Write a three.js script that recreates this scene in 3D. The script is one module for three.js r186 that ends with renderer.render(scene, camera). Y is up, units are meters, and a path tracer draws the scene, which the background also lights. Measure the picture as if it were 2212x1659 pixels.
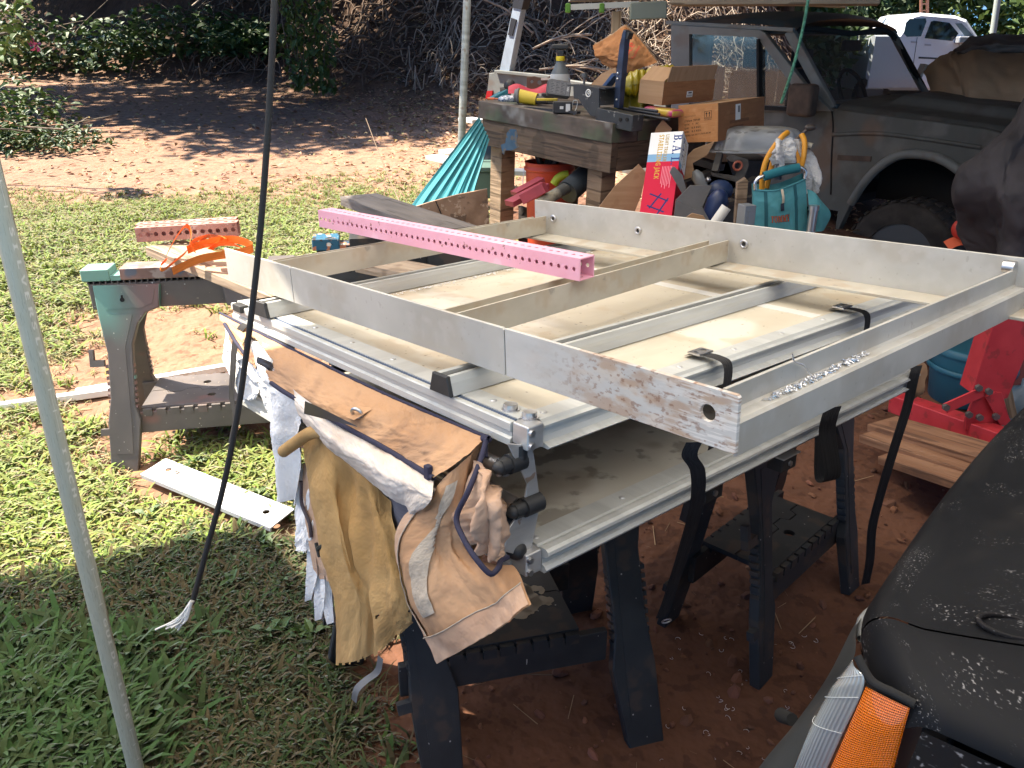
import * as THREE from 'three';
import { Sky } from 'three/addons/objects/Sky.js';
import { mergeGeometries, toCreasedNormals } from 'three/addons/utils/BufferGeometryUtils.js';
import { RoundedBoxGeometry } from 'three/addons/geometries/RoundedBoxGeometry.js';

// ---------- camera, sky, sun, exposure ----------
const scene = new THREE.Scene();
const camera = new THREE.PerspectiveCamera(50, 4 / 3, 0.05, 400);
camera.position.set(0, 1.58, 0);
camera.rotation.x = -22.5 * Math.PI / 180;
scene.add(camera);
const SUN = new THREE.Vector3(-0.72, 1.2, -0.13).normalize();
const sky = new Sky();
sky.name = 'sky'; sky.scale.setScalar(350); sky.userData.kind = 'structure';
sky.material.uniforms.sunPosition.value.copy(SUN);
sky.material.uniforms.turbidity.value = 9;
sky.material.uniforms.rayleigh.value = 0.45;
sky.material.uniforms.mieCoefficient.value = 0.004;
scene.add(sky);
scene.environmentIntensity = 0.1;
const sun = new THREE.DirectionalLight(0xfff1dc, 5);
sun.position.copy(SUN).multiplyScalar(40).add(new THREE.Vector3(0, 0, -5));
sun.target.position.set(0, 0, -5);
sun.castShadow = true; sun.shadow.mapSize.set(4096, 4096); sun.shadow.radius = 1.4;
Object.assign(sun.shadow.camera, { left: -22, right: 22, top: 22, bottom: -22, near: 1, far: 120 });
scene.add(sun, sun.target);
const renderer = new THREE.WebGLRenderer({ antialias: true });
renderer.toneMapping = THREE.LinearToneMapping;
renderer.toneMappingExposure = 3.6;
renderer.shadowMap.enabled = true;

// ---------- helpers ----------
const V3 = (x, y, z) => new THREE.Vector3(x, y, z);
let seed = 7;
const rnd = () => { seed = (seed * 1664525 + 1013904223) >>> 0; return seed / 4294967296; };
const rr = (a, b) => a + (b - a) * rnd();
const lerp = (a, b, t) => a + (b - a) * t, clamp = (x, a = 0, b = 1) => Math.min(b, Math.max(a, x));
const sstep = (a, b, x) => { const t = clamp((x - a) / (b - a)); return t * t * (3 - 2 * t); };
// measured sight lines: a point of the place is found from its bearing and a known height, distance or plane
const FL = 1780, TH = 22.5 * Math.PI / 180;
function bearing(px, py) {
  const a = (px - 1106) / FL, b = -(py - 829.5) / FL;
  return V3(a, b * Math.cos(TH) - Math.sin(TH), -b * Math.sin(TH) - Math.cos(TH));
}
const EYE = V3(0, 1.58, 0);
const Hh = (px, py, h) => { const r = bearing(px, py); return r.multiplyScalar((h - 1.58) / r.y).add(EYE); };   // known height
const Dz = (px, py, d) => { const r = bearing(px, py); return r.multiplyScalar(-d / r.z).add(EYE); };           // known distance
const onPlane = (px, py, o, n) => { const r = bearing(px, py); return r.multiplyScalar(o.clone().sub(EYE).dot(n) / r.dot(n)).add(EYE); };
// lattice noise, periodic
const hashN = (i, j, s) => { let h = (i * 374761393 + j * 668265263 + s * 1442695041) | 0; h = Math.imul(h ^ (h >>> 13), 1274126177); h ^= h >>> 16; return (h >>> 0) / 4294967296; };
function pn(x, y, per, s) {
  const i = Math.floor(x), j = Math.floor(y), f = x - i, g = y - j, u = f * f * (3 - 2 * f), v = g * g * (3 - 2 * g);
  const w = (a) => ((a % per) + per) % per;
  const a = hashN(w(i), w(j), s), b = hashN(w(i + 1), w(j), s), c = hashN(w(i), w(j + 1), s), d = hashN(w(i + 1), w(j + 1), s);
  return (a + (b - a) * u) * (1 - v) + (c + (d - c) * u) * v;
}
function fbm2(u, v, fu, fv, s, oct = 4) {
  let t = 0, a = 0.5, n = 0;
  for (let o = 0; o < oct; o++) {
    const pu = fu << o, pv = fv << o, x = u * pu, y = v * pv, i = Math.floor(x), j = Math.floor(y), f = x - i, g = y - j, uu = f * f * (3 - 2 * f), vv = g * g * (3 - 2 * g);
    const A = hashN(i % pu, j % pv, s + o), B = hashN((i + 1) % pu, j % pv, s + o), C = hashN(i % pu, (j + 1) % pv, s + o), D = hashN((i + 1) % pu, (j + 1) % pv, s + o);
    t += a * ((A + (B - A) * uu) * (1 - vv) + (C + (D - C) * uu) * vv); n += a; a *= 0.5;
  }
  return t / n;
}
const wn = (x, y, s = 0) => { let t = 0, a = 0.5, f = 1; for (let o = 0; o < 4; o++) { t += a * pn(x * f + 40.3, y * f + 71.7, 4096, s + o); a *= 0.5; f *= 2; } return t / 0.9375; };
const enc = (x) => { x = clamp(x); return Math.round(255 * (x <= 0.0031308 ? 12.92 * x : 1.055 * Math.pow(x, 1 / 2.4) - 0.055)); };
function dtex(w, h, fn, srgb = true) {
  const d = new Uint8Array(w * h * 4);
  for (let j = 0; j < h; j++) for (let i = 0; i < w; i++) {
    const c = fn((i + 0.5) / w, (j + 0.5) / h), k = (j * w + i) * 4;
    if (srgb) { d[k] = enc(c[0]); d[k + 1] = enc(c[1]); d[k + 2] = enc(c[2]); } else { d[k] = d[k + 1] = d[k + 2] = Math.round(255 * clamp(c)); }
    d[k + 3] = 255;
  }
  const t = new THREE.DataTexture(d, w, h);
  t.wrapS = t.wrapT = THREE.RepeatWrapping; t.magFilter = THREE.LinearFilter; t.minFilter = THREE.LinearMipmapLinearFilter; t.generateMipmaps = true;
  if (srgb) t.colorSpace = THREE.SRGBColorSpace;
  t.needsUpdate = true; return t;
}
const mix3 = (a, b, t) => [lerp(a[0], b[0], t), lerp(a[1], b[1], t), lerp(a[2], b[2], t)];
let ms = 11;
const plainMaps = {}, bumpMaps = {};
// a surface: base colours c..c2 mixed by noise (fu, fv cells over S metres), then stains {c, th, soft, fu, fv, k}
function surf({ c, c2 = c, fu = 6, fv = 6, S = 1, stains = [], rough = 0.8, metal = 0, bump = 0, bu, bv, size = 256, gain = 2, extra = {}, physical = false, scuff = 0 }) {
  const s0 = ms; ms += 37;
  const lum = (a) => 0.3 * a[0] + 0.5 * a[1] + 0.2 * a[2], ratio = Math.round(Math.min(1, lum(c) / lum(c2)) * 5) / 5, plain = !stains.length && gain <= 2, key = [fu, fv, ratio].join();
  let map, tint = null;
  if (plain) { tint = c2; map = (plainMaps[key] ??= dtex(256, 256, (u, v) => { const t = lerp(ratio, 1, clamp((fbm2(u, v, fu, fv, s0, 5) - 0.5) * gain + 0.5)); return [t, t, t]; })).clone(); }
  else map = dtex(size, size, (u, v) => {
    let t = clamp((fbm2(u, v, fu, fv, s0, 5) - 0.5) * gain + 0.5), col = mix3(c, c2, t);
    stains.forEach((k, i) => {
      const m = fbm2(u, v, k.fu || 5, k.fv || k.fu || 5, s0 + 100 + i * 13, k.oct || 4);
      col = mix3(col, k.c, (k.k ?? 1) * sstep(k.th, k.th + (k.soft ?? 0.06), m));
    });
    if (scuff) col = mix3(col, [0.26, 0.25, 0.25], 0.8 * sstep(0.66, 0.84, fbm2(u, v, 150, 280, s0 + 70, 3)) * sstep(0.54, 0.70, fbm2(u, v, 6, 12, s0 + 71, 5)));
    return col;
  });
  map.repeat.set(1 / S, 1 / S);
  const o = { map, roughness: rough, metalness: metal, side: THREE.DoubleSide, ...extra };
  if (bump) { const B = [bu || fu * 2, bv || fv * 2], b = (bumpMaps[B.join()] ??= dtex(256, 256, (u, v) => fbm2(u, v, B[0], B[1], s0 + 7, 4), false)).clone(); b.repeat.copy(map.repeat); o.bumpMap = b; o.bumpScale = bump; }
  const mt = physical ? new THREE.MeshPhysicalMaterial(o) : new THREE.MeshStandardMaterial(o); if (tint) mt.color.setRGB(...tint); return mt;
}
const flat = (r, g, b, rough = 0.6, metal = 0, extra = {}) => { const m = new (extra.transmission || extra.clearcoat || extra.sheen ? THREE.MeshPhysicalMaterial : THREE.MeshStandardMaterial)({ roughness: rough, metalness: metal, side: THREE.DoubleSide, ...extra }); m.color.setRGB(r, g, b); return m; };
function canvasTex(w, h, draw) { const cv = document.createElement('canvas'); cv.width = w; cv.height = h; draw(cv.getContext('2d'), w, h); const t = new THREE.CanvasTexture(cv); t.colorSpace = THREE.SRGBColorSpace; return t; }

// geometry
function buv(g) {
  if (g.userData.uv) return g;
  const q = g.index ? g.toNonIndexed() : g, p = q.attributes.position, uv = new Float32Array(p.count * 2);
  const a = V3(), b = V3(), c = V3();
  for (let i = 0; i < p.count; i += 3) {
    a.fromBufferAttribute(p, i); b.fromBufferAttribute(p, i + 1); c.fromBufferAttribute(p, i + 2);
    const n = b.clone().sub(a).cross(c.clone().sub(a)), ax = Math.abs(n.x), ay = Math.abs(n.y), az = Math.abs(n.z);
    [a, b, c].forEach((w, k) => {
      let u, v;
      if (ay >= ax && ay >= az) { u = w.x; v = w.z; } else if (az >= ax) { u = w.x; v = w.y; } else { u = w.z; v = w.y; }
      uv[(i + k) * 2] = u; uv[(i + k) * 2 + 1] = v;
    });
  }
  q.setAttribute('uv', new THREE.BufferAttribute(uv, 2));
  for (const k of Object.keys(q.attributes)) if (!['position', 'normal', 'uv'].includes(k)) q.deleteAttribute(k);
  if (!q.attributes.normal) q.computeVertexNormals();
  q.userData.uv = 1; return q;
}
const keep = (g, f) => { f(g); g.userData.uv = 1; return g; };
function merge(list) { const l = list.map((g) => { const q = buv(g); return q.index ? keep(q.toNonIndexed(), () => {}) : q; }); const m = mergeGeometries(l); m.userData.uv = 1; return m; }
function box(w, h, d, r = 0) { return buv(r > 0 ? new RoundedBoxGeometry(w, h, d, 1, Math.min(r, w / 2.01, h / 2.01, d / 2.01)) : new THREE.BoxGeometry(w, h, d)); }
const boxAt = (x0, x1, y0, y1, z0, z1, r = 0) => { const g = box(x1 - x0, y1 - y0, z1 - z0, r); const ou = rnd() * 3; const uv = g.attributes.uv; for (let i = 0; i < uv.count; i++) uv.setXY(i, uv.getX(i) + ou, uv.getY(i) + ou * 1.7); g.translate((x0 + x1) / 2, (y0 + y1) / 2, (z0 + z1) / 2); return g; };
function basisM(o, X, up = V3(0, 1, 0)) { const x = X.clone().normalize(), z = x.clone().cross(up).normalize(), y = z.clone().cross(x); return new THREE.Matrix4().makeBasis(x, y, z).setPosition(o); }
const frameM = (o, x, y) => { x = x.clone().normalize(); const z = x.clone().cross(y).normalize(); y = z.clone().cross(x); return new THREE.Matrix4().makeBasis(x, y, z).setPosition(o); };
function beam(a, b, w, h, o = {}) {   // box along a..b: w sideways, h upwards
  const L = a.distanceTo(b), g = o.taper ? taperBox(L, h, w, o.taper) : box(L, h, w, o.r || 0);
  const ou = rnd() * 3, uv = g.attributes.uv; for (let i = 0; i < uv.count; i++) uv.setXY(i, uv.getX(i) + ou, uv.getY(i) + ou);
  if (o.roll) g.rotateX(o.roll);
  return g.applyMatrix4(basisM(a.clone().add(b).multiplyScalar(0.5), b.clone().sub(a), o.up || (Math.abs(b.clone().sub(a).normalize().y) > 0.9 ? V3(0, 0, -1) : V3(0, 1, 0))));
}
function taperBox(L, h, w, k) { const g = new THREE.BoxGeometry(L, h, w), p = g.attributes.position; for (let i = 0; i < p.count; i++) if (p.getX(i) > 0) { p.setY(i, p.getY(i) * k); p.setZ(i, p.getZ(i) * k); } g.computeVertexNormals(); return buv(g); }
function prism(pts, depth, o = {}) {   // outline in x, y; thickness along +z
  const s = new THREE.Shape(pts.map((p) => new THREE.Vector2(p[0], p[1])));
  for (const h of o.holes || []) s.holes.push(h.length === 3 && !Array.isArray(h[0]) ? new THREE.Path().absarc(h[0], h[1], h[2], 0, Math.PI * 2, true) : new THREE.Path(h.map((p) => new THREE.Vector2(p[0], p[1]))));
  const b = o.bevel || 0;
  return buv(new THREE.ExtrudeGeometry(s, { depth: depth - 2 * b, bevelEnabled: b > 0, bevelSize: b, bevelThickness: b, bevelOffset: -b, bevelSegments: 1, curveSegments: o.seg || 8 }).translate(0, 0, b));
}
function tube(pts, r, seg = 0, rad = 8, closed = false) { return buv(new THREE.TubeGeometry(new THREE.CatmullRomCurve3(pts, closed), seg || pts.length * 5, r, rad, closed)); }
function rod(a, b, r, r2 = r, rad = 10) { const d = b.clone().sub(a); return buv(new THREE.CylinderGeometry(r2, r, a.distanceTo(b), rad).rotateZ(-Math.PI / 2)).applyMatrix4(basisM(a.clone().add(b).multiplyScalar(0.5), d, Math.abs(d.clone().normalize().y) > 0.9 ? V3(0, 0, -1) : V3(0, 1, 0))); }
function cyl(r, h, rad = 12, r2 = r) { return buv(new THREE.CylinderGeometry(r2, r, h, rad)); }
function lathe(pr, seg = 20) { return buv(new THREE.LatheGeometry(pr.map((p) => new THREE.Vector2(p[0], p[1])), seg)); }
const ball = (r, x, y, z, sx = 1, sy = 1, sz = 1, d = 2) => buv(new THREE.IcosahedronGeometry(r, d).scale(sx, sy, sz).translate(x, y, z));
// a smooth sheet through a grid of control points (rows x columns)
function cr(a, b, c, d, t) { return 0.5 * (2 * b + (c - a) * t + (2 * a - 5 * b + 4 * c - d) * t * t + (3 * b - a - 3 * c + d) * t * t * t); }
function crv(l, t) { const n = l.length - 1, x = clamp(t) * n, i = Math.min(n - 1, Math.floor(x)), f = x - i, g = (k) => l[clamp(k, 0, n)]; const a = i > 0 ? g(i - 1) : g(0).clone().multiplyScalar(2).sub(g(1)), d = i < n - 1 ? g(i + 2) : g(n).clone().multiplyScalar(2).sub(g(n - 1)); return V3(cr(a.x, g(i).x, g(i + 1).x, d.x, f), cr(a.y, g(i).y, g(i + 1).y, d.y, f), cr(a.z, g(i).z, g(i + 1).z, d.z, f)); }
const rowsFn = (rows) => (u, v) => crv(rows.map((r) => crv(r, u)), v);
const dispFn = (f, disp) => (u, v) => { const e = 0.004, n = f(Math.min(1, u + e), v).sub(f(Math.max(0, u - e), v)).cross(f(u, Math.min(1, v + e)).sub(f(u, Math.max(0, v - e)))).normalize(); return f(u, v).addScaledVector(n, disp(u, v)); };
function sheetFn(f, nu, nv, cut) {
  const out = [], idx = [], uv = [], at = (i, j) => V3(out[(j * (nu + 1) + i) * 3], out[(j * (nu + 1) + i) * 3 + 1], out[(j * (nu + 1) + i) * 3 + 2]);
  for (let j = 0; j <= nv; j++) for (let i = 0; i <= nu; i++) { const p = f(i / nu, j / nv); out.push(p.x, p.y, p.z); }
  let lu0 = 0, lv0 = 0; for (let i = 1; i <= nu; i++) lu0 += at(i, nv >> 1).distanceTo(at(i - 1, nv >> 1)); for (let j = 1; j <= nv; j++) lv0 += at(nu >> 1, j).distanceTo(at(nu >> 1, j - 1));
  for (let j = 0; j <= nv; j++) for (let i = 0; i <= nu; i++) uv.push(i / nu * lu0, j / nv * lv0);
  for (let j = 0; j < nv; j++) for (let i = 0; i < nu; i++) { if (cut && cut((i + 0.5) / nu, (j + 0.5) / nv)) continue; const a = j * (nu + 1) + i, b = a + 1, c = a + nu + 1, d = c + 1; idx.push(a, c, b, b, c, d); }
  const g = new THREE.BufferGeometry(); g.setAttribute('position', new THREE.Float32BufferAttribute(out, 3)); g.setAttribute('uv', new THREE.Float32BufferAttribute(uv, 2)); g.setIndex(idx); g.computeVertexNormals(); g.userData.uv = 1; return g;
}
const sheet = (rows, nu, nv, o = {}) => sheetFn(o.disp ? dispFn(rowsFn(rows), o.disp) : rowsFn(rows), nu, nv, o.cut);
const inPoly = (p, x, y) => { let c = false; for (let i = 0, j = p.length - 1; i < p.length; j = i++) if ((p[i][1] > y) !== (p[j][1] > y) && x < (p[j][0] - p[i][0]) * (y - p[i][1]) / (p[j][1] - p[i][1]) + p[i][0]) c = !c; return c; };
const ribbon = (pts, w, side, n = 0) => { const s = side.clone().normalize().multiplyScalar(w / 2); return sheet([pts.map((p) => p.clone().sub(s)), pts.map((p) => p.clone().add(s))], n || pts.length * 5, 1); };

// objects
const taken = {};
const numbered = (n) => { const k = taken[n] = (taken[n] ?? -1) + 1; return k ? n + '_' + String(k).padStart(3, '0') : n; };
function tag(o, label, category, group) { o.userData.label = label; o.userData.category = category; if (group) o.userData.group = group; return o; }
function thing(name, label, category, base = V3(0, 0, 0), group, matrix) {
  const o = new THREE.Group(); o.name = numbered(name); scene.add(o); tag(o, label, category, group);
  if (matrix) { matrix.decompose(o.position, o.quaternion, o.scale); o.off = V3(0, 0, 0); } else { o.position.copy(base); o.off = base.clone().negate(); }
  return o;
}
function part(t, name, geo, mat, label) {
  const g = buv(geo); if (t.off && t.off.lengthSq() > 0) g.translate(t.off.x, t.off.y, t.off.z);
  const m = new THREE.Mesh(g, mat); m.name = name; m.castShadow = m.receiveShadow = true; m.off = t.off; if (label) m.userData.label = label; t.add(m); return m;
}
const joined = (m) => { m.userData.kind = 'stuff'; return m; };   // small repeated pieces kept as one part
function solo(name, label, category, geo, mat, base, group) {   // a thing that is one mesh, geometry in place
  const g = buv(geo), b = base || V3(0, 0, 0); g.translate(-b.x, -b.y, -b.z);
  const m = new THREE.Mesh(g, mat); m.name = numbered(name); m.position.copy(b); m.castShadow = m.receiveShadow = true; tag(m, label, category, group); scene.add(m); m.off = b.clone().negate(); return m;
}
function struct(name, geo, mat) { const m = new THREE.Mesh(geo, mat); m.name = name; m.userData.kind = 'structure'; m.castShadow = m.receiveShadow = true; scene.add(m); return m; }
function stuff(name, label, category, geo, mat, mats, cols) {
  const m = new THREE.InstancedMesh(geo, mat, mats.length); mats.forEach((x, i) => m.setMatrixAt(i, x)); if (cols) cols.forEach((c, i) => m.setColorAt(i, c));
  m.name = numbered(name); m.userData.kind = 'stuff'; tag(m, label, category); m.castShadow = m.receiveShadow = true; scene.add(m); return m;
}
// ---------- the setting ----------
const softplus = (x) => Math.log(1 + Math.exp(x * 3)) / 3;
function toe(x) { return x < -0.5 ? 11.6 + 0.45 * (-0.5 - x) : 11.6 + 0.25 * (x + 0.5); }
function gnd(x, z) {
  const d = -z; let y = 0.085 * softplus(d - 1.8) * (1 - 0.92 * sstep(1.6, 4.5, x - 0.1 * (d - 4)));
  const b = d - toe(x); if (b > -1.5) { const f = 1 - sstep(3.2, 6.5, x); y += f * (3.6 * sstep(-0.6, 5.5, b) + 0.5 * Math.max(0, b - 3)) * (0.9 + 0.35 * wn(x * 0.5, z * 0.5, 3)) + f * sstep(-0.5, 1.5, b) * 0.55 * (wn(x * 1.3, z * 1.3, 9) - 0.5); }
  return y + 0.03 * (wn(x * 1.7, z * 1.7, 5) - 0.5) * Math.min(1, 0.35 + d * 0.15);
}
const micro = (x, z) => 0.012 * (wn(x * 9, z * 9, 21) - 0.5) + 0.006 * (wn(x * 31, z * 31, 22) - 0.5);
const onGround = (px, py) => { const r = bearing(px, py); let t = 0.3; for (let i = 0; i < 4000; i++) { const q = r.clone().multiplyScalar(t).add(EYE); if (q.y <= gnd(q.x, q.z)) return q; t += 0.004 + t * 0.001; } return r.multiplyScalar(20).add(EYE); };
const onG = (x, z, dy = 0) => V3(x, gnd(x, z) + dy, z);
const grassy = (x, z) => {   // 0 bare .. 1 grass
  const d = -z; let edge = d < 2.5 ? lerp(-0.42, -0.62, sstep(1.3, 2.5, d)) : lerp(-0.62, -0.1, sstep(2.5, 4.2, d));
  let m = sstep(0.16, -0.12, x - edge + 0.5 * (wn(x * 3, z * 3, 31) - 0.5));
  m *= sstep(7.6, 5.2, d + 1.3 * (wn(x * 1.2, z * 1.2, 33) - 0.5) + 0.10 * Math.max(0, -x - 1.5));
  const bare = wn(x * 1.5 + 3, z * 1.5, 35); m *= 1 - 0.95 * sstep(0.44, 0.58, bare) * sstep(-2.3, -3.0, z) * sstep(-5.0, -4.2, z);
  m *= 1 - 0.95 * Math.exp(-(((x + 1.75) / 0.55) ** 2 + ((z + 3.9) / 0.5) ** 2)) ;
  const lie = (ax, az, bx, bz, w) => { const dx = bx - ax, dz = bz - az, t = clamp(((x - ax) * dx + (z - az) * dz) / (dx * dx + dz * dz)), q = Math.hypot(x - ax - dx * t, z - az - dz * t); return sstep(w, w + 0.03, q); };
  m *= lie(-1.36, -2.74, -0.76, -2.36, 0.075) * lie(-2.6, -3.2, -1.75, -3.45, 0.05) * lie(-1.9, -3.5, -1.35, -3.75, 0.05);
  return m;
};
{
  const N = 300, pos = [], col = [], idx = [], uv = [];
  const ax = (t) => { const s = t * 2 - 1; return 5 * Math.sinh(s * 3.4) / Math.sinh(1) * 0.42 * 1.9 - 0.4; }, az = (t) => 1.2 - (Math.exp(t * 4.2) - 1) * 2.0;
  for (let j = 0; j <= N; j++) for (let i = 0; i <= N; i++) {
    const x = ax(i / N), z = az(j / N), y = gnd(x, z) + micro(x, z) * sstep(9, 4, -z);
    pos.push(x, y, z); uv.push(x, z);
    const d = -z, gm = grassy(x, z), dr = sstep(5.6, 7.2, d - 0.15 * (x + 2)) * sstep(2.2, 1.0, x + 0.2 * (wn(x, z, 2) - 0.5) - 0.12 * (d - 6)), bk = sstep(-1.0, 0.8, d - toe(x) + 1.5 * (wn(x * 2, z * 2, 61) - 0.5));
    let c = [0.125, 0.053, 0.028];
    c = mix3(c, [0.25, 0.14, 0.085], sstep(-0.35, -0.8, x) * sstep(-2.0, -2.5, z)); c = mix3(c, [0.17, 0.11, 0.055], gm * 0.6); c = mix3(c, [0.30, 0.18, 0.12], dr); c = mix3(c, [0.085, 0.048, 0.03], bk);
    const v = 0.82 + 0.36 * wn(x * 0.9, z * 0.9, 71); col.push(c[0] * v, c[1] * v, c[2] * v);
  }
  for (let j = 0; j < N; j++) for (let i = 0; i < N; i++) { const a = j * (N + 1) + i; idx.push(a, a + 1, a + N + 1, a + 1, a + N + 2, a + N + 1); }
  const g = new THREE.BufferGeometry(); g.setAttribute('position', new THREE.Float32BufferAttribute(pos, 3)); g.setAttribute('uv', new THREE.Float32BufferAttribute(uv, 2)); g.setAttribute('color', new THREE.Float32BufferAttribute(col, 3)); g.setIndex(idx); g.computeVertexNormals();
  const dirt = surf({ c: [0.8, 0.78, 0.74], c2: [1, 0.98, 0.95], fu: 12, fv: 12, S: 0.9, size: 512, stains: [{ c: [1, 0.97, 0.9], th: 0.62, soft: 0.05, fu: 60, k: 0.55 }, { c: [0.52, 0.46, 0.42], th: 0.60, soft: 0.08, fu: 24, k: 0.7 }], rough: 0.95, bump: 0.012, bu: 30, bv: 30 });
  dirt.vertexColors = true;
  struct('ground', g, dirt);
}
// leaf shapes
const pushTri = (P, C, a, b, c, col) => { for (const q of [a, b, c]) { P.push(q.x, q.y, q.z); if (C) C.push(...col); } };
function leafGeo(L, w, bend, fold = 0.25) {   // a single pointed leaf along +x, six triangles
  const P = [], m = [V3(0, 0, 0), V3(L * 0.35, bend * 0.6, 0), V3(L * 0.7, bend * 0.7, 0), V3(L, 0, 0)], e = (s) => [V3(L * 0.35, bend * 0.6 + w * fold, s * w / 2), V3(L * 0.7, bend * 0.7 + w * fold * 0.8, s * w * 0.38)];
  for (const s of [-1, 1]) { const [a, b] = e(s); pushTri(P, null, m[0], m[1], a); pushTri(P, null, m[1], m[2], a); pushTri(P, null, a, m[2], b); pushTri(P, null, m[2], m[3], b); }
  const g = new THREE.BufferGeometry(); g.setAttribute('position', new THREE.Float32BufferAttribute(P, 3)); g.computeVertexNormals(); return g;
}
function tuft(n, L, w, lean, cols) {   // a tuft of blades
  const P = [], C = [];
  for (let k = 0; k < n; k++) {
    const a = rnd() * 6.283, l = L * rr(0.5, 1.1), ww = w * rr(0.7, 1.2), ln = lean * rr(0.5, 1.3), o = V3(rr(-1, 1) * 0.03, 0, rr(-1, 1) * 0.03), dx = Math.cos(a), dz = Math.sin(a), s = V3(-dz, 0, dx);
    const pt = (t) => o.clone().add(V3(dx * l * ln * t * (0.4 + 0.6 * t), l * t * (1 - 0.5 * ln * t * t * 0.9), dz * l * ln * t * (0.4 + 0.6 * t)));
    const col = cols[Math.floor(rnd() * cols.length)].map((x) => x * rr(0.8, 1.2));
    let p0 = pt(0), w0 = ww * 0.5;
    for (const [t, f] of [[0.45, 0.55], [0.8, 0.36], [1, 0]]) {
      const p1 = pt(t), w1 = ww * f, A = p0.clone().addScaledVector(s, w0), B = p0.clone().addScaledVector(s, -w0), Cc = p1.clone().addScaledVector(s, w1), D = p1.clone().addScaledVector(s, -w1);
      pushTri(P, C, A, B, Cc, col); if (f) pushTri(P, C, B, D, Cc, col); p0 = p1; w0 = w1;
    }
  }
  const g = new THREE.BufferGeometry(); g.setAttribute('position', new THREE.Float32BufferAttribute(P, 3)); g.setAttribute('color', new THREE.Float32BufferAttribute(C, 3)); g.computeVertexNormals(); return g;
}
const grassM = new THREE.MeshPhysicalMaterial({ vertexColors: true, roughness: 1, side: THREE.DoubleSide, transmission: 0.3, thickness: 0 });
const dryCols = [[0.40, 0.32, 0.16], [0.32, 0.27, 0.12], [0.24, 0.23, 0.08]], greenCols = [[0.16, 0.21, 0.025], [0.22, 0.26, 0.04], [0.30, 0.31, 0.075], [0.11, 0.165, 0.02]];
const mtx = (p, s, ry, rx = 0, rz = 0, sy = s) => new THREE.Matrix4().compose(p, new THREE.Quaternion().setFromEuler(new THREE.Euler(rx, ry, rz, 'YXZ')), V3(s, sy, s));
{
  const shadeGreens = [[0.045, 0.085, 0.014], [0.06, 0.10, 0.018], [0.08, 0.115, 0.024], [0.04, 0.07, 0.014]], brown = [[0.17, 0.12, 0.065], [0.11, 0.08, 0.04], [0.09, 0.095, 0.03]];  // canopy shade put into the colours: darker greens and browns for the near grass
  const kinds = [tuft(8, 0.075, 0.010, 0.9, [...greenCols, dryCols[2]]), tuft(9, 0.06, 0.006, 1.25, [...dryCols, greenCols[2], greenCols[1]]), tuft(7, 0.12, 0.013, 0.75, shadeGreens), tuft(9, 0.05, 0.005, 1.3, [dryCols[0], dryCols[1], [0.2, 0.15, 0.08]]), tuft(8, 0.07, 0.0095, 1.0, [...shadeGreens, brown[2]]), tuft(9, 0.06, 0.004, 1.4, [...brown, shadeGreens[2]])];
  const L = kinds.map(() => []);
  for (let k = 0; k < 190000; k++) {
    const t = rnd(), z = -1.0 - 7.4 * Math.pow(t, 1.12), sp = 0.9 + -z * 0.85, x = rr(-sp, Math.min(0.5, sp)); const m = grassy(x, z);
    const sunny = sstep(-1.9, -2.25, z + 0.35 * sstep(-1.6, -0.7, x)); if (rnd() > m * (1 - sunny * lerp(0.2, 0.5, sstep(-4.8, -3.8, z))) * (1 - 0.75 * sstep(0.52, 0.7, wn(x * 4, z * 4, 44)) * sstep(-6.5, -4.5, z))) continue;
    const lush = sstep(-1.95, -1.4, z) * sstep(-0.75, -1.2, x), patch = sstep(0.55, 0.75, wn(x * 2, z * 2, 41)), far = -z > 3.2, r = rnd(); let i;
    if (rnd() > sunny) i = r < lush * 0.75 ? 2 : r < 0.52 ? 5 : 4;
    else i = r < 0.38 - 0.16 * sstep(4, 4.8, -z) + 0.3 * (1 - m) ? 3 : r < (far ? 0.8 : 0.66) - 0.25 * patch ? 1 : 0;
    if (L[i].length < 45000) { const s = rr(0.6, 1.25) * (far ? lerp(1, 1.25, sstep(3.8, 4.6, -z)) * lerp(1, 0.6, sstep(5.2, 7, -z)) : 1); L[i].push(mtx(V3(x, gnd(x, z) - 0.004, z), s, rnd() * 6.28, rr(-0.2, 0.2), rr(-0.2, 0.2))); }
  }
  L.forEach((l, i) => l.length && stuff('lawn_grass', ['broad green lawn grass in the sunny yard', 'yellowing fine lawn grass in the sun', 'tall lush grass by the near pole, greens darkened for shade', 'dry straw thatch between the sunny grass', 'green lawn grass darkened for the shade under the canopy edge', 'brown withered thatch in the near grass, darkened for shade'][i], 'grass', kinds[i], grassM, l));
}
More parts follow.
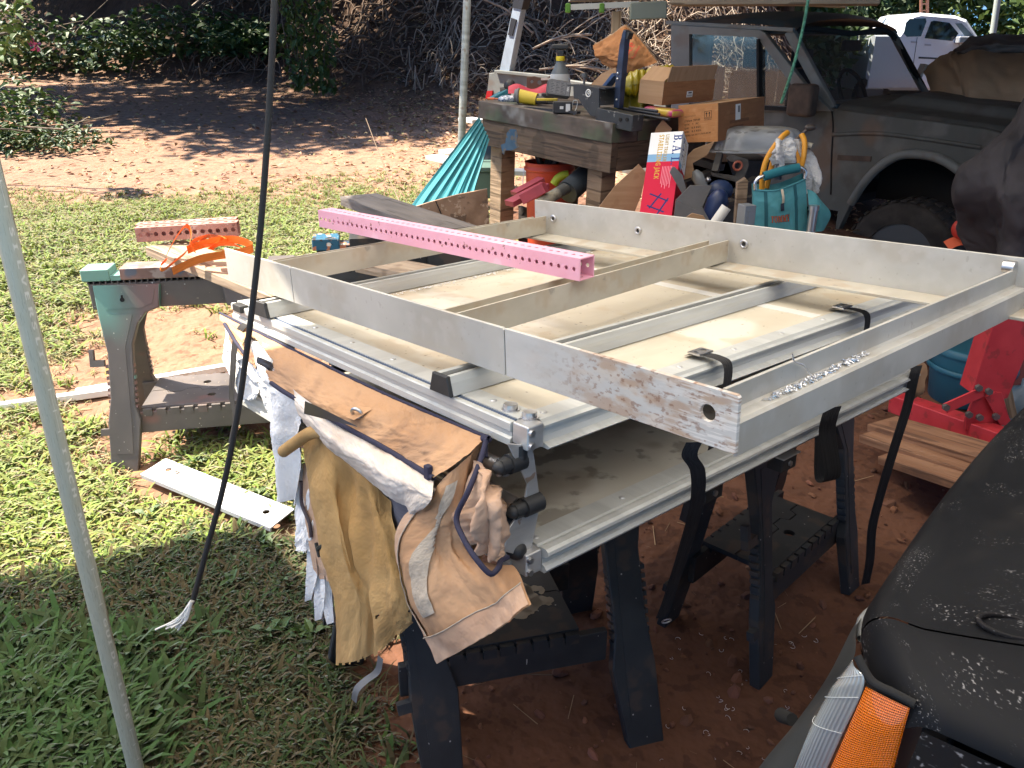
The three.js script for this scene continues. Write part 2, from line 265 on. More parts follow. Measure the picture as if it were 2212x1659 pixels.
// dry leaves and twigs on the drive and the dirt, small stones
{
  const lm = flat(0.40, 0.26, 0.15, 0.85), g = leafGeo(0.07, 0.03, 0.012), l = [], c = [];
  for (let k = 0; k < 26000; k++) {
    const t = rnd(), d = 5.2 + 9.5 * t, x = rr(-7, 3.5), near = Math.max(0, 1 - Math.abs(d - toe(x)) / 3.2);
    if (rnd() > 0.12 + 1.0 * near * sstep(-4.0, -0.8, x) + 0.3 * sstep(-2.5, 0, x) * sstep(5, 7, d) || (d < 7 && grassy(x, -d) > 0.3)) continue;
    l.push(mtx(V3(x, gnd(x, -d) + 0.008, -d), rr(0.5, 1.25), rnd() * 6.28, rr(-0.5, 0.5), rr(-0.4, 0.4))); const v = rr(0.5, 1.5); c.push(new THREE.Color().setRGB(v * rr(0.8, 1.1), v * rr(0.8, 1.15), v * rr(0.7, 1.2)));
  }
  stuff('leaf_litter', 'dry brown leaves strewn over the drive and the foot of the bank', 'dry leaves', g, lm, l, c);
  const sg = new THREE.IcosahedronGeometry(0.012, 0), sp = sg.attributes.position; for (let i = 0; i < sp.count; i++) { const k = 0.75 + 0.5 * hashN(Math.round(sp.getX(i) * 9e4), Math.round(sp.getY(i) * 9e4 + sp.getZ(i) * 5e4), 5); sp.setXYZ(i, sp.getX(i) * k * 1.3, sp.getY(i) * k * 0.7, sp.getZ(i) * k); } sg.computeVertexNormals();
  const sl = [], sc = [];
  for (let k = 0; k < 2600; k++) { const z = -1.15 - 3.6 * Math.pow(rnd(), 1.4), x = rr(-0.7, 2.6); if (grassy(x, z) > 0.4) continue; const s = 0.25 + 1.6 * Math.pow(rnd(), 5); sl.push(mtx(V3(x, gnd(x, z) + 0.003, z), s, rnd() * 6, rnd(), rnd())); const v = rr(0.7, 1.5); sc.push(new THREE.Color().setRGB(v, v * rr(0.85, 1), v * rr(0.8, 1))); }
  stuff('dirt_clods', 'small clods and stones in the red dirt', 'stones', sg, flat(0.14, 0.065, 0.037, 0.95), sl, sc);
  const tl = [], tc = [], tg = new THREE.CylinderGeometry(0.0012, 0.002, 0.12, 4).rotateZ(Math.PI / 2);
  for (let k = 0; k < 420; k++) { const z = -1.15 - 4 * Math.pow(rnd(), 1.3), x = rr(-1.6, 2.4); tl.push(mtx(V3(x, gnd(x, z) + 0.008, z), 0.15 + 0.9 * rnd() ** 2.5, rnd() * 6.28, rr(-0.1, 0.1), rr(-0.15, 0.15))); const v = rr(0.35, 1.2); tc.push(new THREE.Color(v, v * 0.95, v * 0.85)); }
  stuff('dry_twigs', 'thin dry straws scattered on the dirt', 'twigs', tg, flat(0.42, 0.30, 0.19, 0.9), tl, tc);
  // bright metal curls left by drilling, on the dirt in front
  const cl = [], cg = new THREE.TorusGeometry(0.008, 0.0009, 3, 10, 3.6);
  for (let k = 0; k < 46; k++) { const q = Hh(rr(1380, 1760), rr(1380, 1660), 0.01); cl.push(mtx(onG(q.x, q.z, 0.012), rr(0.3, 1.0), rnd() * 6, rr(0.9, 2.2), rnd() * 6)); }
  for (let k = 0; k < 16; k++) { const q = Hh(rr(380, 720), rr(1250, 1600), 0.01); cl.push(mtx(onG(q.x, q.z, 0.03), rr(0.4, 1.1), rnd() * 6, rr(0.9, 2.2), rnd() * 6)); }
  stuff('metal_curls', 'bright curly drill shavings lying on the red dirt', 'metal shavings', cg, flat(0.8, 0.8, 0.82, 0.3, 0.9), cl);
}
// tangled dry roots and sticks over the bank
{
  const rootM = [surf({ c: [0.11, 0.075, 0.05], c2: [0.2, 0.14, 0.10], S: 0.3, rough: 0.9, size: 128 }), surf({ c: [0.33, 0.25, 0.18], c2: [0.48, 0.39, 0.30], S: 0.3, rough: 0.85, size: 128 })];
  const make = (n, x0, x1, b0, b1, r0, r1, lift) => { const gs = []; for (let k = 0; k < n; k++) { const x = rr(x0, x1), d = toe(x) + rr(b0, b1); let p = V3(x, 0, -d), a = rr(-2.2, 0.4) + (rnd() < 0.4 ? 1.8 : 0); const pts = [], m = 4 + Math.floor(rnd() * 3), st = rr(0.08, 0.24); for (let i = 0; i < m; i++) { pts.push(V3(p.x, gnd(p.x, p.z) + rr(0.0, lift) * (0.4 + Math.sin(i / m * 3)), p.z)); a += rr(-0.7, 0.7); p.x += Math.cos(a) * st; p.z -= Math.sin(a) * st * 0.5; } gs.push(buv(new THREE.TubeGeometry(new THREE.CatmullRomCurve3(pts), 7, rr(r0, r1), 4))); } return merge(gs); };
  const a = new THREE.Mesh(make(1700, -5.5, 4.6, 0.0, 4.8, 0.006, 0.018, 0.22), rootM[0]); a.name = 'root_tangle'; a.userData.kind = 'stuff'; tag(a, 'dark tangled roots and sticks covering the bank', 'roots'); scene.add(a);
  const b = new THREE.Mesh(make(620, -1.4, 4.0, -0.2, 3.2, 0.004, 0.011, 0.3), rootM[1]); b.name = 'root_tangle_001'; b.userData.kind = 'stuff'; tag(b, 'pale bleached roots hanging over the sunny side of the bank', 'roots'); scene.add(b);
  for (const m of [a, b]) m.castShadow = m.receiveShadow = true;
  // dead branches that stand out
  const fan = (p, dir, n, L, label, mat) => { const t = thing('dead_branch', label, 'branch', p, 'dead branches on the bank'); const tip = p.clone().addScaledVector(dir, L); part(t, 'limb', tube([p, p.clone().lerp(tip, 0.5).add(V3(0, 0.06, 0)), tip], 0.014, 8, 5), mat); for (let k = 0; k < n; k++) { const f = rr(0.25, 0.85), q = p.clone().lerp(tip, f).add(V3(0, 0.04, 0)), e = q.clone().addScaledVector(dir, L * rr(0.35, 0.6)).add(V3(rr(-0.1, 0.35), rr(-0.4, 0.25), rr(-0.2, 0.2))); part(t, 'twig', tube([q, q.clone().lerp(e, 0.5).add(V3(0.05, 0.07, 0)), e], 0.006, 6, 4), mat); } };
  fan(Dz(1150, 105, 11.0), V3(0.97, 0.22, 0.1), 6, 0.75, 'pale dead branch fanning right on the bank beside the grey pillar', rootM[1]);
  fan(Dz(1165, 150, 10.8), V3(0.98, -0.03, 0.15), 7, 0.95, 'pale dead branch arching low above the spray bottle', rootM[1]);
  fan(Dz(1150, 70, 11.8), V3(-0.8, 0.5, 0.1), 5, 0.8, 'dry branch reaching up left on the bank behind the thin pole', rootM[1]);
  fan(Dz(1330, 60, 12.0), V3(0.75, -0.5, 0.1), 5, 0.9, 'dark dead branch lying down the bank right of the pale ones', rootM[0]);
  fan(Dz(470, 95, 14.2), V3(0.6, -0.55, 0.4), 6, 0.8, 'bundle of dry twigs at the edge of the dark bank on the left', rootM[1]);
  fan(Dz(415, 12, 14.0), V3(0.9, 0.32, 0.1), 1, 0.6, 'single bare stick slanting up in the dark at the top left', rootM[1]);
}
// trees: trunk, limbs and a crown of leaf-sized faces
const barkM = surf({ c: [0.10, 0.075, 0.055], c2: [0.2, 0.16, 0.12], fu: 4, fv: 10, S: 0.6, rough: 0.95, bump: 0.02 });
const leafM = (r, g, b) => flat(r, g, b, 0.6, 0, { transmission: 0.25, thickness: 0 });
const greens = [leafM(0.035, 0.085, 0.02), leafM(0.06, 0.12, 0.025), leafM(0.09, 0.15, 0.03)];
function crownGeo(n, rx, ry, rz, leaf, lobes) {
  const P = [], cs = []; for (let k = 0; k < lobes; k++) { const a = rnd() * 6.28, e = Math.asin(rr(-0.75, 1)), q = rr(0.35, 0.85); cs.push([V3(Math.cos(a) * Math.cos(e) * rx * q, Math.sin(e) * ry * q, Math.sin(a) * Math.cos(e) * rz * q), rr(0.28, 0.5)]); }
  for (let k = 0; k < n; k++) {
    const [c, f] = cs[Math.floor(rnd() * lobes)], d = V3(rr(-1, 1), rr(-1, 1), rr(-1, 1)).normalize().multiplyScalar(Math.pow(rnd(), 0.45)), p = c.clone().add(V3(d.x * rx * f, d.y * ry * f, d.z * rz * f)), s = leaf * rr(0.6, 1.3);
    const a = V3(rr(-1, 1), rr(-1, 0.4), rr(-1, 1)).normalize(), b = a.clone().cross(V3(rr(-1, 1), rr(-1, 1), rr(-1, 1))).normalize();
    const t = p.clone().addScaledVector(a, s), m1 = p.clone().addScaledVector(a, s * 0.45).addScaledVector(b, s * 0.25), m2 = p.clone().addScaledVector(a, s * 0.45).addScaledVector(b, -s * 0.25);
    pushTri(P, null, p, m1, t); pushTri(P, null, p, t, m2);
  }
  const g = new THREE.BufferGeometry(); g.setAttribute('position', new THREE.Float32BufferAttribute(P, 3)); g.computeVertexNormals(); g.userData.uv = 1; g.setAttribute('uv', new THREE.Float32BufferAttribute(new Float32Array(P.length / 3 * 2), 2)); return g;
}
function tree(label, base, h, rx, ry, n, leaf, mat, lean = V3(0, 0, 0), group = 'trees above the bank') {
  const t = thing('shade_tree', label, 'tree', base, group), top = base.clone().add(V3(lean.x, h, lean.z)), mid = base.clone().lerp(top, 0.5).add(V3(rr(-0.15, 0.15), 0, rr(-0.15, 0.15)));
  part(t, 'trunk', merge([rod(base.clone().add(V3(0, -0.3, 0)), mid, 0.16, 0.11, 8), rod(mid, top, 0.11, 0.05, 8)]), barkM);
  for (let k = 0; k < 5; k++) { const q = mid.clone().lerp(top, rr(0, 0.7)), e = q.clone().add(V3(rr(-1, 1) * rx * 0.6, rr(0.2, 0.7) * ry, rr(-1, 1) * rx * 0.6)); part(t, 'limb', tube([q, q.clone().lerp(e, 0.5).add(V3(0, 0.15, 0)), e], 0.04, 6, 5), barkM); }
  part(t, 'crown', crownGeo(n, rx, ry, rx, leaf, 14).translate(top.x, top.y, top.z), mat);
}
// ---------- materials of the metal work ----------
const aluM = surf({ c: [0.50, 0.50, 0.49], c2: [0.62, 0.62, 0.61], fu: 3, fv: 40, S: 0.5, rough: 0.4, metal: 0.6, stains: [{ c: [0.38, 0.37, 0.35], th: 0.55, soft: 0.2, fu: 9, k: 0.4 }] });
const aluDullM = surf({ c: [0.41, 0.40, 0.36], c2: [0.52, 0.51, 0.465], fu: 4, fv: 5, S: 0.6, rough: 0.55, metal: 0.35, size: 512, stains: [{ c: [0.40, 0.35, 0.28], th: 0.52, soft: 0.25, fu: 7, k: 0.45 }, { c: [0.60, 0.585, 0.55], th: 0.5, soft: 0.3, fu: 26, k: 0.25 }, { c: [0.28, 0.24, 0.2], th: 0.84, soft: 0.03, fu: 70, k: 0.3, oct: 2 }], bump: 0.0006 });
const aluCreamM = surf({ c: [0.43, 0.395, 0.32], c2: [0.53, 0.495, 0.41], fu: 4, fv: 10, S: 0.5, rough: 0.55, metal: 0.2, size: 512, stains: [{ c: [0.40, 0.29, 0.18], th: 0.52, soft: 0.22, fu: 9, k: 0.45 }, { c: [0.25, 0.235, 0.21], th: 0.70, soft: 0.03, fu: 6, k: 0.6, oct: 6 }], bump: 0.0006 });
const panelM = surf({ c: [0.49, 0.435, 0.33], c2: [0.575, 0.525, 0.415], fu: 5, fv: 7, S: 0.8, rough: 0.6, size: 512, stains: [{ c: [0.74, 0.70, 0.60], th: 0.60, soft: 0.12, fu: 3, k: 0.55 }, { c: [0.44, 0.33, 0.2], th: 0.63, soft: 0.09, fu: 8, k: 0.4 }, { c: [0.16, 0.12, 0.08], th: 0.86, soft: 0.02, fu: 90, k: 0.7, oct: 2 }, { c: [0.46, 0.40, 0.30], th: 0.60, soft: 0.16, fu: 5, fv: 30, k: 0.25 }] });
const railM = surf({ c: [0.46, 0.475, 0.45], c2: [0.55, 0.56, 0.53], fu: 3, fv: 30, S: 0.5, rough: 0.5, metal: 0.2 });
const panelLowM = surf({ c: [0.46, 0.43, 0.35], c2: [0.56, 0.53, 0.45], fu: 5, fv: 7, S: 0.8, rough: 0.6, size: 512, stains: [{ c: [0.28, 0.22, 0.15], th: 0.52, soft: 0.2, fu: 6, k: 0.6 }, { c: [0.09, 0.07, 0.05], th: 0.60, soft: 0.12, fu: 18, k: 0.5, oct: 6 }] });
const blackM = surf({ c: [0.018, 0.019, 0.02], c2: [0.03, 0.031, 0.032], S: 0.2, rough: 0.55 });
const strapM = surf({ c: [0.012, 0.012, 0.014], c2: [0.026, 0.025, 0.026], fu: 4, fv: 90, S: 0.15, rough: 0.85, bump: 0.0012, bu: 4, bv: 90 });
const navyM = flat(0.022, 0.022, 0.05, 0.85);
const steelM = flat(0.55, 0.55, 0.56, 0.32, 0.9);
const canvasCol = (c, c2, st = [0.19, 0.11, 0.07]) => surf({ c, c2, fu: 5, fv: 5, S: 0.5, size: 512, rough: 0.9, stains: [{ c: st, th: 0.52, soft: 0.22, fu: 4, k: 0.42 }, { c: st, th: 0.60, soft: 0.18, fu: 12, k: 0.28 }], bump: 0.0012, bu: 120, bv: 120 });
const canvasM = canvasCol([0.42, 0.235, 0.12], [0.49, 0.295, 0.165]), goldM = canvasCol([0.42, 0.245, 0.085], [0.49, 0.31, 0.125], [0.30, 0.17, 0.06]), pinkCanvasM = canvasCol([0.47, 0.30, 0.20], [0.54, 0.37, 0.26], [0.33, 0.18, 0.1]), liningM = canvasCol([0.66, 0.57, 0.48], [0.76, 0.68, 0.6], [0.50, 0.36, 0.28]);
const feltM = surf({ c: [0.74, 0.74, 0.73], c2: [0.82, 0.82, 0.81], fu: 20, fv: 20, S: 0.3, rough: 0.95, bump: 0.002, bu: 60, bv: 60 });
const slateM = surf({ c: [0.12, 0.12, 0.155], c2: [0.16, 0.16, 0.195], fu: 6, fv: 60, S: 0.2, rough: 0.9 });
const velcroM = surf({ c: [0.42, 0.345, 0.26], c2: [0.49, 0.415, 0.325], fu: 30, fv: 30, S: 0.2, rough: 0.95, bump: 0.001 });

// ---------- folded rooftop tent lying on the sawhorses ----------
const TO = V3(0.02, 1.085, -1.032), TX = V3(0.746, -0.0395, -0.6647), TY = V3(0.0053, 0.9986, -0.0534), TZ = V3(0.6656, 0.0363, 0.7454);
const tentMx = new THREE.Matrix4().makeBasis(TX, TY, TZ).setPosition(TO);
const toTent = (p) => { const q = p.clone().sub(TO); return V3(q.dot(TX), q.dot(TY), q.dot(TZ)); };
const tl = (px, py, axis, val) => { const n = { x: TX, y: TY, z: TZ }[axis]; return toTent(onPlane(px, py, TO.clone().addScaledVector(n, val), n)); };
const tent = thing('rooftop_tent', 'folded rooftop tent of two pale panels with canvas spilling out, lying across black sawhorses', 'tent', null, null, tentMx);
{
  const LX = 1.317, LZ = 0.964;
  const endProf = [[0, -0.037], [0, -0.027], [0.004, -0.024], [0.004, -0.017], [0, -0.014], [0, -0.003], [0.002, -0.001], [0.010, -0.001], [0.010, -0.011], [0.015, -0.011], [0.015, 0.0015], [0.052, 0.0015], [0.052, -0.012], [0.03, -0.012], [0.03, -0.037]];
  const sideProf = [[-0.006, -0.040], [-0.010, -0.036], [-0.004, -0.034], [0.004, -0.032], [0.008, -0.024], [0.008, -0.011], [0.002, -0.010], [0.002, -0.006], [0.007, -0.003], [0.011, 0.0012], [0.045, 0.0012], [0.045, -0.012], [0.025, -0.012], [0.025, -0.040]];
  const lowProf = [[-0.004, -0.041], [-0.008, -0.035], [-0.004, -0.030], [0.002, -0.027], [0.002, -0.016], [-0.008, -0.013], [-0.012, -0.008], [-0.011, -0.003], [-0.006, 0.0005], [0.004, 0.001], [0.012, -0.002], [0.014, 0.0012], [0.05, 0.0012], [0.05, -0.012], [0.022, -0.012], [0.022, -0.041]];
  const endRail = (prof, z0, z1, y) => prism(prof, z1 - z0).translate(0, y, z0);
  const sideRail = (prof, x0, x1, y) => prism(prof, x1 - x0).rotateY(Math.PI / 2).translate(x0, y, 0);
  for (const [nm, y, mat, ep, sp] of [['upper_panel', 0, panelM, endProf, sideProf], ['lower_panel', -0.204, panelLowM, endProf, lowProf]]) {
    const pnl = part(tent, nm, boxAt(0.04, LX - 0.04, y - 0.03, y, -LZ + 0.03, -0.035), mat);
    part(tent, 'end_rail', endRail(ep, -LZ, -0.034, y), railM);
    part(tent, 'end_rail', endRail(ep, -LZ, -0.034, 0).scale(-1, 1, 1).translate(LX, y, 0), aluM);
    part(tent, 'side_rail', sideRail(sp, 0.037, LX - 0.002, y), railM);
    part(tent, 'side_rail', sideRail(sp, 0.037, LX - 0.037, 0).scale(1, 1, -1).translate(0, y, -LZ), aluM);
    const cb = part(tent, 'corner_block', boxAt(0.002, 0.034, y - 0.036, y + 0.0012, -0.032, 0.001, 0.003), aluM);
    for (const dy of [-0.008, -0.028]) part(cb, 'screw_boss', cyl(0.005, 0.006, 10).rotateX(Math.PI / 2).translate(0.008, y + dy, 0.003), steelM);
    if (y === 0) {
      part(tent, 'groove_seal', boxAt(0.0103, 0.0147, -0.010, -0.0003, -LZ + 0.01, -0.036), flat(0.05, 0.075, 0.13, 0.7));
      for (const z of [-0.026, -0.067]) { const b = part(tent, 'hex_bolt', cyl(0.011, 0.009, 6).translate(0.030, 0.0065, z), steelM); part(b, 'washer', cyl(0.0135, 0.0016, 16).translate(0.030, 0.0023, z), steelM); }
      for (let k = 0; k < 7; k++) part(tent, 'rivet', ball(0.0055, 0.036, 0.0015, -0.112 - k * 0.135, 1, 0.45, 1, 1), aluM);
      for (let k = 0; k < 8; k++) part(tent, 'rivet', ball(0.0055, 0.06 + k * 0.16, 0.0012, -0.028, 1, 0.45, 1, 1), aluM);
      // joint strip across the panel near the far end and thin seams
      part(pnl, 'joint_strip', boxAt(0.86, 0.895, 0, 0.0008, -LZ + 0.05, -0.05), surf({ c: [0.66, 0.64, 0.58], c2: [0.74, 0.72, 0.66], S: 0.4, rough: 0.6 }));
    } else for (let k = 0; k < 6; k++) part(tent, 'rivet', ball(0.0055, 0.05 + k * 0.2, y + 0.0012, -0.03, 1, 0.45, 1, 1), aluM);
  }
  // two mounting channels on top, black end caps
  for (const [z0, z1] of [[-0.188, -0.218], [-0.80, -0.925]]) {
    const a = V3(-0.002, 0.002, z0), b = V3(1.285, 0.002, z1), w = 0.024, h = 0.03;
    const pr = [[-w - 0.004, 0], [-w - 0.004, 0.003], [-w, 0.004], [-w - 0.002, 0.008], [-w + 0.0015, 0.009], [-w - 0.0005, 0.013], [-w + 0.003, 0.014], [-w + 0.001, 0.018], [-w + 0.0045, 0.019], [-w + 0.0025, 0.024], [-w + 0.006, 0.025], [-w + 0.006, h], [-0.008, h], [-0.008, h - 0.009], [0.008, h - 0.009], [0.008, h], [w - 0.008, h], [w - 0.004, 0.020], [w - 0.003, 0.012], [w, 0]];
    const m = frameM(a, V3(0, 0, -1).applyAxisAngle(V3(0, 1, 0), Math.atan2(z0 - z1, 1.255)), V3(0, 1, 0));
    const d = b.clone().sub(a).normalize(), side = d.clone().cross(V3(0, 1, 0));   // profile x runs to the far side
    const mm = new THREE.Matrix4().makeBasis(side.clone().negate(), V3(0, 1, 0), d).setPosition(a);
    const mirror = prism(pr.map(([x, y]) => [-x, y]), a.distanceTo(b)).applyMatrix4(mm);
    const ch = part(tent, 'mounting_channel', mirror, railM);
    part(ch, 'slot_seal', boxAt(-0.0075, 0.0075, h - 0.0095, h - 0.0055, 0.002, a.distanceTo(b) - 0.002).applyMatrix4(mm), flat(0.05, 0.05, 0.055, 0.7));
    part(ch, 'end_cap', prism([[-0.026, 0], [0.026, 0], [0.018, 0.0315], [-0.018, 0.0315]], 0.008, { bevel: 0.0015 }).translate(0, 0, -0.007).applyMatrix4(mm), blackM);
  }
  // hinge plates, struts and knobs at the near corner
  const hp = [[1096, 958], [1149, 962], [1166, 1085], [1142, 1205], [1086, 1190], [1098, 1140], [1130, 1095], [1138, 1045]].map(([x, y]) => { const q = tl(x, y, 'z', -0.014); return [q.x, q.y]; });
  part(tent, 'hinge_plate', prism(hp, 0.004, { bevel: 0.0006 }).translate(0, 0, -0.016), surf({ c: [0.46, 0.45, 0.43], c2: [0.56, 0.55, 0.53], fu: 3, fv: 20, S: 0.2, rough: 0.42, metal: 0.6, stains: [{ c: [0.3, 0.17, 0.09], th: 0.68, soft: 0.05, fu: 8, k: 0.7 }] }));
  part(tent, 'hinge_plate', prism([[1.26, -0.04], [1.31, -0.04], [1.30, -0.12], [1.31, -0.2], [1.25, -0.2], [1.255, -0.12]], 0.004).translate(0, 0, -0.03), aluM);
  const knob = (px, py, z, len) => {
    const q = tl(px, py, 'z', z), k = part(tent, 'knob', merge([buv(new THREE.CylinderGeometry(0.015, 0.015, len * 0.55, 16).rotateZ(Math.PI / 2)).translate(q.x - len * 0.27, q.y, q.z), buv(new THREE.CylinderGeometry(0.0125, 0.0125, len * 0.32, 6).rotateZ(Math.PI / 2)).translate(q.x - len * 0.7, q.y, q.z)]), blackM);
    part(k, 'dome_cap', buv(new THREE.SphereGeometry(0.0105, 14, 8, 0, 6.283, 0, 1.571).rotateZ(Math.PI / 2)).translate(q.x - len * 0.86, q.y, q.z), blackM);
  };
  knob(1128, 992, -0.022, 0.05); knob(1165, 1082, -0.012, 0.06); knob(1112, 1120, -0.03, 0.045);
  const b1 = tl(1126, 1183, 'z', -0.02); part(tent, 'bump_stop', ball(0.016, b1.x - 0.01, b1.y, b1.z, 1, 0.95, 1), blackM);
  const b2 = tl(1122, 972, 'z', -0.02); part(tent, 'bump_stop', merge([buv(new THREE.CylinderGeometry(0.013, 0.013, 0.02, 6)).translate(b2.x, b2.y, b2.z), ball(0.0125, b2.x, b2.y - 0.01, b2.z, 1, 0.8, 1)]), blackM);
  for (const [px, py, r] of [[1108, 1088, 0.0125], [1085, 1010, 0.011], [1090, 1135, 0.012]]) { const q = tl(px, py, 'z', -0.04); const s = part(tent, 'strut', rod(V3(q.x, q.y, -0.03), V3(q.x + 0.005, q.y + 0.0, -0.88), r, r, 14), steelM); part(s, 'ball_end', ball(0.005, q.x - 0.012, q.y - 0.004, -0.034), steelM); }
  for (const [px, py] of [[1690, 955], [1690, 995], [1527, 1058]]) { const q = tl(px, py, 'z', -0.03), c = part(tent, 'rail_clamp', boxAt(q.x - 0.028, q.x + 0.028, q.y - 0.016, q.y + 0.016, -0.05, -0.012, 0.003), blackM); part(c, 'clamp_plate', boxAt(q.x - 0.033, q.x + 0.033, q.y + 0.0165, q.y + 0.0195, -0.06, -0.008), aluM); part(c, 'clamp_bolt', cyl(0.006, 0.006, 8).rotateX(Math.PI / 2).translate(q.x, q.y, -0.011), steelM); }
  // under-rails that carry the lower panel
  for (const z of [-0.14, -0.5, -0.86]) part(tent, 'under_rail', boxAt(0.05, 1.27, -0.262, -0.2345, z - 0.02, z + 0.02), aluM);

  // canvas that spills out of the end
  const c = (px, py, off) => tl(px, py, 'x', -off), rowz = (l) => l.map((r) => r.map(([x, y, o]) => c(x, y, o)));
  const wr = (a, f, s) => (u, v) => a * (wn(u * f, v * f, s) - 0.5);
  const flapRows = rowz([[[474, 676, 0.003], [610, 743, 0.003], [760, 816, 0.003], [900, 880, 0.003], [1052, 943, 0.003]], [[474, 690, 0.02], [590, 782, 0.045], [735, 862, 0.05], [880, 930, 0.055], [1005, 985, 0.05]], [[482, 702, 0.03], [572, 815, 0.065], [715, 905, 0.075], [830, 968, 0.08], [941, 1036, 0.085]]]);
  const flapF = dispFn(rowsFn(flapRows), (u, v) => 0.02 * (wn(u * 9, v * 3, 401) - 0.5) * v + 0.004 * (wn(u * 40, v * 12, 402) - 0.5));
  const hole = [[0.125, 0.36], [0.15, 0.2], [0.185, 0.33], [0.245, 0.45], [0.265, 0.68], [0.235, 0.84], [0.29, 1.02], [0.15, 1.02], [0.115, 0.75]];
  const flapCut = (u, v) => inPoly(hole, u + 0.012 * (wn(u * 60, v * 30, 403) - 0.5), v + 0.1 * (wn(u * 70, v * 20, 404) - 0.5));
  const flap = part(tent, 'canvas_flap', sheetFn(flapF, 200, 50, flapCut), canvasM, 'brown canvas flap with a torn hole and a grommet');
  const edge = (f, v, u0, u1, n, r, mat, nm, par) => part(par, nm, tube(Array.from({ length: n }, (_, i) => f(lerp(u0, u1, i / (n - 1)), v)), r, n * 3, 6), mat);
  edge(flapF, 1, 0.285, 1, 16, 0.0045, navyM, 'piping', flap); edge(flapF, 1, 0, 0.15, 6, 0.004, navyM, 'piping', flap); edge(flapF, 0.012, 0, 1, 16, 0.003, navyM, 'piping', flap);
  { const q = flapF(0.585, 0.52), q2 = flapF(0.59, 0.54); part(flap, 'grommet', buv(new THREE.TorusGeometry(0.0095, 0.0032, 8, 20).rotateY(-1.2).rotateZ(0.4)).translate(q.x - 0.012, q.y, q.z), steelM); part(flap, 'grommet_patch', sheet([[flapF(0.56, 0.4), flapF(0.61, 0.38)], [flapF(0.565, 0.66).add(V3(-0.016, 0, 0)), flapF(0.6, 0.62).add(V3(-0.02, 0, 0))]], 8, 8), canvasM); }
  { const a = flapF(0.985, 0.98); part(flap, 'binding_end', box(0.010, 0.022, 0.012, 0.002).translate(a.x, a.y + 0.002, a.z - 0.006), navyM); }
  // white felt lining seen through the tear and hanging below it
  part(tent, 'felt_lining', sheet(rowz([[[545, 735, 0.012], [580, 745, 0.016], [625, 770, 0.014]], [[548, 790, 0.03], [585, 795, 0.036], [640, 822, 0.03]], [[560, 830, 0.035], [600, 850, 0.04], [660, 878, 0.04]]]), 24, 24, { disp: wr(0.03, 4, 411) }), feltM);
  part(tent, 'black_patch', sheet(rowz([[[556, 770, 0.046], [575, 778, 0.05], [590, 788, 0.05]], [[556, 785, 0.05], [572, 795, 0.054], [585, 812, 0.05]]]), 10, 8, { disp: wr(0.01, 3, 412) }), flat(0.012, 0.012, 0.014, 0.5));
  part(tent, 'felt_lining', sheet(rowz([[[484, 705, 0.006], [500, 745, 0.01], [530, 775, 0.016], [560, 808, 0.02]], [[484, 745, 0.008], [506, 780, 0.015], [535, 815, 0.02], [556, 840, 0.02]], [[486, 790, 0.0], [513, 855, 0.01], [535, 872, 0.012], [548, 868, 0.012]]]), 30, 30, { disp: wr(0.025, 4, 413), cut: (u, v) => v > 0.93 + 0.1 * (wn(u * 30, 1, 5) - 0.5) }), feltM);
  part(tent, 'felt_lining', sheet(rowz([[[556, 806, 0.035], [590, 835, 0.04], [630, 860, 0.045], [656, 890, 0.05]], [[560, 870, 0.03], [590, 890, 0.045], [625, 915, 0.04], [650, 930, 0.05]], [[586, 950, 0.02], [603, 960, 0.035], [630, 975, 0.03], [658, 985, 0.04]], [[604, 1078, 0.02], [618, 1080, 0.03], [635, 1084, 0.03], [652, 1088, 0.035]]]), 40, 50, { disp: (u, v) => 0.018 * Math.sin(u * 9 + v * 2) * v + 0.02 * (wn(u * 4, v * 4, 414) - 0.5) }), feltM);
  part(tent, 'felt_lining', sheet(rowz([[[652, 1010, 0.03], [670, 1020, 0.035], [690, 1030, 0.03]], [[636, 1150, 0.04], [655, 1140, 0.05], [680, 1150, 0.04]], [[632, 1192, 0.045], [655, 1197, 0.05], [675, 1190, 0.04]]]), 24, 30, { disp: wr(0.03, 4, 415), cut: (u, v) => v > 0.95 + 0.1 * (wn(u * 30, 1, 6) - 0.5) }), feltM);
  for (const [x0, y0, x1, y1] of [[672, 1180, 664, 1300], [690, 1220, 686, 1342], [704, 1190, 712, 1350]]) part(tent, 'felt_strip', sheet(rowz([[[x0 - 9, y0, 0.04], [x0 + 9, y0, 0.045]], [[x0 - 12, (y0 + y1) / 2, 0.045], [x0 + 12, (y0 + y1) / 2, 0.05]], [[x1 - 7, y1, 0.045], [x1 + 7, y1, 0.045]]]), 8, 20, { disp: (u, v) => 0.012 * Math.sin(u * 3.1) + 0.006 * (wn(u * 3, v * 5, x0) - 0.5) }), feltM);
  // pale inner fold under the flap
  part(tent, 'inner_fold', sheet(rowz([[[632, 840, 0.066], [720, 906, 0.07], [830, 966, 0.075], [938, 1030, 0.08]], [[640, 880, 0.075], [720, 960, 0.10], [830, 1030, 0.115], [930, 1080, 0.11]], [[655, 917, 0.05], [735, 992, 0.07], [850, 1086, 0.085], [908, 1104, 0.085]]]), 90, 40, { disp: (u, v) => 0.012 * (wn(u * 7, v * 4, 421) - 0.5) + 0.01 * Math.sin(u * 16 + v * 3) * sstep(0.55, 1, u) * sstep(0.3, 1, v) + 0.004 * (wn(u * 26, v * 14, 422) - 0.5) }), liningM, 'pale inner side of the canvas folded under the flap');
  part(tent, 'black_patch', sheet(rowz([[[658, 866, 0.098], [690, 880, 0.106], [770, 920, 0.112]], [[656, 894, 0.10], [700, 905, 0.11], [772, 922, 0.114]]]), 16, 6), flat(0.012, 0.012, 0.015, 0.5));
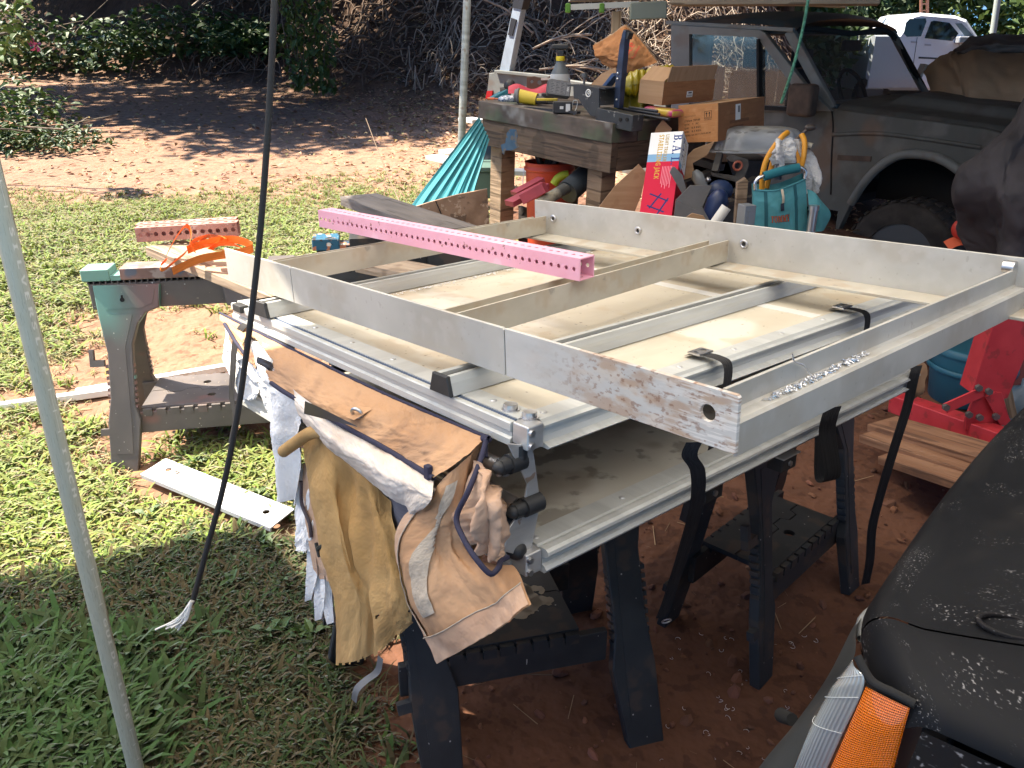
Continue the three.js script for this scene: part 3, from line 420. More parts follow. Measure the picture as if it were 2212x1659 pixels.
  part(tent, 'canvas_roll', tube([c(612, 975, 0.075), c(640, 955, 0.08), c(672, 935, 0.08), c(700, 930, 0.07)], 0.012, 16, 12), goldM);
  // hanging drapes
  const dropRows = rowz([[[655, 955, 0.05], [695, 938, 0.06], [742, 985, 0.07], [794, 1032, 0.065], [842, 1084, 0.055]], [[664, 1060, 0.05], [712, 1070, 0.085], [762, 1090, 0.06], [806, 1110, 0.085], [850, 1134, 0.06]], [[692, 1190, 0.055], [737, 1200, 0.095], [778, 1210, 0.065], [828, 1215, 0.09], [874, 1226, 0.06]], [[724, 1300, 0.055], [762, 1310, 0.085], [802, 1312, 0.065], [848, 1312, 0.085], [890, 1318, 0.06]], [[730, 1440, 0.05], [766, 1438, 0.065], [808, 1424, 0.055], [850, 1384, 0.065], [890, 1340, 0.055]]]);
  part(tent, 'canvas_drape', sheet(dropRows, 80, 110, { disp: (u, v) => 0.009 * Math.sin(u * 14 + v * 5 + Math.sin(v * 4) * 1.6) * (0.3 + 0.7 * sstep(0, 0.3, v)) * (1 - 0.6 * v) + 0.024 * (wn(u * 3.4 + v * 1.5, v * 3 - u, 431) - 0.5) + 0.0025 * (wn(u * 14 + v * 10, v * 12 - u * 8, 432) - 0.5) + 0.012 * Math.exp(-(((u - 0.72 + 0.28 * v) / 0.05) ** 2)) * sstep(0, 0.2, v) - 0.012 * Math.exp(-(((u - 0.40 - 0.25 * v) / 0.06) ** 2)) * sstep(0.1, 0.4, v), cut: (u, v) => v > 0.985 + 0.03 * (wn(u * 40, 2, 433) - 0.5) || Math.hypot((u - 0.62) * 0.7, (v - 0.79)) < 0.006 + 0.004 * wn(u * 90, v * 90) || Math.hypot((u - 0.93) * 0.7, v - 0.74) < 0.009 }), goldM, 'golden tan canvas hanging down with a torn lower edge');
  part(tent, 'canvas_strip', sheet(rowz([[[650, 1000, 0.035], [690, 1010, 0.04]], [[655, 1100, 0.04], [705, 1110, 0.045]], [[672, 1210, 0.045], [722, 1220, 0.05]], [[690, 1250, 0.045], [730, 1260, 0.045]]]), 20, 30, { disp: wr(0.02, 3, 441) }), pinkCanvasM);
  { const k = part(tent, 'toggle', beam(c(682, 1172, 0.055), c(690, 1204, 0.058), 0.007, 0.007, { r: 0.002 }), blackM); part(k, 'toggle_loop', beam(c(685, 1186, 0.058), c(708, 1172, 0.062), 0.006, 0.008, { r: 0.002 }), blackM); }
  part(tent, 'zip_edge', tube([c(650, 1040, 0.05), c(652, 1090, 0.05), c(668, 1130, 0.05), c(672, 1160, 0.05)], 0.004, 16, 6), flat(0.06, 0.05, 0.06, 0.7));
  part(tent, 'mesh_panel', sheet(rowz([[[815, 1045, 0.045], [850, 1072, 0.05], [890, 1100, 0.05]], [[826, 1130, 0.045], [856, 1160, 0.05], [882, 1190, 0.05]], [[846, 1225, 0.04], [866, 1245, 0.045], [884, 1260, 0.04]], [[862, 1330, 0.035], [872, 1335, 0.04], [886, 1340, 0.04]]]), 16, 24, { disp: wr(0.012, 4, 445) }), slateM);
  { const k = part(tent, 'pull_loop', tube([c(842, 1070, 0.045), c(836, 1100, 0.05)], 0.004, 6, 6), blackM); part(k, 'ring', buv(new THREE.TorusGeometry(0.011, 0.0025, 6, 16).rotateY(1.0)).translate(...c(837, 1116, 0.052).toArray()), blackM); }
  const rightRows = rowz([[[908, 1102, 0.088], [945, 1048, 0.088], [992, 1002, 0.07], [1026, 972, 0.04], [1051, 948, 0.006]], [[882, 1118, 0.088], [936, 1122, 0.098], [986, 1112, 0.07], [1006, 1092, 0.045], [1024, 1050, 0.02]], [[872, 1200, 0.085], [922, 1200, 0.105], [968, 1180, 0.08], [1004, 1190, 0.055], [1048, 1200, 0.03]], [[880, 1320, 0.085], [932, 1300, 0.105], [992, 1272, 0.095], [1052, 1250, 0.07], [1104, 1214, 0.035]], [[940, 1437, 0.08], [986, 1411, 0.095], [1042, 1380, 0.095], [1102, 1342, 0.08], [1146, 1305, 0.06]]]);
  const rightF = dispFn(rowsFn(rightRows), (u, v) => 0.014 * Math.sin(u * 11 - v * 5) * sstep(0.05, 0.4, v) * (1 - 0.75 * sstep(0.6, 1, v)) + 0.016 * (wn(u * 5, v * 5, 451) - 0.5) + 0.002 * (wn(u * 15 - v * 8, v * 13 + u * 6, 452) - 0.5) + 0.010 * Math.exp(-(((u - 0.55 - 0.5 * (v - 0.4)) / 0.05) ** 2)) * sstep(0.2, 0.4, v) * sstep(0.85, 0.6, v));
  const dr = part(tent, 'canvas_drape', sheetFn(rightF, 90, 110), canvasM, 'brown canvas drape with a pale strip and stitched hem');
  const over = (f, a, b, v0, v1, off) => { const g = (s, t) => { const v = lerp(v0, v1, t), u = lerp(a(v), b(v), s), p = f(u, v), e = 0.01, n = f(u + e, v).sub(f(u - e, v)).cross(f(u, Math.min(1, v + e)).sub(f(u, Math.max(0, v - e)))).normalize(); if (n.x > 0) n.negate(); return p.addScaledVector(n, off); }; return g; };
  const cen = (v) => v < 0.25 ? lerp(0.47, 0.28, v / 0.25) : lerp(0.28, 0.22, (v - 0.25) / 0.5) + 0.03 * Math.sin(v * 9);
  part(dr, 'pale_strip', sheetFn(over(rightF, (v) => cen(v) - 0.055, (v) => cen(v) + 0.055, 0.06, 0.80, 0.0025), 8, 60), velcroM);
  part(dr, 'hem', sheetFn(over(rightF, () => 0.005, () => 0.995, 0.885, 0.998, 0.003), 60, 8), pinkCanvasM);
  part(dr, 'side_hem', sheetFn(over(rightF, () => 0.005, () => 0.07, 0.1, 0.88, 0.003), 4, 50), pinkCanvasM);
  for (const [u0, v0, v1] of [[0.075, 0.1, 0.88]]) edge((u, v) => over(rightF, () => 0.075, () => 0.075, 0, 1, 0.004)(0, u), 0, v0, v1, 24, 0.0009, velcroM, 'seam', dr);
  part(dr, 'seam', tube(Array.from({ length: 24 }, (_, i) => over(rightF, () => lerp(0.01, 0.99, i / 23), () => 0, 0, 1, 0.004)(0, 0.885)), 0.0009, 60, 5), velcroM);
  part(tent, 'gathered_canvas', sheet(rowz([[[1012, 1000, 0.03], [1040, 1000, 0.05], [1068, 1040, 0.03], [1078, 1060, 0.0]], [[996, 1080, 0.06], [1036, 1075, 0.09], [1070, 1090, 0.07], [1088, 1110, 0.01]], [[990, 1125, 0.06], [1030, 1150, 0.085], [1070, 1165, 0.07], [1086, 1180, 0.02]], [[1012, 1180, 0.06], [1040, 1205, 0.075], [1072, 1215, 0.06], [1088, 1208, 0.03]]]), 60, 60, { disp: (u, v) => 0.008 * Math.sin(u * 21 + v * 7 + Math.sin(v * 6) * 1.6) + 0.03 * (wn(u * 4 + v * 2, v * 4, 461) - 0.5) + 0.008 * Math.abs(wn(u * 9, v * 7, 462) - 0.5) }), pinkCanvasM, 'bunched canvas beside the hinge knobs');
  part(tent, 'piping', tube([c(1052, 946, 0.012), c(1036, 1000, 0.045), c(1012, 1060, 0.075), c(986, 1120, 0.09), c(1002, 1165, 0.10), c(1032, 1212, 0.105), c(1060, 1240, 0.095), c(1076, 1228, 0.075), c(1082, 1212, 0.05), c(1096, 1204, 0.03)], 0.0042, 60, 6), navyM);
  { const k = c(1050, 948, 0.008); part(tent, 'tied_knot', merge([ball(0.008, k.x, k.y, k.z, 1, 0.8, 1.3, 1), tube([k, k.clone().add(V3(-0.01, -0.022, 0.012))], 0.003, 4, 5), tube([k, k.clone().add(V3(-0.012, 0.012, 0.02))], 0.0026, 4, 5)]), navyM); }
  // webbing straps and buckles
  const wd = (p) => toTent(p);
  const strap = (pts, w, side, buckle) => { const s = part(tent, 'webbing_strap', ribbon(pts, w, side), strapM); if (buckle) part(s, 'buckle', merge([prism([[-0.02, -0.013], [0.02, -0.013], [0.02, 0.013], [-0.02, 0.013]], 0.003, { holes: [[-0.009, 0, 0.006], [0.009, 0, 0.006]] }).rotateX(-Math.PI / 2).translate(buckle.x, buckle.y, buckle.z)]), steelM); };
  for (const x of [0.447, 0.951]) strap([V3(x, 0.003, -0.06), V3(x, 0.010, -0.035), V3(x, 0.012, 0.0), V3(x + 0.004, 0.002, 0.02), V3(x + 0.004, -0.04, 0.022), V3(x + 0.006, -0.10, 0.012), V3(x + 0.004, -0.16, 0.004)], 0.026, V3(1, 0, 0), V3(x, 0.012, -0.035));
  strap([c(530, 700, 0.01), c(518, 712, 0.02), c(506, 750, 0.03), c(502, 810, 0.03), c(500, 860, 0.02), c(508, 905, 0.015), c(498, 960, 0.01)], 0.03, V3(0, 0, 1));
  { const q = tl(520, 692, 'x', 0); part(tent, 'strap_clip', boxAt(-0.008, 0.012, -0.012, 0.004, q.z - 0.02, q.z + 0.02, 0.002), blackM); }
  strap([wd(Dz(1500, 955, 1.05)), wd(Dz(1490, 985, 1.06)), wd(Dz(1508, 1020, 1.1)), wd(Dz(1505, 1090, 1.2)), wd(Dz(1480, 1180, 1.35)), wd(Dz(1445, 1290, 1.5)), wd(Dz(1428, 1335, 1.55))], 0.024, V3(0.7, 0, 0.5));
  strap([wd(Dz(1800, 880, 1.5)), wd(Dz(1792, 905, 1.5)), wd(Dz(1788, 940, 1.52)), wd(Dz(1800, 1028, 1.56)), wd(Dz(1778, 1030, 1.58)), wd(Dz(1778, 940, 1.58))], 0.045, V3(0.9, 0, 0.3));
  strap([wd(Dz(1982, 790, 1.86)), wd(Dz(1975, 815, 1.85)), wd(Dz(1960, 880, 1.88)), wd(Dz(1935, 960, 1.9)), wd(Dz(1905, 1060, 1.95)), wd(Dz(1885, 1140, 2.0)), wd(Dz(1880, 1210, 2.05)), wd(Dz(1870, 1262, 2.1))], 0.032, V3(0.9, 0, 0.4));
  part(tent, 'strap_ring', buv(new THREE.TorusGeometry(0.011, 0.0018, 6, 18).rotateX(1.1)).translate(...wd(Dz(1440, 1342, 1.55)).toArray()), steelM);
  part(tent, 'canvas_corner', sheet([[wd(Dz(1985, 770, 1.9)), wd(Dz(2000, 790, 1.95))], [wd(Dz(1960, 840, 1.9)), wd(Dz(2002, 835, 1.95))], [wd(Dz(1955, 870, 1.95)), wd(Dz(1990, 855, 2.0))]], 10, 10, { disp: wr(0.02, 3, 471) }), canvasM);
}
// ---------- aluminium frame on top ----------
const FO = V3(0.256, 1.215, -0.853), FX = V3(0.736, -0.0021, -0.6769), FY = V3(-0.0295, 0.9989, -0.0353), FZ = V3(0.6764, 0.0459, 0.7351);
const frameMx = new THREE.Matrix4().makeBasis(FX, FY, FZ).setPosition(FO);
const fl = (px, py, axis, val) => { const n = { x: FX, y: FY, z: FZ }[axis], q = onPlane(px, py, FO.clone().addScaledVector(n, val), n).sub(FO); return V3(q.dot(FX), q.dot(FY), q.dot(FZ)); };
const fr = thing('aluminium_rack', 'large weathered aluminium frame of plates and channels resting on the tent panel', 'metal frame', null, null, frameMx);
{
  const rustTex = dtex(1024, 256, (u, v) => {
    let col = mix3([0.43, 0.42, 0.39], [0.53, 0.515, 0.48], fbm2(u, v, 8, 4, 900, 4));
    const k = sstep(0.04, 0.6, u + 0.25 * (fbm2(u, v, 4, 2, 901, 3) - 0.5));
    col = mix3(col, [0.55, 0.48, 0.40], 0.7 * k * sstep(0.42, 0.6, fbm2(u, v, 10, 5, 902, 4)));
    col = mix3(col, [0.36, 0.22, 0.125], 0.65 * k * sstep(0.40, 0.70, fbm2(u, v, 14, 6, 903, 5)));
    col = mix3(col, [0.20, 0.09, 0.045], 0.6 * k * sstep(0.58, 0.72, fbm2(u, v, 60, 16, 904, 4)));
    col = mix3(col, [0.68, 0.65, 0.60], 0.75 * sstep(0.62, 0.95, u) * sstep(0.52, 0.64, fbm2(u, v, 16, 34, 905, 4)));
    return col;
  });
  rustTex.wrapS = rustTex.wrapT = THREE.ClampToEdgeWrapping;
  const rustM = new THREE.MeshStandardMaterial({ map: rustTex, roughness: 0.7, metalness: 0.1, side: THREE.DoubleSide });
  const H0 = -0.073;
  // long near plate in three lengths, joints open; outline in (z, y), turned so that it faces -x
  const plate = (z0, z1, hole) => prism([[z0, H0], [z1 - 0.002, H0], [z1, H0 + 0.002], [z1, -0.003], [z1 - 0.003, 0], [z0, 0]], 0.006, { holes: hole ? [hole] : [], seg: 20, bevel: 0.0006 }).rotateY(-Math.PI / 2);
  part(fr, 'side_plate', plate(-1.328, -1.027), aluDullM); part(fr, 'side_plate', plate(-1.025, -0.390), aluDullM);
  const np = plate(-0.388, 0.004, [-0.036, -0.032, 0.0105]); { const p = np.attributes.position, uv = np.attributes.uv; for (let i = 0; i < p.count; i++) uv.setXY(i, (p.getZ(i) + 0.388) / 0.392, (p.getY(i) - H0) / -H0); }
  part(fr, 'side_plate', np, rustM, 'rust-stained near end of the long plate with a round hole');
  for (const z of [-1.026, -0.389]) part(fr, 'joint_backing', boxAt(0.0005, 0.004, H0, -0.004, z - 0.03, z + 0.03), flat(0.06, 0.05, 0.07, 0.8));
  part(fr, 'plate_flange', boxAt(0.001, 0.035, H0 + 0.0005, H0 + 0.006, -1.32, -0.01), aluDullM);
  // far angle: upright plate and ledge
  const bp = part(fr, 'back_plate', boxAt(0.932, 0.938, -0.096, 0.002, -1.295, 0.06, 0.0015), aluDullM);
  part(fr, 'back_ledge', boxAt(0.862, 0.9315, -0.097, -0.091, -1.29, 0.05, 0.001), aluCreamM);
  for (const [px, py] of [[1195, 472], [1378, 498], [1607, 527]]) { const q = fl(px, py, 'x', 0.93); const n = part(bp, 'weld_nut', buv(new THREE.TorusGeometry(0.008, 0.0032, 6, 14).rotateY(Math.PI / 2)).translate(0.93, q.y, q.z), steelM); part(n, 'bore_shade_disc', cyl(0.006, 0.002, 10).rotateZ(Math.PI / 2).translate(0.931, q.y, q.z), flat(0.02, 0.02, 0.02, 0.8)); }  // the bore is a dark disc in place of the shade inside the nut
  for (const [px, py] of [[1298, 505], [1318, 501], [1808, 575], [1790, 580]]) { const q = fl(px, py, 'y', -0.09); const b = part(fr, 'bolt', cyl(0.0085, 0.008, 6).translate(q.x, -0.084, q.z), steelM); part(b, 'bolt_shank', cyl(0.0045, 0.014, 10).translate(q.x, -0.075, q.z), steelM); }
  // cross channels, open at the top
  const channel = (a, b, w, h, mat) => { const L = a.distanceTo(b), d = b.clone().sub(a).normalize(), m = new THREE.Matrix4().makeBasis(d, V3(0, 1, 0).addScaledVector(d, -d.y).normalize(), d.clone().cross(V3(0, 1, 0)).normalize()).setPosition(a); const pr = [[-w / 2, -h], [w / 2, -h], [w / 2, 0], [w / 2 - 0.004, 0], [w / 2 - 0.004, -h + 0.004], [-w / 2 + 0.004, -h + 0.004], [-w / 2 + 0.004, -0.006], [-w / 2, -0.006]]; return part(fr, 'cross_channel', prism(pr.map(([x, y]) => [-x, y]), L).rotateY(Math.PI / 2).applyMatrix4(m), mat); };
  const ch1 = channel(V3(0.008, -0.006, -1.150), V3(0.925, -0.040, -1.268), 0.05, 0.05, aluCreamM), ch2 = channel(V3(0.008, -0.010, -0.56), V3(0.925, -0.038, -0.655), 0.056, 0.05, aluCreamM);
  for (const [px, py] of [[700, 545], [880, 515]]) { const q = fl(px, py, 'z', -1.16); part(ch1, 'screw_hole_shade', cyl(0.004, 0.003, 10).rotateX(Math.PI / 2).translate(q.x, q.y - 0.004, -1.155 - 0.128 * q.x + 0.027), flat(0.03, 0.03, 0.03)); }  // no real openings: dark discs painted for the shade in the screw holes
  // near Z-bar: back web, ledge, front web
  { const a = V3(0.0065, 0, 0), b = V3(0.945, -0.018, 0.012), L = a.distanceTo(b), d = b.clone().sub(a).normalize(), m = new THREE.Matrix4().makeBasis(d, V3(0, 1, 0).addScaledVector(d, -d.y).normalize(), d.clone().cross(V3(0, 1, 0)).normalize()).setPosition(a);
    const pr = [[-0.026, -0.002], [-0.021, -0.002], [-0.021, -0.031], [-0.018, -0.034], [-0.004, -0.035], [0, -0.039], [0, -0.080], [-0.005, -0.082], [-0.006, -0.041], [-0.022, -0.040], [-0.026, -0.036]];
    const zb = part(fr, 'near_bar', prism(pr.map(([x, y]) => [-x, y]), L).rotateY(Math.PI / 2).applyMatrix4(m), aluDullM);
    for (const x of [0.30, 0.52]) part(zb, 'rivet_hole_shade', cyl(0.004, 0.002, 10).rotateX(Math.PI / 2).translate(x, -0.022, -0.0205), flat(0.03, 0.02, 0.02));  // dark discs stand for the shade inside rivet holes
    const sh = [], cg = new THREE.BoxGeometry(0.006, 0.0012, 0.002);
    for (let k = 0; k < 260; k++) { const x = lerp(0.08, 0.34, rnd()); sh.push(frameMx.clone().multiply(mtx(V3(x, -0.034 - x * 0.018 + rnd() * 0.004, -0.011 + 0.010 * (rnd() - 0.5)), rr(0.4, 1.2), rnd() * 6, rr(-0.6, 0.6), rr(-0.6, 0.6)))); }
    stuff('drill_shavings', 'line of bright drill shavings lying on the near bar of the frame', 'metal shavings', cg, flat(0.75, 0.76, 0.78, 0.3, 0.9), sh);
    const s2 = []; for (let k = 0; k < 320; k++) { const t = rnd() < 0.5 ? rnd() * 0.35 + 0.2 : rnd() * 0.5 + 0.45; const q = tentMx.clone(); s2.push(q.multiply(mtx(V3(lerp(0.1, 1.1, t), 0.003 + rnd() * 0.003, lerp(-0.755, -0.865, t) - 0.005 + rnd() * rnd() * 0.02), rr(0.3, 1), rnd() * 6, rr(-0.6, 0.6), 0))); }
    stuff('channel_shavings', 'pale metal shavings along the far channel of the tent panel', 'metal shavings', cg, flat(0.8, 0.8, 0.8, 0.4, 0.7), s2);
    const curl = (pts, r) => tube(pts.map(([x, y]) => fl(x, y, 'z', -0.012)), r, 24, 4);
    part(fr, 'metal_curl', curl([[1712, 765], [1716, 780], [1738, 790], [1750, 808], [1785, 830]], 0.0012), flat(0.85, 0.85, 0.87, 0.3, 0.8)); part(fr, 'metal_curl', curl([[1825, 805], [1850, 790], [1875, 770], [1900, 788], [1930, 768]], 0.001), flat(0.85, 0.85, 0.87, 0.3, 0.8));
    part(fr, 'corner_bolt', cyl(0.012, 0.02, 12).rotateX(Math.PI / 2).translate(0.92, -0.015, -0.02), steelM); }
}
// ---------- perforated square tubes ----------
const pinkM = surf({ c: [0.76, 0.36, 0.46], c2: [0.82, 0.43, 0.53], fu: 5, fv: 5, S: 0.4, rough: 0.5, stains: [{ c: [0.30, 0.13, 0.12], th: 0.70, soft: 0.02, fu: 26, k: 0.9, oct: 5 }, { c: [0.86, 0.56, 0.64], th: 0.62, soft: 0.1, fu: 7, k: 0.5 }] });
const brickM = surf({ c: [0.33, 0.15, 0.12], c2: [0.44, 0.22, 0.18], fu: 6, fv: 6, S: 0.3, rough: 0.65, stains: [{ c: [0.55, 0.42, 0.38], th: 0.62, soft: 0.08, fu: 12, k: 0.6 }, { c: [0.12, 0.05, 0.04], th: 0.68, soft: 0.03, fu: 24, k: 0.7 }] });
function perforated(name, label, a, b, s, pitch, r, mat, up, group) {   // a..b along the middle of the bottom face
  const L = a.distanceTo(b), m = basisM(a, b.clone().sub(a), up), t = thing(name, label, 'steel tube', null, group, m);
  const holes = []; for (let x = pitch * 0.6; x < L - pitch * 0.4; x += pitch) holes.push(x);
  const face = (w) => prism([[0, 0], [L, 0], [L, w], [0, w]], 0.0022, { holes: holes.map((x) => [x, w / 2, r]), seg: 12 });
  part(t, 'side_wall', face(s).translate(0, 0, s / 2 - 0.0022), mat); part(t, 'side_wall', face(s).translate(0, 0, -s / 2), mat);
  part(t, 'top_wall', face(s - 0.0044).rotateX(-Math.PI / 2).translate(0, s - 0.0022 - 0.0001, s / 2 - 0.0022), mat); part(t, 'bottom_wall', face(s - 0.0044).rotateX(-Math.PI / 2).translate(0, 0.0001, s / 2 - 0.0022), mat);
  return t;
}
perforated('square_tube', 'long pink perforated square steel tube lying across the frame', Hh(705, 487, 1.156), Hh(1268, 603, 1.176), 0.042, 0.0185, 0.0042, pinkM, V3(0, 1, 0));
// ---------- shade canopy overhead, its poles ----------
{
  const t = thing('shade_canopy', 'pale fabric shade canopy stretched overhead, out of view above the tent, its edge shaped for the light', 'canopy', V3(1, 2.5, -1));
  const s = new THREE.Shape([[-3.8, -2.15], [-3.05, -2.34], [-2.3, -2.64], [-2.05, -2.3], [-1.75, -1.95], [-1.45, -1.72], [-1.26, -1.72], [-1.5, -2.3], [-1.5, -3.4], [-1.05, -3.8], [-1.05, -6.2], [2.2, -6.2], [2.2, 1.0], [-3.8, 1.0]].map((p) => new THREE.Vector2(p[0], -p[1])));  // outline notched to set where sun and shade fall below
  part(t, 'fabric_sheet', buv(new THREE.ShapeGeometry(s).rotateX(-Math.PI / 2)).translate(0, 2.5, 0), flat(0.86, 0.85, 0.82, 0.95, 0, { transmission: 0.64, thickness: 0 }));
  const r = thing('added_shade_roof', 'added dark roof out of view overhead, keeping light off the parked vehicles', 'roof', V3(4, 2.7, -2));  // unseen roof added only to darken the truck and its surroundings
  part(r, 'roof_sheet', boxAt(0.3, 7.6, 2.78, 2.82, -10.2, -2.2), flat(0.12, 0.12, 0.12, 0.8));
  part(r, 'roof_sheet', boxAt(2.25, 7.6, 2.74, 2.779, -2.4, 0.8), flat(0.12, 0.12, 0.12, 0.8));
  for (const z of [-9.8, -6.4, -3.0]) part(r, 'rafter', boxAt(0.35, 7.5, 2.66, 2.779, z - 0.04, z + 0.04), flat(0.2, 0.13, 0.08, 0.9));
}
const poleTex = canvasTex(256, 2048, (g, w, h) => {
  g.fillStyle = '#a4aa9c'; g.fillRect(0, 0, w, h);
  for (let k = 0; k < 9000; k++) { const v = 110 + Math.floor(rnd() * 75); g.fillStyle = `rgba(${v},${v + 8},${v},0.35)`; g.fillRect(rnd() * w, rnd() * h, 1 + rnd() * 2, 2 + rnd() * 14); }
  for (let k = 0; k < 160; k++) { g.fillStyle = `rgba(88,74,56,${0.12 + rnd() * 0.3})`; const x = w * 0.60 + (rnd() - 0.5) * 34; g.fillRect(x, rnd() * h, 3 + rnd() * 9, 10 + rnd() * 90); }
  g.save(); g.translate(w * 0.47, 0); g.rotate(Math.PI / 2); g.font = 'bold 26px sans-serif'; g.textBaseline = 'middle'; g.fillStyle = 'rgba(205,208,200,0.85)';
  const words = ['SILVERSLIP', 'INCH MARK', 'GUIDE-LINE', 'SILVERSLIP', 'INCH MARK', 'GUIDE-LINE', 'SILVERSLIP']; let x = 30;
  for (const s of words) { let q = x; for (const ch of s) { g.fillText(ch, q, 0); q += 21; } q += 14; g.fillRect(q, -1, 64, 2); for (const d of [0, 32, 64]) g.fillRect(q + d, -9, 2, 18); x = q + 90; }
  g.restore();
});
poleTex.wrapS = THREE.RepeatWrapping;
const galvM = new THREE.MeshStandardMaterial({ map: poleTex, roughness: 0.5, metalness: 0.15, side: THREE.DoubleSide });
{
  const c = Dz(131, 995, 1.3), a = V3(c.x + 0.012, gnd(c.x, c.z) - 0.05, c.z + 0.01), b = V3(c.x - 0.02, 2.49, c.z - 0.02), L = a.distanceTo(b);
  const g = new THREE.CylinderGeometry(0.0157, 0.0157, L, 28, 1); g.userData.uv = 1; g.rotateY(-1.85);
  const q = new THREE.Quaternion().setFromUnitVectors(V3(0, 1, 0), b.clone().sub(a).normalize()); g.applyQuaternion(q); g.translate((a.x + b.x) / 2, (a.y + b.y) / 2, (a.z + b.z) / 2);
  solo('canopy_pole', 'galvanised steel pole with stamped lettering standing close by in the grass', 'pole', g, galvM, a);
  const p1 = Dz(1009, 0, 5.3), p0 = Dz(997, 300, 5.3), d = p1.clone().sub(p0).normalize(), ft = p0.clone().addScaledVector(d, -(p0.y - gnd(p0.x, p0.z)) / d.y), tp = p0.clone().addScaledVector(d, (2.49 - p0.y) / d.y);
  solo('canopy_pole', 'thin weathered metal pole standing behind the workbench corner', 'pole', rod(ft, tp, 0.0235, 0.0235, 16), surf({ c: [0.30, 0.31, 0.27], c2: [0.45, 0.46, 0.42], fu: 30, fv: 4, S: 0.6, rough: 0.5, metal: 0.5, stains: [{ c: [0.22, 0.15, 0.09], th: 0.6, soft: 0.1, fu: 9, k: 0.7 }] }), ft);
}
// ---------- black cord with a frayed white end ----------
{
  const z = 1.22, pts = [[592, -60], [590, 60], [577, 300], [560, 520], [540, 700], [512, 900], [480, 1060], [448, 1180], [415, 1303]].map(([x, y], i) => Dz(x, y, z - i * 0.008));
  pts.unshift(V3(pts[0].x + 0.01, 2.49, pts[0].z)); const t = thing('black_rope', 'black sheathed cord hanging in front with a frayed white end', 'cord', pts[0]);
  part(t, 'sheath', tube(pts, 0.0048, 70, 8), flat(0.012, 0.012, 0.012, 0.7));
  const e = Dz(415, 1303, z - 0.072);
  for (let k = 0; k < 9; k++) { const f = Dz(lerp(338, 385, k / 8) + rr(-6, 6), 1361 - k * 0.5 + rr(-7, 7), z - 0.08 + rr(-0.01, 0.01)), m = Dz(lerp(380, 403, k / 8), 1342 + rr(-6, 6), z - 0.075); if (k > 0) f.lerp(m, rr(0, 0.55)); part(t, 'frayed_strand', tube([e.clone().add(V3(rr(-1, 1) * 0.0025, 0.004, rr(-1, 1) * 0.0025)), m, f], 0.0018, 10, 4), flat(0.66, 0.66, 0.62, 0.9)); }
}
// ---------- folding plastic sawhorses ----------
const plasticBlack = surf({ c: [0.020, 0.022, 0.024], c2: [0.034, 0.036, 0.038], fu: 5, fv: 5, S: 0.35, size: 512, rough: 0.55, stains: [{ c: [0.09, 0.06, 0.04], th: 0.60, soft: 0.12, fu: 5, k: 0.5 }, { c: [0.5, 0.48, 0.44], th: 0.88, soft: 0.01, fu: 22, fv: 16, k: 0.9, oct: 3 }] });
const plasticGrey = surf({ c: [0.085, 0.075, 0.07], c2: [0.14, 0.12, 0.11], fu: 5, fv: 5, S: 0.5, size: 512, rough: 0.55, stains: [{ c: [0.24, 0.11, 0.09], th: 0.55, soft: 0.14, fu: 3, k: 0.6 }, { c: [0.42, 0.34, 0.26], th: 0.88, soft: 0.015, fu: 40, k: 0.7, oct: 2 }, { c: [0.7, 0.7, 0.66], th: 0.91, soft: 0.01, fu: 44, k: 0.8, oct: 2 }] });
const tealOver = dtex(512, 512, (u, v) => { const b = mix3([0.085, 0.078, 0.074], [0.13, 0.115, 0.105], fbm2(u, v, 8, 8, 951, 4)), n = 0.16 * (fbm2(u, v, 6, 6, 952, 4) - 0.5); let c = mix3(b, [0.26, 0.12, 0.10], 0.55 * sstep(0.22, 0.5, u + n) * sstep(0.55, 0.8, v + n)); c = mix3(c, [0.13, 0.30, 0.255], 0.85 * sstep(0.34, 0.16, u + n) * sstep(0.62, 0.86, v + n)); return mix3(c, [0.62, 0.6, 0.55], 0.8 * sstep(0.9, 0.91, fbm2(u, v, 60, 90, 953, 2))); });
tealOver.wrapS = tealOver.wrapT = THREE.ClampToEdgeWrapping; tealOver.repeat.set(1 / 0.6, 1 / 0.9); tealOver.offset.set(0.1, 0.93);
const tealM = new THREE.MeshStandardMaterial({ map: tealOver, roughness: 0.55, side: THREE.DoubleSide });
const slotM = flat(0.008, 0.008, 0.008, 0.9);
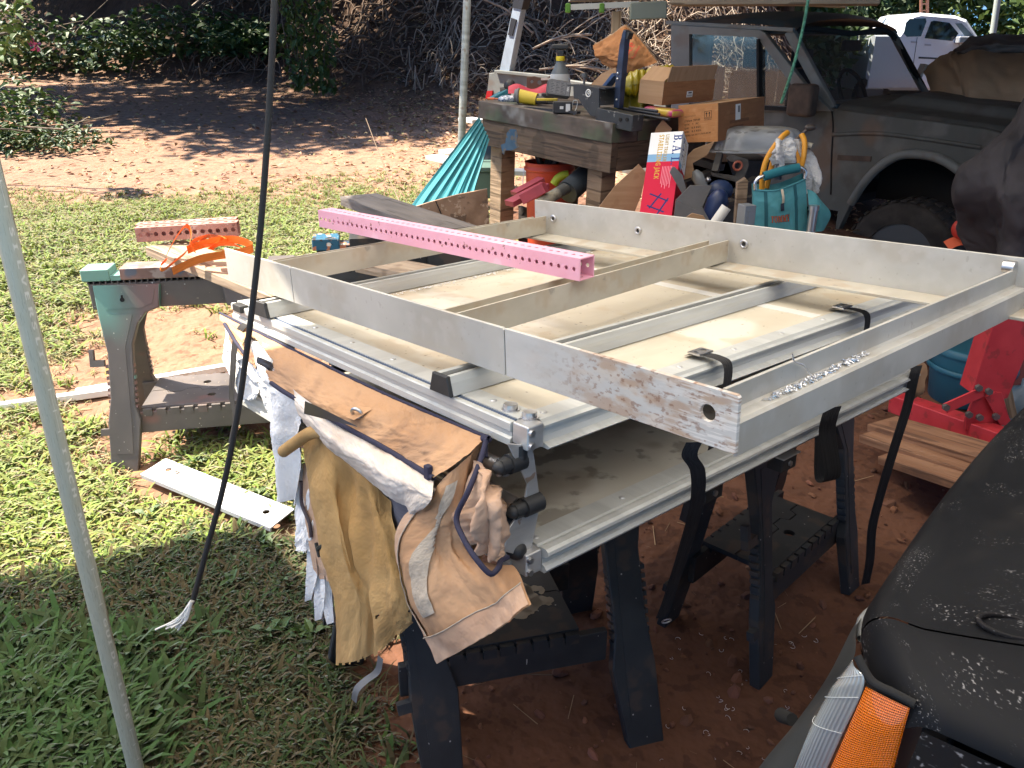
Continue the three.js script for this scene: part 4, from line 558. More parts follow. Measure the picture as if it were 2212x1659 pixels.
function sawhorse(name, label, feet, topL, topR, o) {   // feet: near left, near right, far right, far left
  const [lf, rf, rb, lb] = feet, eL = lf.clone().lerp(lb, 0.5), eR = rf.clone().lerp(rb, 0.5), A = V3(eL.x, topL, eL.z), B = V3(eR.x, topR, eR.z), d = B.clone().sub(A).normalize(), L = A.distanceTo(B);
  const base = eL.clone().lerp(eR, 0.5); base.y = Math.min(lf.y, rf.y); const t = thing(name, label, 'sawhorse', base, o.group);
  const nf = lf.clone().sub(lb); nf.addScaledVector(d, -nf.dot(d)); nf.y = 0; nf.normalize(); const up = V3(0, 1, 0);
  const bm = frameM(A, d, up);   // local: x along, y up, z towards the near side
  const zs = bm.elements, zdir = V3(zs[8], zs[9], zs[10]); const sg = Math.sign(zdir.dot(nf)) || 1;
  const LB = (g) => g.applyMatrix4(bm);
  part(t, 'beam', LB(boxAt(-0.05, L + 0.05, -0.155, -0.056, -0.04, 0.04, 0.005)), o.beam || o.mat);
  for (const [x0, x1, m] of [[-0.065, 0.035, o.block], [0.07, L - 0.07, o.top || o.mat], [L - 0.035, L + 0.065, o.mat]]) part(t, 'top_block', LB(boxAt(x0, x1, -0.045, 0.0, -0.05, 0.05, 0.005)), m || o.mat);
  const teeth = []; for (let x = -0.05; x < L + 0.045; x += 0.021) teeth.push(boxAt(x, x + 0.0045, -0.0562, -0.0448, -0.044, 0.044)); joined(part(t, 'slot_teeth', LB(merge(teeth)), o.mat)); part(t, 'slot_core', LB(boxAt(-0.045, L + 0.045, -0.0561, -0.0449, -0.03, 0.03)), slotM);
  for (const x of [0.035, L - 0.07]) part(t, 'notch_bridge', LB(boxAt(x + 0.0003, x + 0.0347, -0.0447, -0.026, -0.046, 0.046)), x < 0.1 ? o.block || o.mat : o.mat);
  const W = o.legW || 0.095;
  [[lf, A, 1, nf, 0], [rf, B, -1, nf, 1], [rb, B, -1, nf.clone().negate(), 2], [lb, A, 1, nf.clone().negate(), 3]].forEach(([ft, E, s, nn, i]) => {
    const top = E.clone().addScaledVector(d, -0.03 * s).addScaledVector(nn, 0.052).add(V3(0, -0.058, 0)), foot = ft.clone().addScaledVector(d, -W * 0.5 * s), dn = foot.clone().sub(top), Lg = dn.length(); dn.normalize();
    const X = d.clone().multiplyScalar(s); X.addScaledVector(dn, -X.dot(dn)).normalize(); const Y = dn.clone().negate(), Z = X.clone().cross(Y), m = new THREE.Matrix4().makeBasis(X, Y, Z).setPosition(top), out = Z.dot(nn) > 0 ? 1 : -1;
    const pts = [[0, 0], [0.235, 0], [0.225, -0.085], [0.175, -0.105], [0.145, -0.145], [W + 0.02, -0.22], [W + 0.012, -0.45], [W + 0.026, -Lg * 0.72], [W, -Lg], [0.004, -Lg], [0.01, -Lg * 0.72], [0.026, -0.42], [0.03, -0.25], [0.012, -0.12]];
    const leg = part(t, 'leg', prism(pts, 0.03, { bevel: 0.003 }).translate(0, 0, out > 0 ? -0.03 : 0).applyMatrix4(m), (i === 0 && o.leg0) || o.mat);
    const ribs = [[0.045, -0.02, 0.20, -0.075, 0.105, -0.11], [0.05, -0.125, 0.12, -0.125, 0.10, -0.25]];
    const zf = out > 0 ? 0 : 0, z1 = (k) => out > 0 ? k : -k - 0.0016;
    for (const g of [prism([[0.035, -0.018], [0.215, -0.018], [0.205, -0.07], [0.165, -0.086], [0.04, -0.09]], 0.0016), prism([[0.04, -0.11], [0.13, -0.11], [W - 0.005, -0.23], [W - 0.006, -Lg * 0.7], [W - 0.01, -Lg * 0.9], [0.03, -Lg * 0.9], [0.045, -0.4]], 0.0016)]) part(leg, 'raised_panel', g.translate(0, 0, out > 0 ? 0 : -0.0016).applyMatrix4(m), (i === 0 && o.leg0) || o.mat);
    const tt = []; for (let y = 0.3; y < Lg * 0.66; y += 0.022) { tt.push(boxAt(W + 0.006, W + 0.019, -y - 0.006, -y + 0.006, -0.012, 0.012).translate(0, 0, out > 0 ? -0.015 : 0.015)); tt.push(boxAt(0.018, 0.032, -y - 0.006, -y + 0.006, -0.012, 0.012).translate(0, 0, out > 0 ? -0.015 : 0.015)); } joined(part(leg, 'grip_teeth', merge(tt).applyMatrix4(m), (i === 0 && o.leg0) || o.mat));
    if (i === 0) { part(leg, 'keyhole_shade', merge([cyl(0.008, 0.002, 14).rotateX(Math.PI / 2).translate(0.10, -0.055, out * 0.0025), boxAt(0.0965, 0.1035, -0.05, -0.038, out * 0.0025 - 0.001, out * 0.0025 + 0.001)]).applyMatrix4(m), slotM); }  // black shape laid on the leg as the shade of a keyhole
    if (i === 0 || i === 3) for (const hk of [merge([boxAt(-0.035, 0.015, -0.30, -0.275, -0.02, 0.0), boxAt(-0.035, -0.02, -0.276, -0.235, -0.02, 0.0)]), boxAt(-0.02, 0.012, -0.56, -0.535, -0.02, 0.0)]) part(leg, 'hook', hk.translate(0, 0, out > 0 ? 0 : 0.02).applyMatrix4(m), o.mat);
  });
  // folding tray: two hinged leaves with a stepped seam, a side wall below each
  const k = o.trayK || 0.36, at = (f, E, s) => f.clone().lerp(E.clone().add(V3(0, -0.03, 0)), k).addScaledVector(d, -0.01 * s), q0 = at(lf, A, 1), q1 = at(rf, B, -1), q2 = at(rb, B, -1), q3 = at(lb, A, 1);
  const Xt = q1.clone().sub(q0), Lt = Xt.length(); Xt.normalize(); const c0 = q0.clone().lerp(q3, 0.5), Wt = q0.distanceTo(q3) - 0.0, m = frameM(c0, Xt, up), N = 8, step = Lt / N, seam = []; const inset = 0.10;
  const zdir2 = V3(m.elements[8], m.elements[9], m.elements[10]), s2 = Math.sign(zdir2.dot(nf)) || 1, x0 = inset, x1 = Lt - inset, n2 = 7, st = (x1 - x0) / n2, hw = Wt / 2 - 0.012;
  for (let i = 0; i < n2; i++) { const y = i % 2 ? 0.012 : -0.012, xa = x0 + i * st, xb = xa + st; seam.push([xa + 0.006, y], [xb - 0.006, y]); }
  const leaf = (sgn) => { const gap = 0.0022 * sgn, pl = seam.map(([x, y]) => [x, y * 1 + gap]); const e = sgn * hw; const poly = sgn > 0 ? [[x0, e], [x0, gap], ...pl, [x1, gap], [x1, e]] : [[x0, e], [x0, gap], ...pl, [x1, gap], [x1, e]]; return prism(poly, 0.014, { holes: [[Lt * 0.5 + sgn * 0.02, sgn * hw * 0.45, 0.016]], seg: 14 }).rotateX(Math.PI / 2); };
  for (const sg2 of [1, -1]) {
    const lfz = part(t, 'tray_leaf', leaf(sg2).applyMatrix4(m), o.tray || o.mat), e = sg2 * hw;
    part(lfz, 'tray_wall', boxAt(0.03, Lt - 0.03, -0.10, -0.0145, e - 0.010, e + 0.010, 0.003).applyMatrix4(m), o.mat);
    const rb2 = []; for (let i = 0; i < 9; i++) { const x = lerp(x0, x1, (i + 0.5) / 9); rb2.push(boxAt(x - 0.016, x + 0.016, -0.03, -0.0035, e * 1.0 - 0.016, e + 0.016)); } joined(part(lfz, 'hinge_lug', merge(rb2).applyMatrix4(m), o.mat));
  }
  t.tray = { m, Lt, hw }; return t;
}
const G0 = (px, py) => onGround(px, py);
{
  const under = (p) => { const n = TY, o = TO.clone().addScaledVector(TY, -0.262); return o.y - ((p.x - o.x) * n.x + (p.z - o.z) * n.z) / n.y; };
  let f = [G0(960, 1700), G0(1400, 1612), G0(1243, 1310), G0(738, 1432)];
  const mid = (a, b) => a.clone().lerp(b, 0.5);
  const s1 = sawhorse('sawhorse', 'black plastic sawhorse nearest the camera with tan paint blots on its tray', f, under(mid(f[0], f[3])), under(mid(f[1], f[2])), { mat: plasticBlack, tray: plasticBlack, trayK: 0.40, group: 'black plastic sawhorses under the tent' });
  const blot = (x, z, r, k, mat) => { const g = new THREE.CircleGeometry(r, 22), p = g.attributes.position; for (let i = 1; i < p.count; i++) { const a = Math.atan2(p.getY(i), p.getX(i)), q = 0.65 + 0.75 * wn(Math.cos(a) * 1.6 + k, Math.sin(a) * 1.6 + k * 2.3, 47); p.setXY(i, p.getX(i) * q * 1.25, p.getY(i) * q * 0.8); } return part(s1, 'paint_blot', buv(g.rotateX(-Math.PI / 2).rotateY(k)).translate(x, 0.0009, z).applyMatrix4(s1.tray.m), mat); };
  const tanPaint = flat(0.40, 0.32, 0.21, 0.6); { const { Lt, hw } = s1.tray; for (let k = 0; k < 26; k++) { const far = k > 20; blot(Lt * (far ? rr(0.25, 0.8) : 0.64 + 0.14 * (rnd() + rnd() - 1)), hw * (far ? rr(-0.8, 0.8) : 0.15 + 0.6 * (rnd() + rnd() - 1)), far ? rr(0.006, 0.014) : rr(0.007, 0.026), k * 1.7, tanPaint); } }
  // ribbed brace folded out at its left
  const a = Dz(862, 1330, 1.52), b = onGround(795, 1622), bx = b.clone().sub(a).normalize(); const m = frameM(a, V3(0.8, 0.1, -0.5), bx.clone().negate());
  const br = part(s1, 'brace', prism([[0, 0], [0.09, 0], [0.105, -0.3], [0.09, -a.distanceTo(b)], [0, -a.distanceTo(b)], [-0.01, -0.2]], 0.008).applyMatrix4(m), plasticBlack); const ribs = []; for (let k = 0; k < 6; k++) { ribs.push(beam(V3(0.004, -0.05 - k * 0.075, 0.012), V3(0.09, -0.11 - k * 0.075, 0.012), 0.012, 0.003)); ribs.push(beam(V3(0.09, -0.04 - k * 0.075, 0.012), V3(0.004, -0.10 - k * 0.075, 0.012), 0.012, 0.003)); } joined(part(br, 'rib', merge(ribs).applyMatrix4(m), plasticBlack));
  part(br, 'curved_edge', ribbon([Dz(822, 1420, 1.5), Dz(815, 1450, 1.49), Dz(790, 1470, 1.48), Dz(770, 1490, 1.47), Dz(764, 1515, 1.47)], 0.02, V3(0.6, 0, 0.6)), surf({ c: [0.10, 0.105, 0.11], c2: [0.15, 0.155, 0.16], S: 0.2, rough: 0.6 }));
  f = [G0(1655, 1478), G0(1848, 1278), onG(0.86, -2.46), G0(1432, 1335)];
  sawhorse('sawhorse', 'black plastic sawhorse under the far right end of the tent', f, under(mid(f[0], f[3])), under(mid(f[1], f[2])), { mat: plasticBlack, tray: plasticBlack, trayK: 0.36, legW: 0.08, group: 'black plastic sawhorses under the tent' });
  // left, in the sun
  const l0 = G0(268, 1020), l3 = G0(212, 945), dx = V3(0.62, 0, -0.10); const far = l0.clone().add(V3(-0.10, 0, -0.46));
  f = [l0, onG(l0.x + dx.x, l0.z + dx.z), onG(far.x + dx.x, far.z + dx.z), onG(far.x, far.z)];
  const e = mid(f[0], f[3]), tp = Dz(160, 575, -e.z).y;
  sawhorse('sawhorse', 'grey paint-splashed sawhorse with a teal end standing in the sunny grass', f, tp, tp + 0.005, { mat: plasticGrey, leg0: tealM, block: flat(0.17, 0.33, 0.28, 0.65), top: surf({ c: [0.20, 0.12, 0.10], c2: [0.30, 0.18, 0.15], S: 0.4, rough: 0.6, stains: [{ c: [0.5, 0.44, 0.4], th: 0.6, soft: 0.1, fu: 8, k: 0.5 }, { c: [0.03, 0.12, 0.2], th: 0.68, soft: 0.05, fu: 4, k: 0.6 }] }), beam: plasticGrey, trayK: 0.30, legW: 0.10 });
  // far left one behind the frame
  const k0 = Dz(712, 510, 3.05), g0 = (x, z) => onG(x, z); f = [g0(k0.x + 0.0, -2.86), g0(k0.x + 0.55, -2.95), g0(k0.x + 0.55, -3.35), g0(k0.x + 0.0, -3.25)];
  sawhorse('sawhorse', 'black sawhorse with bright paint chips on top, behind the frame beside the plank', f, k0.y, k0.y - 0.005, { mat: plasticBlack, block: surf({ c: [0.02, 0.021, 0.023], c2: [0.03, 0.03, 0.033], S: 0.16, rough: 0.5, stains: [{ c: [0.02, 0.10, 0.17], th: 0.56, soft: 0.02, fu: 5 }, { c: [0.42, 0.16, 0.08], th: 0.62, soft: 0.02, fu: 6 }, { c: [0.6, 0.6, 0.55], th: 0.66, soft: 0.02, fu: 8 }] }), trayK: 0.3 });
}
// ---------- planks, short tubes, orange strap ----------
const woodM = (c, c2, st = [0.12, 0.08, 0.05]) => surf({ c, c2, fu: 3, fv: 26, S: 0.7, size: 512, rough: 0.85, stains: [{ c: st, th: 0.62, soft: 0.06, fu: 3, fv: 50, k: 0.75 }, { c: st, th: 0.66, soft: 0.08, fu: 5, k: 0.5 }], bump: 0.004, bu: 4, bv: 60 });
const oldWood = woodM([0.28, 0.20, 0.135], [0.38, 0.29, 0.20]), greyWood = woodM([0.10, 0.088, 0.08], [0.16, 0.14, 0.125], [0.05, 0.04, 0.035]), benchWood = woodM([0.075, 0.050, 0.033], [0.135, 0.093, 0.062], [0.03, 0.02, 0.014]), legWood = woodM([0.19, 0.13, 0.08], [0.28, 0.20, 0.13], [0.07, 0.045, 0.028]), dirtyBoard = woodM([0.20, 0.095, 0.05], [0.28, 0.15, 0.085], [0.10, 0.05, 0.03]);
{
  const a = Dz(350, 528, 2.78), b = Hh(640, 640, a.y - 0.035), d = b.clone().sub(a).normalize(), e = a.clone().addScaledVector(d, 1.25);
  solo('plank', 'weathered plank on the sunny sawhorse with an orange strap on it', 'plank', beam(a.clone().addScaledVector(d, -0.06).add(V3(0.05, -0.015, 0.03)), e.add(V3(0.05, -0.015, 0.03)), 0.14, 0.032, { r: 0.003 }), oldWood, a);
  const p0 = Dz(415, 505, 2.72), side = V3(0.98, 0, -0.18).normalize();
  for (const [dx, dz, lab] of [[0, 0, 'brick red perforated square tube lying nearer on the plank end'], [-0.02, -0.055, 'brick red perforated square tube lying behind its twin on the plank end']]) { const c = Dz(300, 520, 2.78).add(V3(dx, 0.0, dz)), q = c.clone().addScaledVector(V3(0.985, 0.035, -0.12).normalize(), 0.335); perforated('square_tube', lab, c, q, 0.048, 0.0255, 0.0075, brickM, V3(0, 1, 0), 'short red perforated tubes'); }
  const orM = surf({ c: [0.80, 0.16, 0.015], c2: [0.88, 0.22, 0.03], fu: 4, fv: 60, S: 0.2, rough: 0.7, bump: 0.001, bu: 4, bv: 80, extra: {} });
  const t = thing('ratchet_strap', 'bright orange webbing strap coiled on the plank in the sun', 'strap', Dz(440, 560, 2.6));
  const rb = (l, w, sd) => { const p = l.map(([x, y, z]) => Dz(x, y, z)); part(t, 'webbing', ribbon(p, w, sd, l.length * 8), orM); };
  rb([[352, 572, 2.58], [362, 545, 2.6], [383, 508, 2.6], [402, 488, 2.62], [412, 505, 2.6], [404, 540, 2.56], [380, 562, 2.52], [352, 583, 2.5], [346, 574, 2.5], [360, 560, 2.52]], 0.036, V3(0.45, 0.5, 0.75));
  rb([[404, 540, 2.55], [430, 530, 2.56], [470, 520, 2.55], [510, 518, 2.5], [540, 528, 2.45], [545, 536, 2.42], [520, 545, 2.42], [470, 552, 2.46], [430, 560, 2.48], [395, 575, 2.5], [372, 586, 2.5]], 0.036, V3(0.15, 0.8, 0.55));
  rb([[420, 545, 2.52], [415, 525, 2.55], [440, 512, 2.58], [480, 512, 2.56], [470, 525, 2.52], [440, 530, 2.5], [500, 528, 2.47], [530, 540, 2.43]], 0.036, V3(0.1, 0.45, 0.9));
  rb([[430, 520, 2.55], [455, 507, 2.56], [490, 516, 2.52], [455, 538, 2.48], [490, 540, 2.46]], 0.034, V3(-0.2, 0.3, 0.95));
  const q0 = Dz(735, 436, 3.1), q1 = Dz(838, 430, 3.25), q2 = Dz(985, 520, 2.75);
  solo('plank', 'dark grey plank running behind the pink tube', 'plank', beam(Dz(775, 430, 3.25), Dz(985, 505, 2.5), 0.15, 0.035, { r: 0.002 }), greyWood, q1);
  solo('plank', 'bright worn plank seen through the frame below the pink tube', 'plank', beam(Dz(800, 570, 2.5), Dz(1045, 620, 2.15), 0.12, 0.03, { r: 0.003 }), oldWood, Dz(800, 570, 2.5));
}
// ---------- steel plate and long strips in the grass ----------
{
  const whiteSteel = surf({ c: [0.60, 0.62, 0.64], c2: [0.68, 0.70, 0.72], S: 0.5, rough: 0.5, metal: 0.1, stains: [{ c: [0.42, 0.40, 0.38], th: 0.62, soft: 0.08, fu: 14, k: 0.5 }] });
  const a = onGround(336, 1035), b = onGround(614, 1150), d = b.clone().sub(a), L = d.length(), m = frameM(a.clone().add(V3(0, 0.05, 0)), d, V3(0, 0.985, 0.14)); const w = 0.115;
  const p = thing('steel_plate', 'white painted steel plate with drilled holes lying in the grass', 'steel plate', a);
  const pl = part(p, 'plate', prism([[0, -w / 2], [L, -w / 2], [L, w / 2], [0, w / 2]], 0.006, { holes: [[0.07, 0.012, 0.012], [L - 0.075, 0.0, 0.0125]], seg: 16, bevel: 0.0008 }).rotateX(-Math.PI / 2).applyMatrix4(m), whiteSteel);
  part(pl, 'weld_nut', buv(new THREE.TorusGeometry(0.007, 0.003, 6, 14).rotateX(Math.PI / 2)).translate(0.115, 0.009, -0.012).applyMatrix4(m), flat(0.45, 0.38, 0.33, 0.6, 0.3));
  part(p, 'lower_edge', boxAt(0.002, L - 0.002, -0.012, -0.0005, w / 2 - 0.006, w / 2).applyMatrix4(m), whiteSteel);
  const strip = surf({ c: [0.70, 0.70, 0.68], c2: [0.80, 0.80, 0.78], S: 0.5, rough: 0.6, stains: [{ c: [0.5, 0.42, 0.36], th: 0.62, soft: 0.08, fu: 9, k: 0.5 }] });
  const s0 = onGround(-40, 893), s1 = onGround(270, 852), s2 = onGround(255, 838), s3 = onGround(490, 806);
  solo('white_rail', 'long white painted rail lying in the grass left of the sawhorse', 'rail', beam(s0.add(V3(0, 0.02, 0)), s1.add(V3(0, 0.025, 0)), 0.04, 0.03, { r: 0.003 }), strip, s0);
  solo('white_rail', 'white rail in the grass running behind the sawhorse tray', 'rail', beam(onGround(165, 858).add(V3(0, 0.02, 0)), s3.add(V3(0, 0.03, 0)), 0.045, 0.03, { r: 0.003 }), strip, s2);
}
// ---------- timber workbench and what stands on it ----------
const slab = (pts, z, th, o) => { const q = pts.map(([x, y]) => Dz(x, y, z)); return prism(q.map((p) => [p.x, p.y]), th, o).translate(0, 0, -z - th); };   // upright outline at distance z, thickness behind it
const BL = Dz(1033, 217, 4.9), BR = Dz(1324, 266, 4.06), BX = BR.clone().sub(BL), BLen = BX.length(); BX.normalize();
const benchMx = frameM(BL, BX, V3(0, 1, 0));   // x along the front, y up, z towards the camera
const ben = (x, y, z) => V3(x, y, z).applyMatrix4(benchMx);
const onBench = (px, py, z) => { const n = V3(benchMx.elements[8], benchMx.elements[9], benchMx.elements[10]); return onPlane(px, py, ben(0, 0, z), n); };
const BD = 0.72;
{
  const t = thing('workbench', 'heavy weathered timber workbench covered with tools', 'workbench', null, null, benchMx);
  const topM = surf({ c: [0.07, 0.052, 0.042], c2: [0.13, 0.10, 0.08], fu: 3, fv: 14, S: 0.8, size: 512, rough: 0.8, stains: [{ c: [0.34, 0.34, 0.32], th: 0.60, soft: 0.2, fu: 5, k: 0.5 }, { c: [0.06, 0.10, 0.05], th: 0.56, soft: 0.2, fu: 4, k: 0.6 }, { c: [0.03, 0.025, 0.02], th: 0.48, soft: 0.25, fu: 5, k: 0.6 }], bump: 0.003 });
  for (const [z0, z1] of [[-0.175, 0], [-0.355, -0.18], [-0.535, -0.36], [-BD, -0.54]]) part(t, 'top_plank', boxAt(0, BLen, -0.094, 0, z0, z1, 0.004), topM);
  const ap = part(t, 'front_beam', boxAt(0.03, BLen - 0.004, -0.236, -0.0945, -0.05, -0.008, 0.003), benchWood);
  const q0 = onBench(1105, 275, 0), l0 = q0.clone().applyMatrix4(benchMx.clone().invert());
  const blueTex = surf({ c: [0.03, 0.075, 0.13], c2: [0.05, 0.10, 0.16], S: 0.2, rough: 0.8, stains: [{ c: [0.12, 0.10, 0.08], th: 0.58, soft: 0.06, fu: 7, k: 0.8 }] });
  part(ap, 'blue_paint_mark', prism([[-0.10, -0.05], [-0.06, -0.035], [-0.05, 0.02], [-0.02, 0.045], [0.03, 0.05], [0.045, 0.02], [0.04, -0.02], [0.06, -0.04], [0.0, -0.065], [-0.06, -0.075], [-0.07, -0.10], [-0.085, -0.09]], 0.002).translate(l0.x, -0.165, -0.0085), blueTex, 'blue paint smear on the front beam');
  part(t, 'end_beam', boxAt(BLen - 0.05, BLen - 0.006, -0.23, -0.0945, -BD + 0.01, -0.0525, 0.003), benchWood); part(t, 'back_beam', boxAt(0.03, BLen - 0.055, -0.23, -0.0945, -BD + 0.01, -BD + 0.05, 0.003), benchWood);
  for (const [x, z] of [[0.055, -0.052], [BLen - 0.205, -0.052], [0.055, -BD + 0.15], [BLen - 0.205, -BD + 0.15]]) { const w = ben(x, 0, z), g = gnd(w.x, w.z); part(t, 'leg', boxAt(x, x + 0.105, g - w.y - 0.03, -0.0955 - (z < -0.1 ? 0 : 0), z - 0.10, z, 0.004).translate(0, z < -0.1 ? 0 : 0, z < -0.1 ? 0 : 0), legWood); }
}
const yellowM = flat(0.55, 0.40, 0.03, 0.5), darkM = flat(0.02, 0.02, 0.022, 0.5), greyPl = flat(0.13, 0.13, 0.135, 0.6), redM = surf({ c: [0.42, 0.025, 0.035], c2: [0.5, 0.04, 0.05], S: 0.3, rough: 0.5, stains: [{ c: [0.22, 0.03, 0.03], th: 0.66, soft: 0.06, fu: 8, k: 0.6 }] });
const cardM = surf({ c: [0.34, 0.205, 0.11], c2: [0.40, 0.25, 0.14], fu: 3, fv: 40, S: 0.5, rough: 0.9, stains: [{ c: [0.26, 0.14, 0.07], th: 0.64, soft: 0.1, fu: 6, k: 0.4 }] });
{
  // spray bottle: flattened body, neck, trigger
  let c = onBench(1209, 206, -0.30), t = thing('spray_bottle', 'grey spray bottle with yellow collar standing on the workbench', 'spray bottle', c);
  const gb = flat(0.10, 0.115, 0.125, 0.4);
  part(t, 'body', lathe([[0, 0], [0.052, 0], [0.056, 0.01], [0.056, 0.085], [0.05, 0.115], [0.034, 0.145], [0.024, 0.17], [0.02, 0.20], [0, 0.20]], 24).scale(1, 1, 0.7).translate(c.x, c.y, c.z), gb);
  part(t, 'collar', lathe([[0.021, 0.178], [0.024, 0.18], [0.024, 0.2], [0.021, 0.202]], 20).translate(c.x, c.y, c.z), flat(0.62, 0.48, 0.02, 0.5));
  part(t, 'trigger_head', merge([boxAt(-0.018, 0.018, 0.2, 0.235, -0.014, 0.014, 0.005), boxAt(-0.05, 0.045, 0.235, 0.262, -0.014, 0.014, 0.008), boxAt(0.03, 0.038, 0.19, 0.24, -0.007, 0.007, 0.002)]).translate(c.x, c.y, c.z), darkM);
  part(t, 'label', lathe([[0.0565, 0.02], [0.0565, 0.085], [0.0505, 0.112]], 24).scale(1.01, 1, 0.715).translate(c.x, c.y, c.z), flat(0.42, 0.43, 0.43, 0.5));
  // cordless drill
  c = onBench(1132, 222, -0.12); t = thing('cordless_drill', 'yellow and black cordless drill lying on the left of the bench', 'drill', c);
  part(t, 'motor_housing', merge([rod(V3(-0.02, 0.035, 0), V3(0.07, 0.02, 0.03), 0.036, 0.032, 18), ball(0.036, -0.022, 0.036, 0)]).translate(c.x, c.y, c.z), yellowM);
  part(t, 'chuck', rod(V3(0.07, 0.02, 0.03), V3(0.12, 0.012, 0.045), 0.024, 0.014, 14).translate(c.x, c.y, c.z), flat(0.09, 0.08, 0.07, 0.5));
  part(t, 'rear_cap', merge([buv(new THREE.TorusGeometry(0.034, 0.008, 8, 20).rotateY(1.35)).translate(-0.03, 0.037, 0), rod(V3(-0.05, 0.039, -0.005), V3(-0.028, 0.037, 0), 0.034, 0.036, 18)]).translate(c.x, c.y, c.z), greyPl);
  part(t, 'grip', beam(V3(0.0, 0.02, -0.02), V3(0.13, 0.015, -0.12), 0.035, 0.03, { r: 0.008 }).translate(c.x, c.y, c.z), darkM);
  part(t, 'battery', boxAt(0.10, 0.17, 0, 0.045, -0.17, -0.10, 0.006).translate(c.x, c.y, c.z), darkM);
  // battery pack with printed face, standing on edge
  const bt = canvasTex(256, 160, (g, w, h) => { g.fillStyle = '#77777a'; g.fillRect(0, 0, w, h); g.fillStyle = '#2b2b2e'; g.font = '15px sans-serif'; for (let r = 0; r < 7; r++) for (let q = 0; q < 3; q++) g.fillRect(20 + q * 62, 22 + r * 18, 20 + ((r * 7 + q * 13) % 5) * 7, 5); g.strokeStyle = '#2b2b2e'; g.lineWidth = 3; g.strokeRect(10, 10, 196, 140); g.save(); g.translate(228, 80); g.rotate(Math.PI / 2); g.fillStyle = '#e8e8e8'; g.font = 'bold 30px sans-serif'; g.textAlign = 'center'; g.fillText('18V', 0, 10); g.restore(); });
  c = onBench(1206, 213, -0.13); t = thing('battery_pack', 'grey tool battery tilted up with a printed label, beside the drill', 'battery', c);
  const bm = new THREE.Matrix4().makeRotationFromEuler(new THREE.Euler(-0.25, 0.15, -0.12)).setPosition(c.x, c.y + 0.048, c.z);
  part(t, 'case', box(0.125, 0.085, 0.055, 0.014).applyMatrix4(bm), flat(0.07, 0.07, 0.072, 0.5));
  const bf = new THREE.PlaneGeometry(0.112, 0.07).translate(0, 0, 0.0282); bf.userData.uv = 1; part(t, 'label', bf.applyMatrix4(bm), new THREE.MeshStandardMaterial({ map: bt, roughness: 0.6, side: THREE.DoubleSide }));
  // small charger box with a cord
  c = onBench(1214, 244, -0.02); t = thing('charger', 'small black charger with a looped white cord at the front edge of the bench', 'charger', c);
  part(t, 'case', boxAt(-0.045, 0.05, 0, 0.055, -0.05, 0.01, 0.004).translate(c.x, c.y, c.z), darkM);
  part(t, 'label', boxAt(0.018, 0.04, 0.008, 0.045, 0.0102, 0.0112).translate(c.x, c.y, c.z), flat(0.6, 0.6, 0.6)); part(t, 'label', boxAt(-0.012, 0.006, 0.02, 0.034, 0.0102, 0.0112).translate(c.x, c.y, c.z), flat(0.55, 0.55, 0.55));
  part(t, 'cord', tube([V3(0.05, 0.03, 0.0), V3(0.058, 0.06, 0.005), V3(0.075, 0.06, 0.01), V3(0.073, 0.03, 0.014), V3(0.06, 0.0, 0.018), V3(0.072, -0.04, 0.02)].map((p) => p.add(c)), 0.002, 24, 5), flat(0.6, 0.6, 0.58));
  // red pouch, leather holster, sander, plastic bag, rods
  c = onBench(1150, 205, -0.34); solo('red_pouch', 'flat red tool pouch lying behind the drill', 'pouch', sheetFn((u, v) => V3(c.x + lerp(-0.14, 0.13, u), c.y + 0.012 + 0.05 * Math.sin(v * 3.14) * (0.7 + 0.3 * Math.sin(u * 9)), c.z + lerp(0.07, -0.07, v) - 0.06 * u), 24, 10), flat(0.46, 0.03, 0.06, 0.55), c);
  c = onBench(1165, 197, -0.44); t = thing('tool_holster', 'brown leather tool holster standing behind the red pouch', 'holster', c); part(t, 'leather', prism([[-0.075, 0], [0.075, 0], [0.085, 0.07], [0.06, 0.085], [0.03, 0.07], [-0.03, 0.085], [-0.075, 0.08]], 0.012, { holes: [[0.0, 0.05, 0.012], [-0.045, 0.055, 0.009]], bevel: 0.002 }).translate(c.x, c.y, c.z), flat(0.10, 0.06, 0.04, 0.7));
  c = onBench(1092, 217, -0.30); t = thing('palm_sander', 'teal and black palm tool with a round knob at the bench corner', 'sander', c);
  part(t, 'body', beam(V3(-0.09, 0.0, 0.03), V3(0.02, 0.055, 0), 0.05, 0.04, { r: 0.01 }).translate(c.x, c.y, c.z), flat(0.02, 0.16, 0.21, 0.5)); part(t, 'neck', rod(V3(-0.03, 0.045, 0), V3(0.03, 0.055, 0), 0.03, 0.026, 14).translate(c.x, c.y, c.z), darkM); part(t, 'knob', ball(0.036, 0.025, 0.085, 0).translate(c.x, c.y, c.z), darkM);
  c = onBench(1098, 222, -0.14); solo('plastic_bag', 'small clear bag of printed bits beside the drill', 'bag', ball(0.055, c.x, c.y + 0.02, c.z, 1.1, 0.42, 0.7), surf({ c: [0.10, 0.14, 0.22], c2: [0.55, 0.58, 0.62], fu: 9, fv: 9, S: 0.08, rough: 0.25, gain: 4 }), c);
  c = onBench(1068, 216, -0.12); solo('screwdriver', 'orange-tipped pen-like tool at the far left of the bench', 'screwdriver', merge([rod(V3(-0.04, 0.008, 0), V3(0.0, 0.008, 0.005), 0.007, 0.007, 8), rod(V3(0, 0.008, 0.005), V3(0.06, 0.006, 0.01), 0.004, 0.004, 8)]).translate(c.x, c.y, c.z), flat(0.55, 0.12, 0.04, 0.5), c);
  c = onBench(1180, 217, -0.16); solo('yellow_level', 'flat yellow tool lying in front of the battery', 'tool', beam(V3(-0.05, 0.006, 0), V3(0.06, 0.006, 0.02), 0.03, 0.012, { r: 0.002 }).translate(c.x, c.y, c.z), yellowM, c);
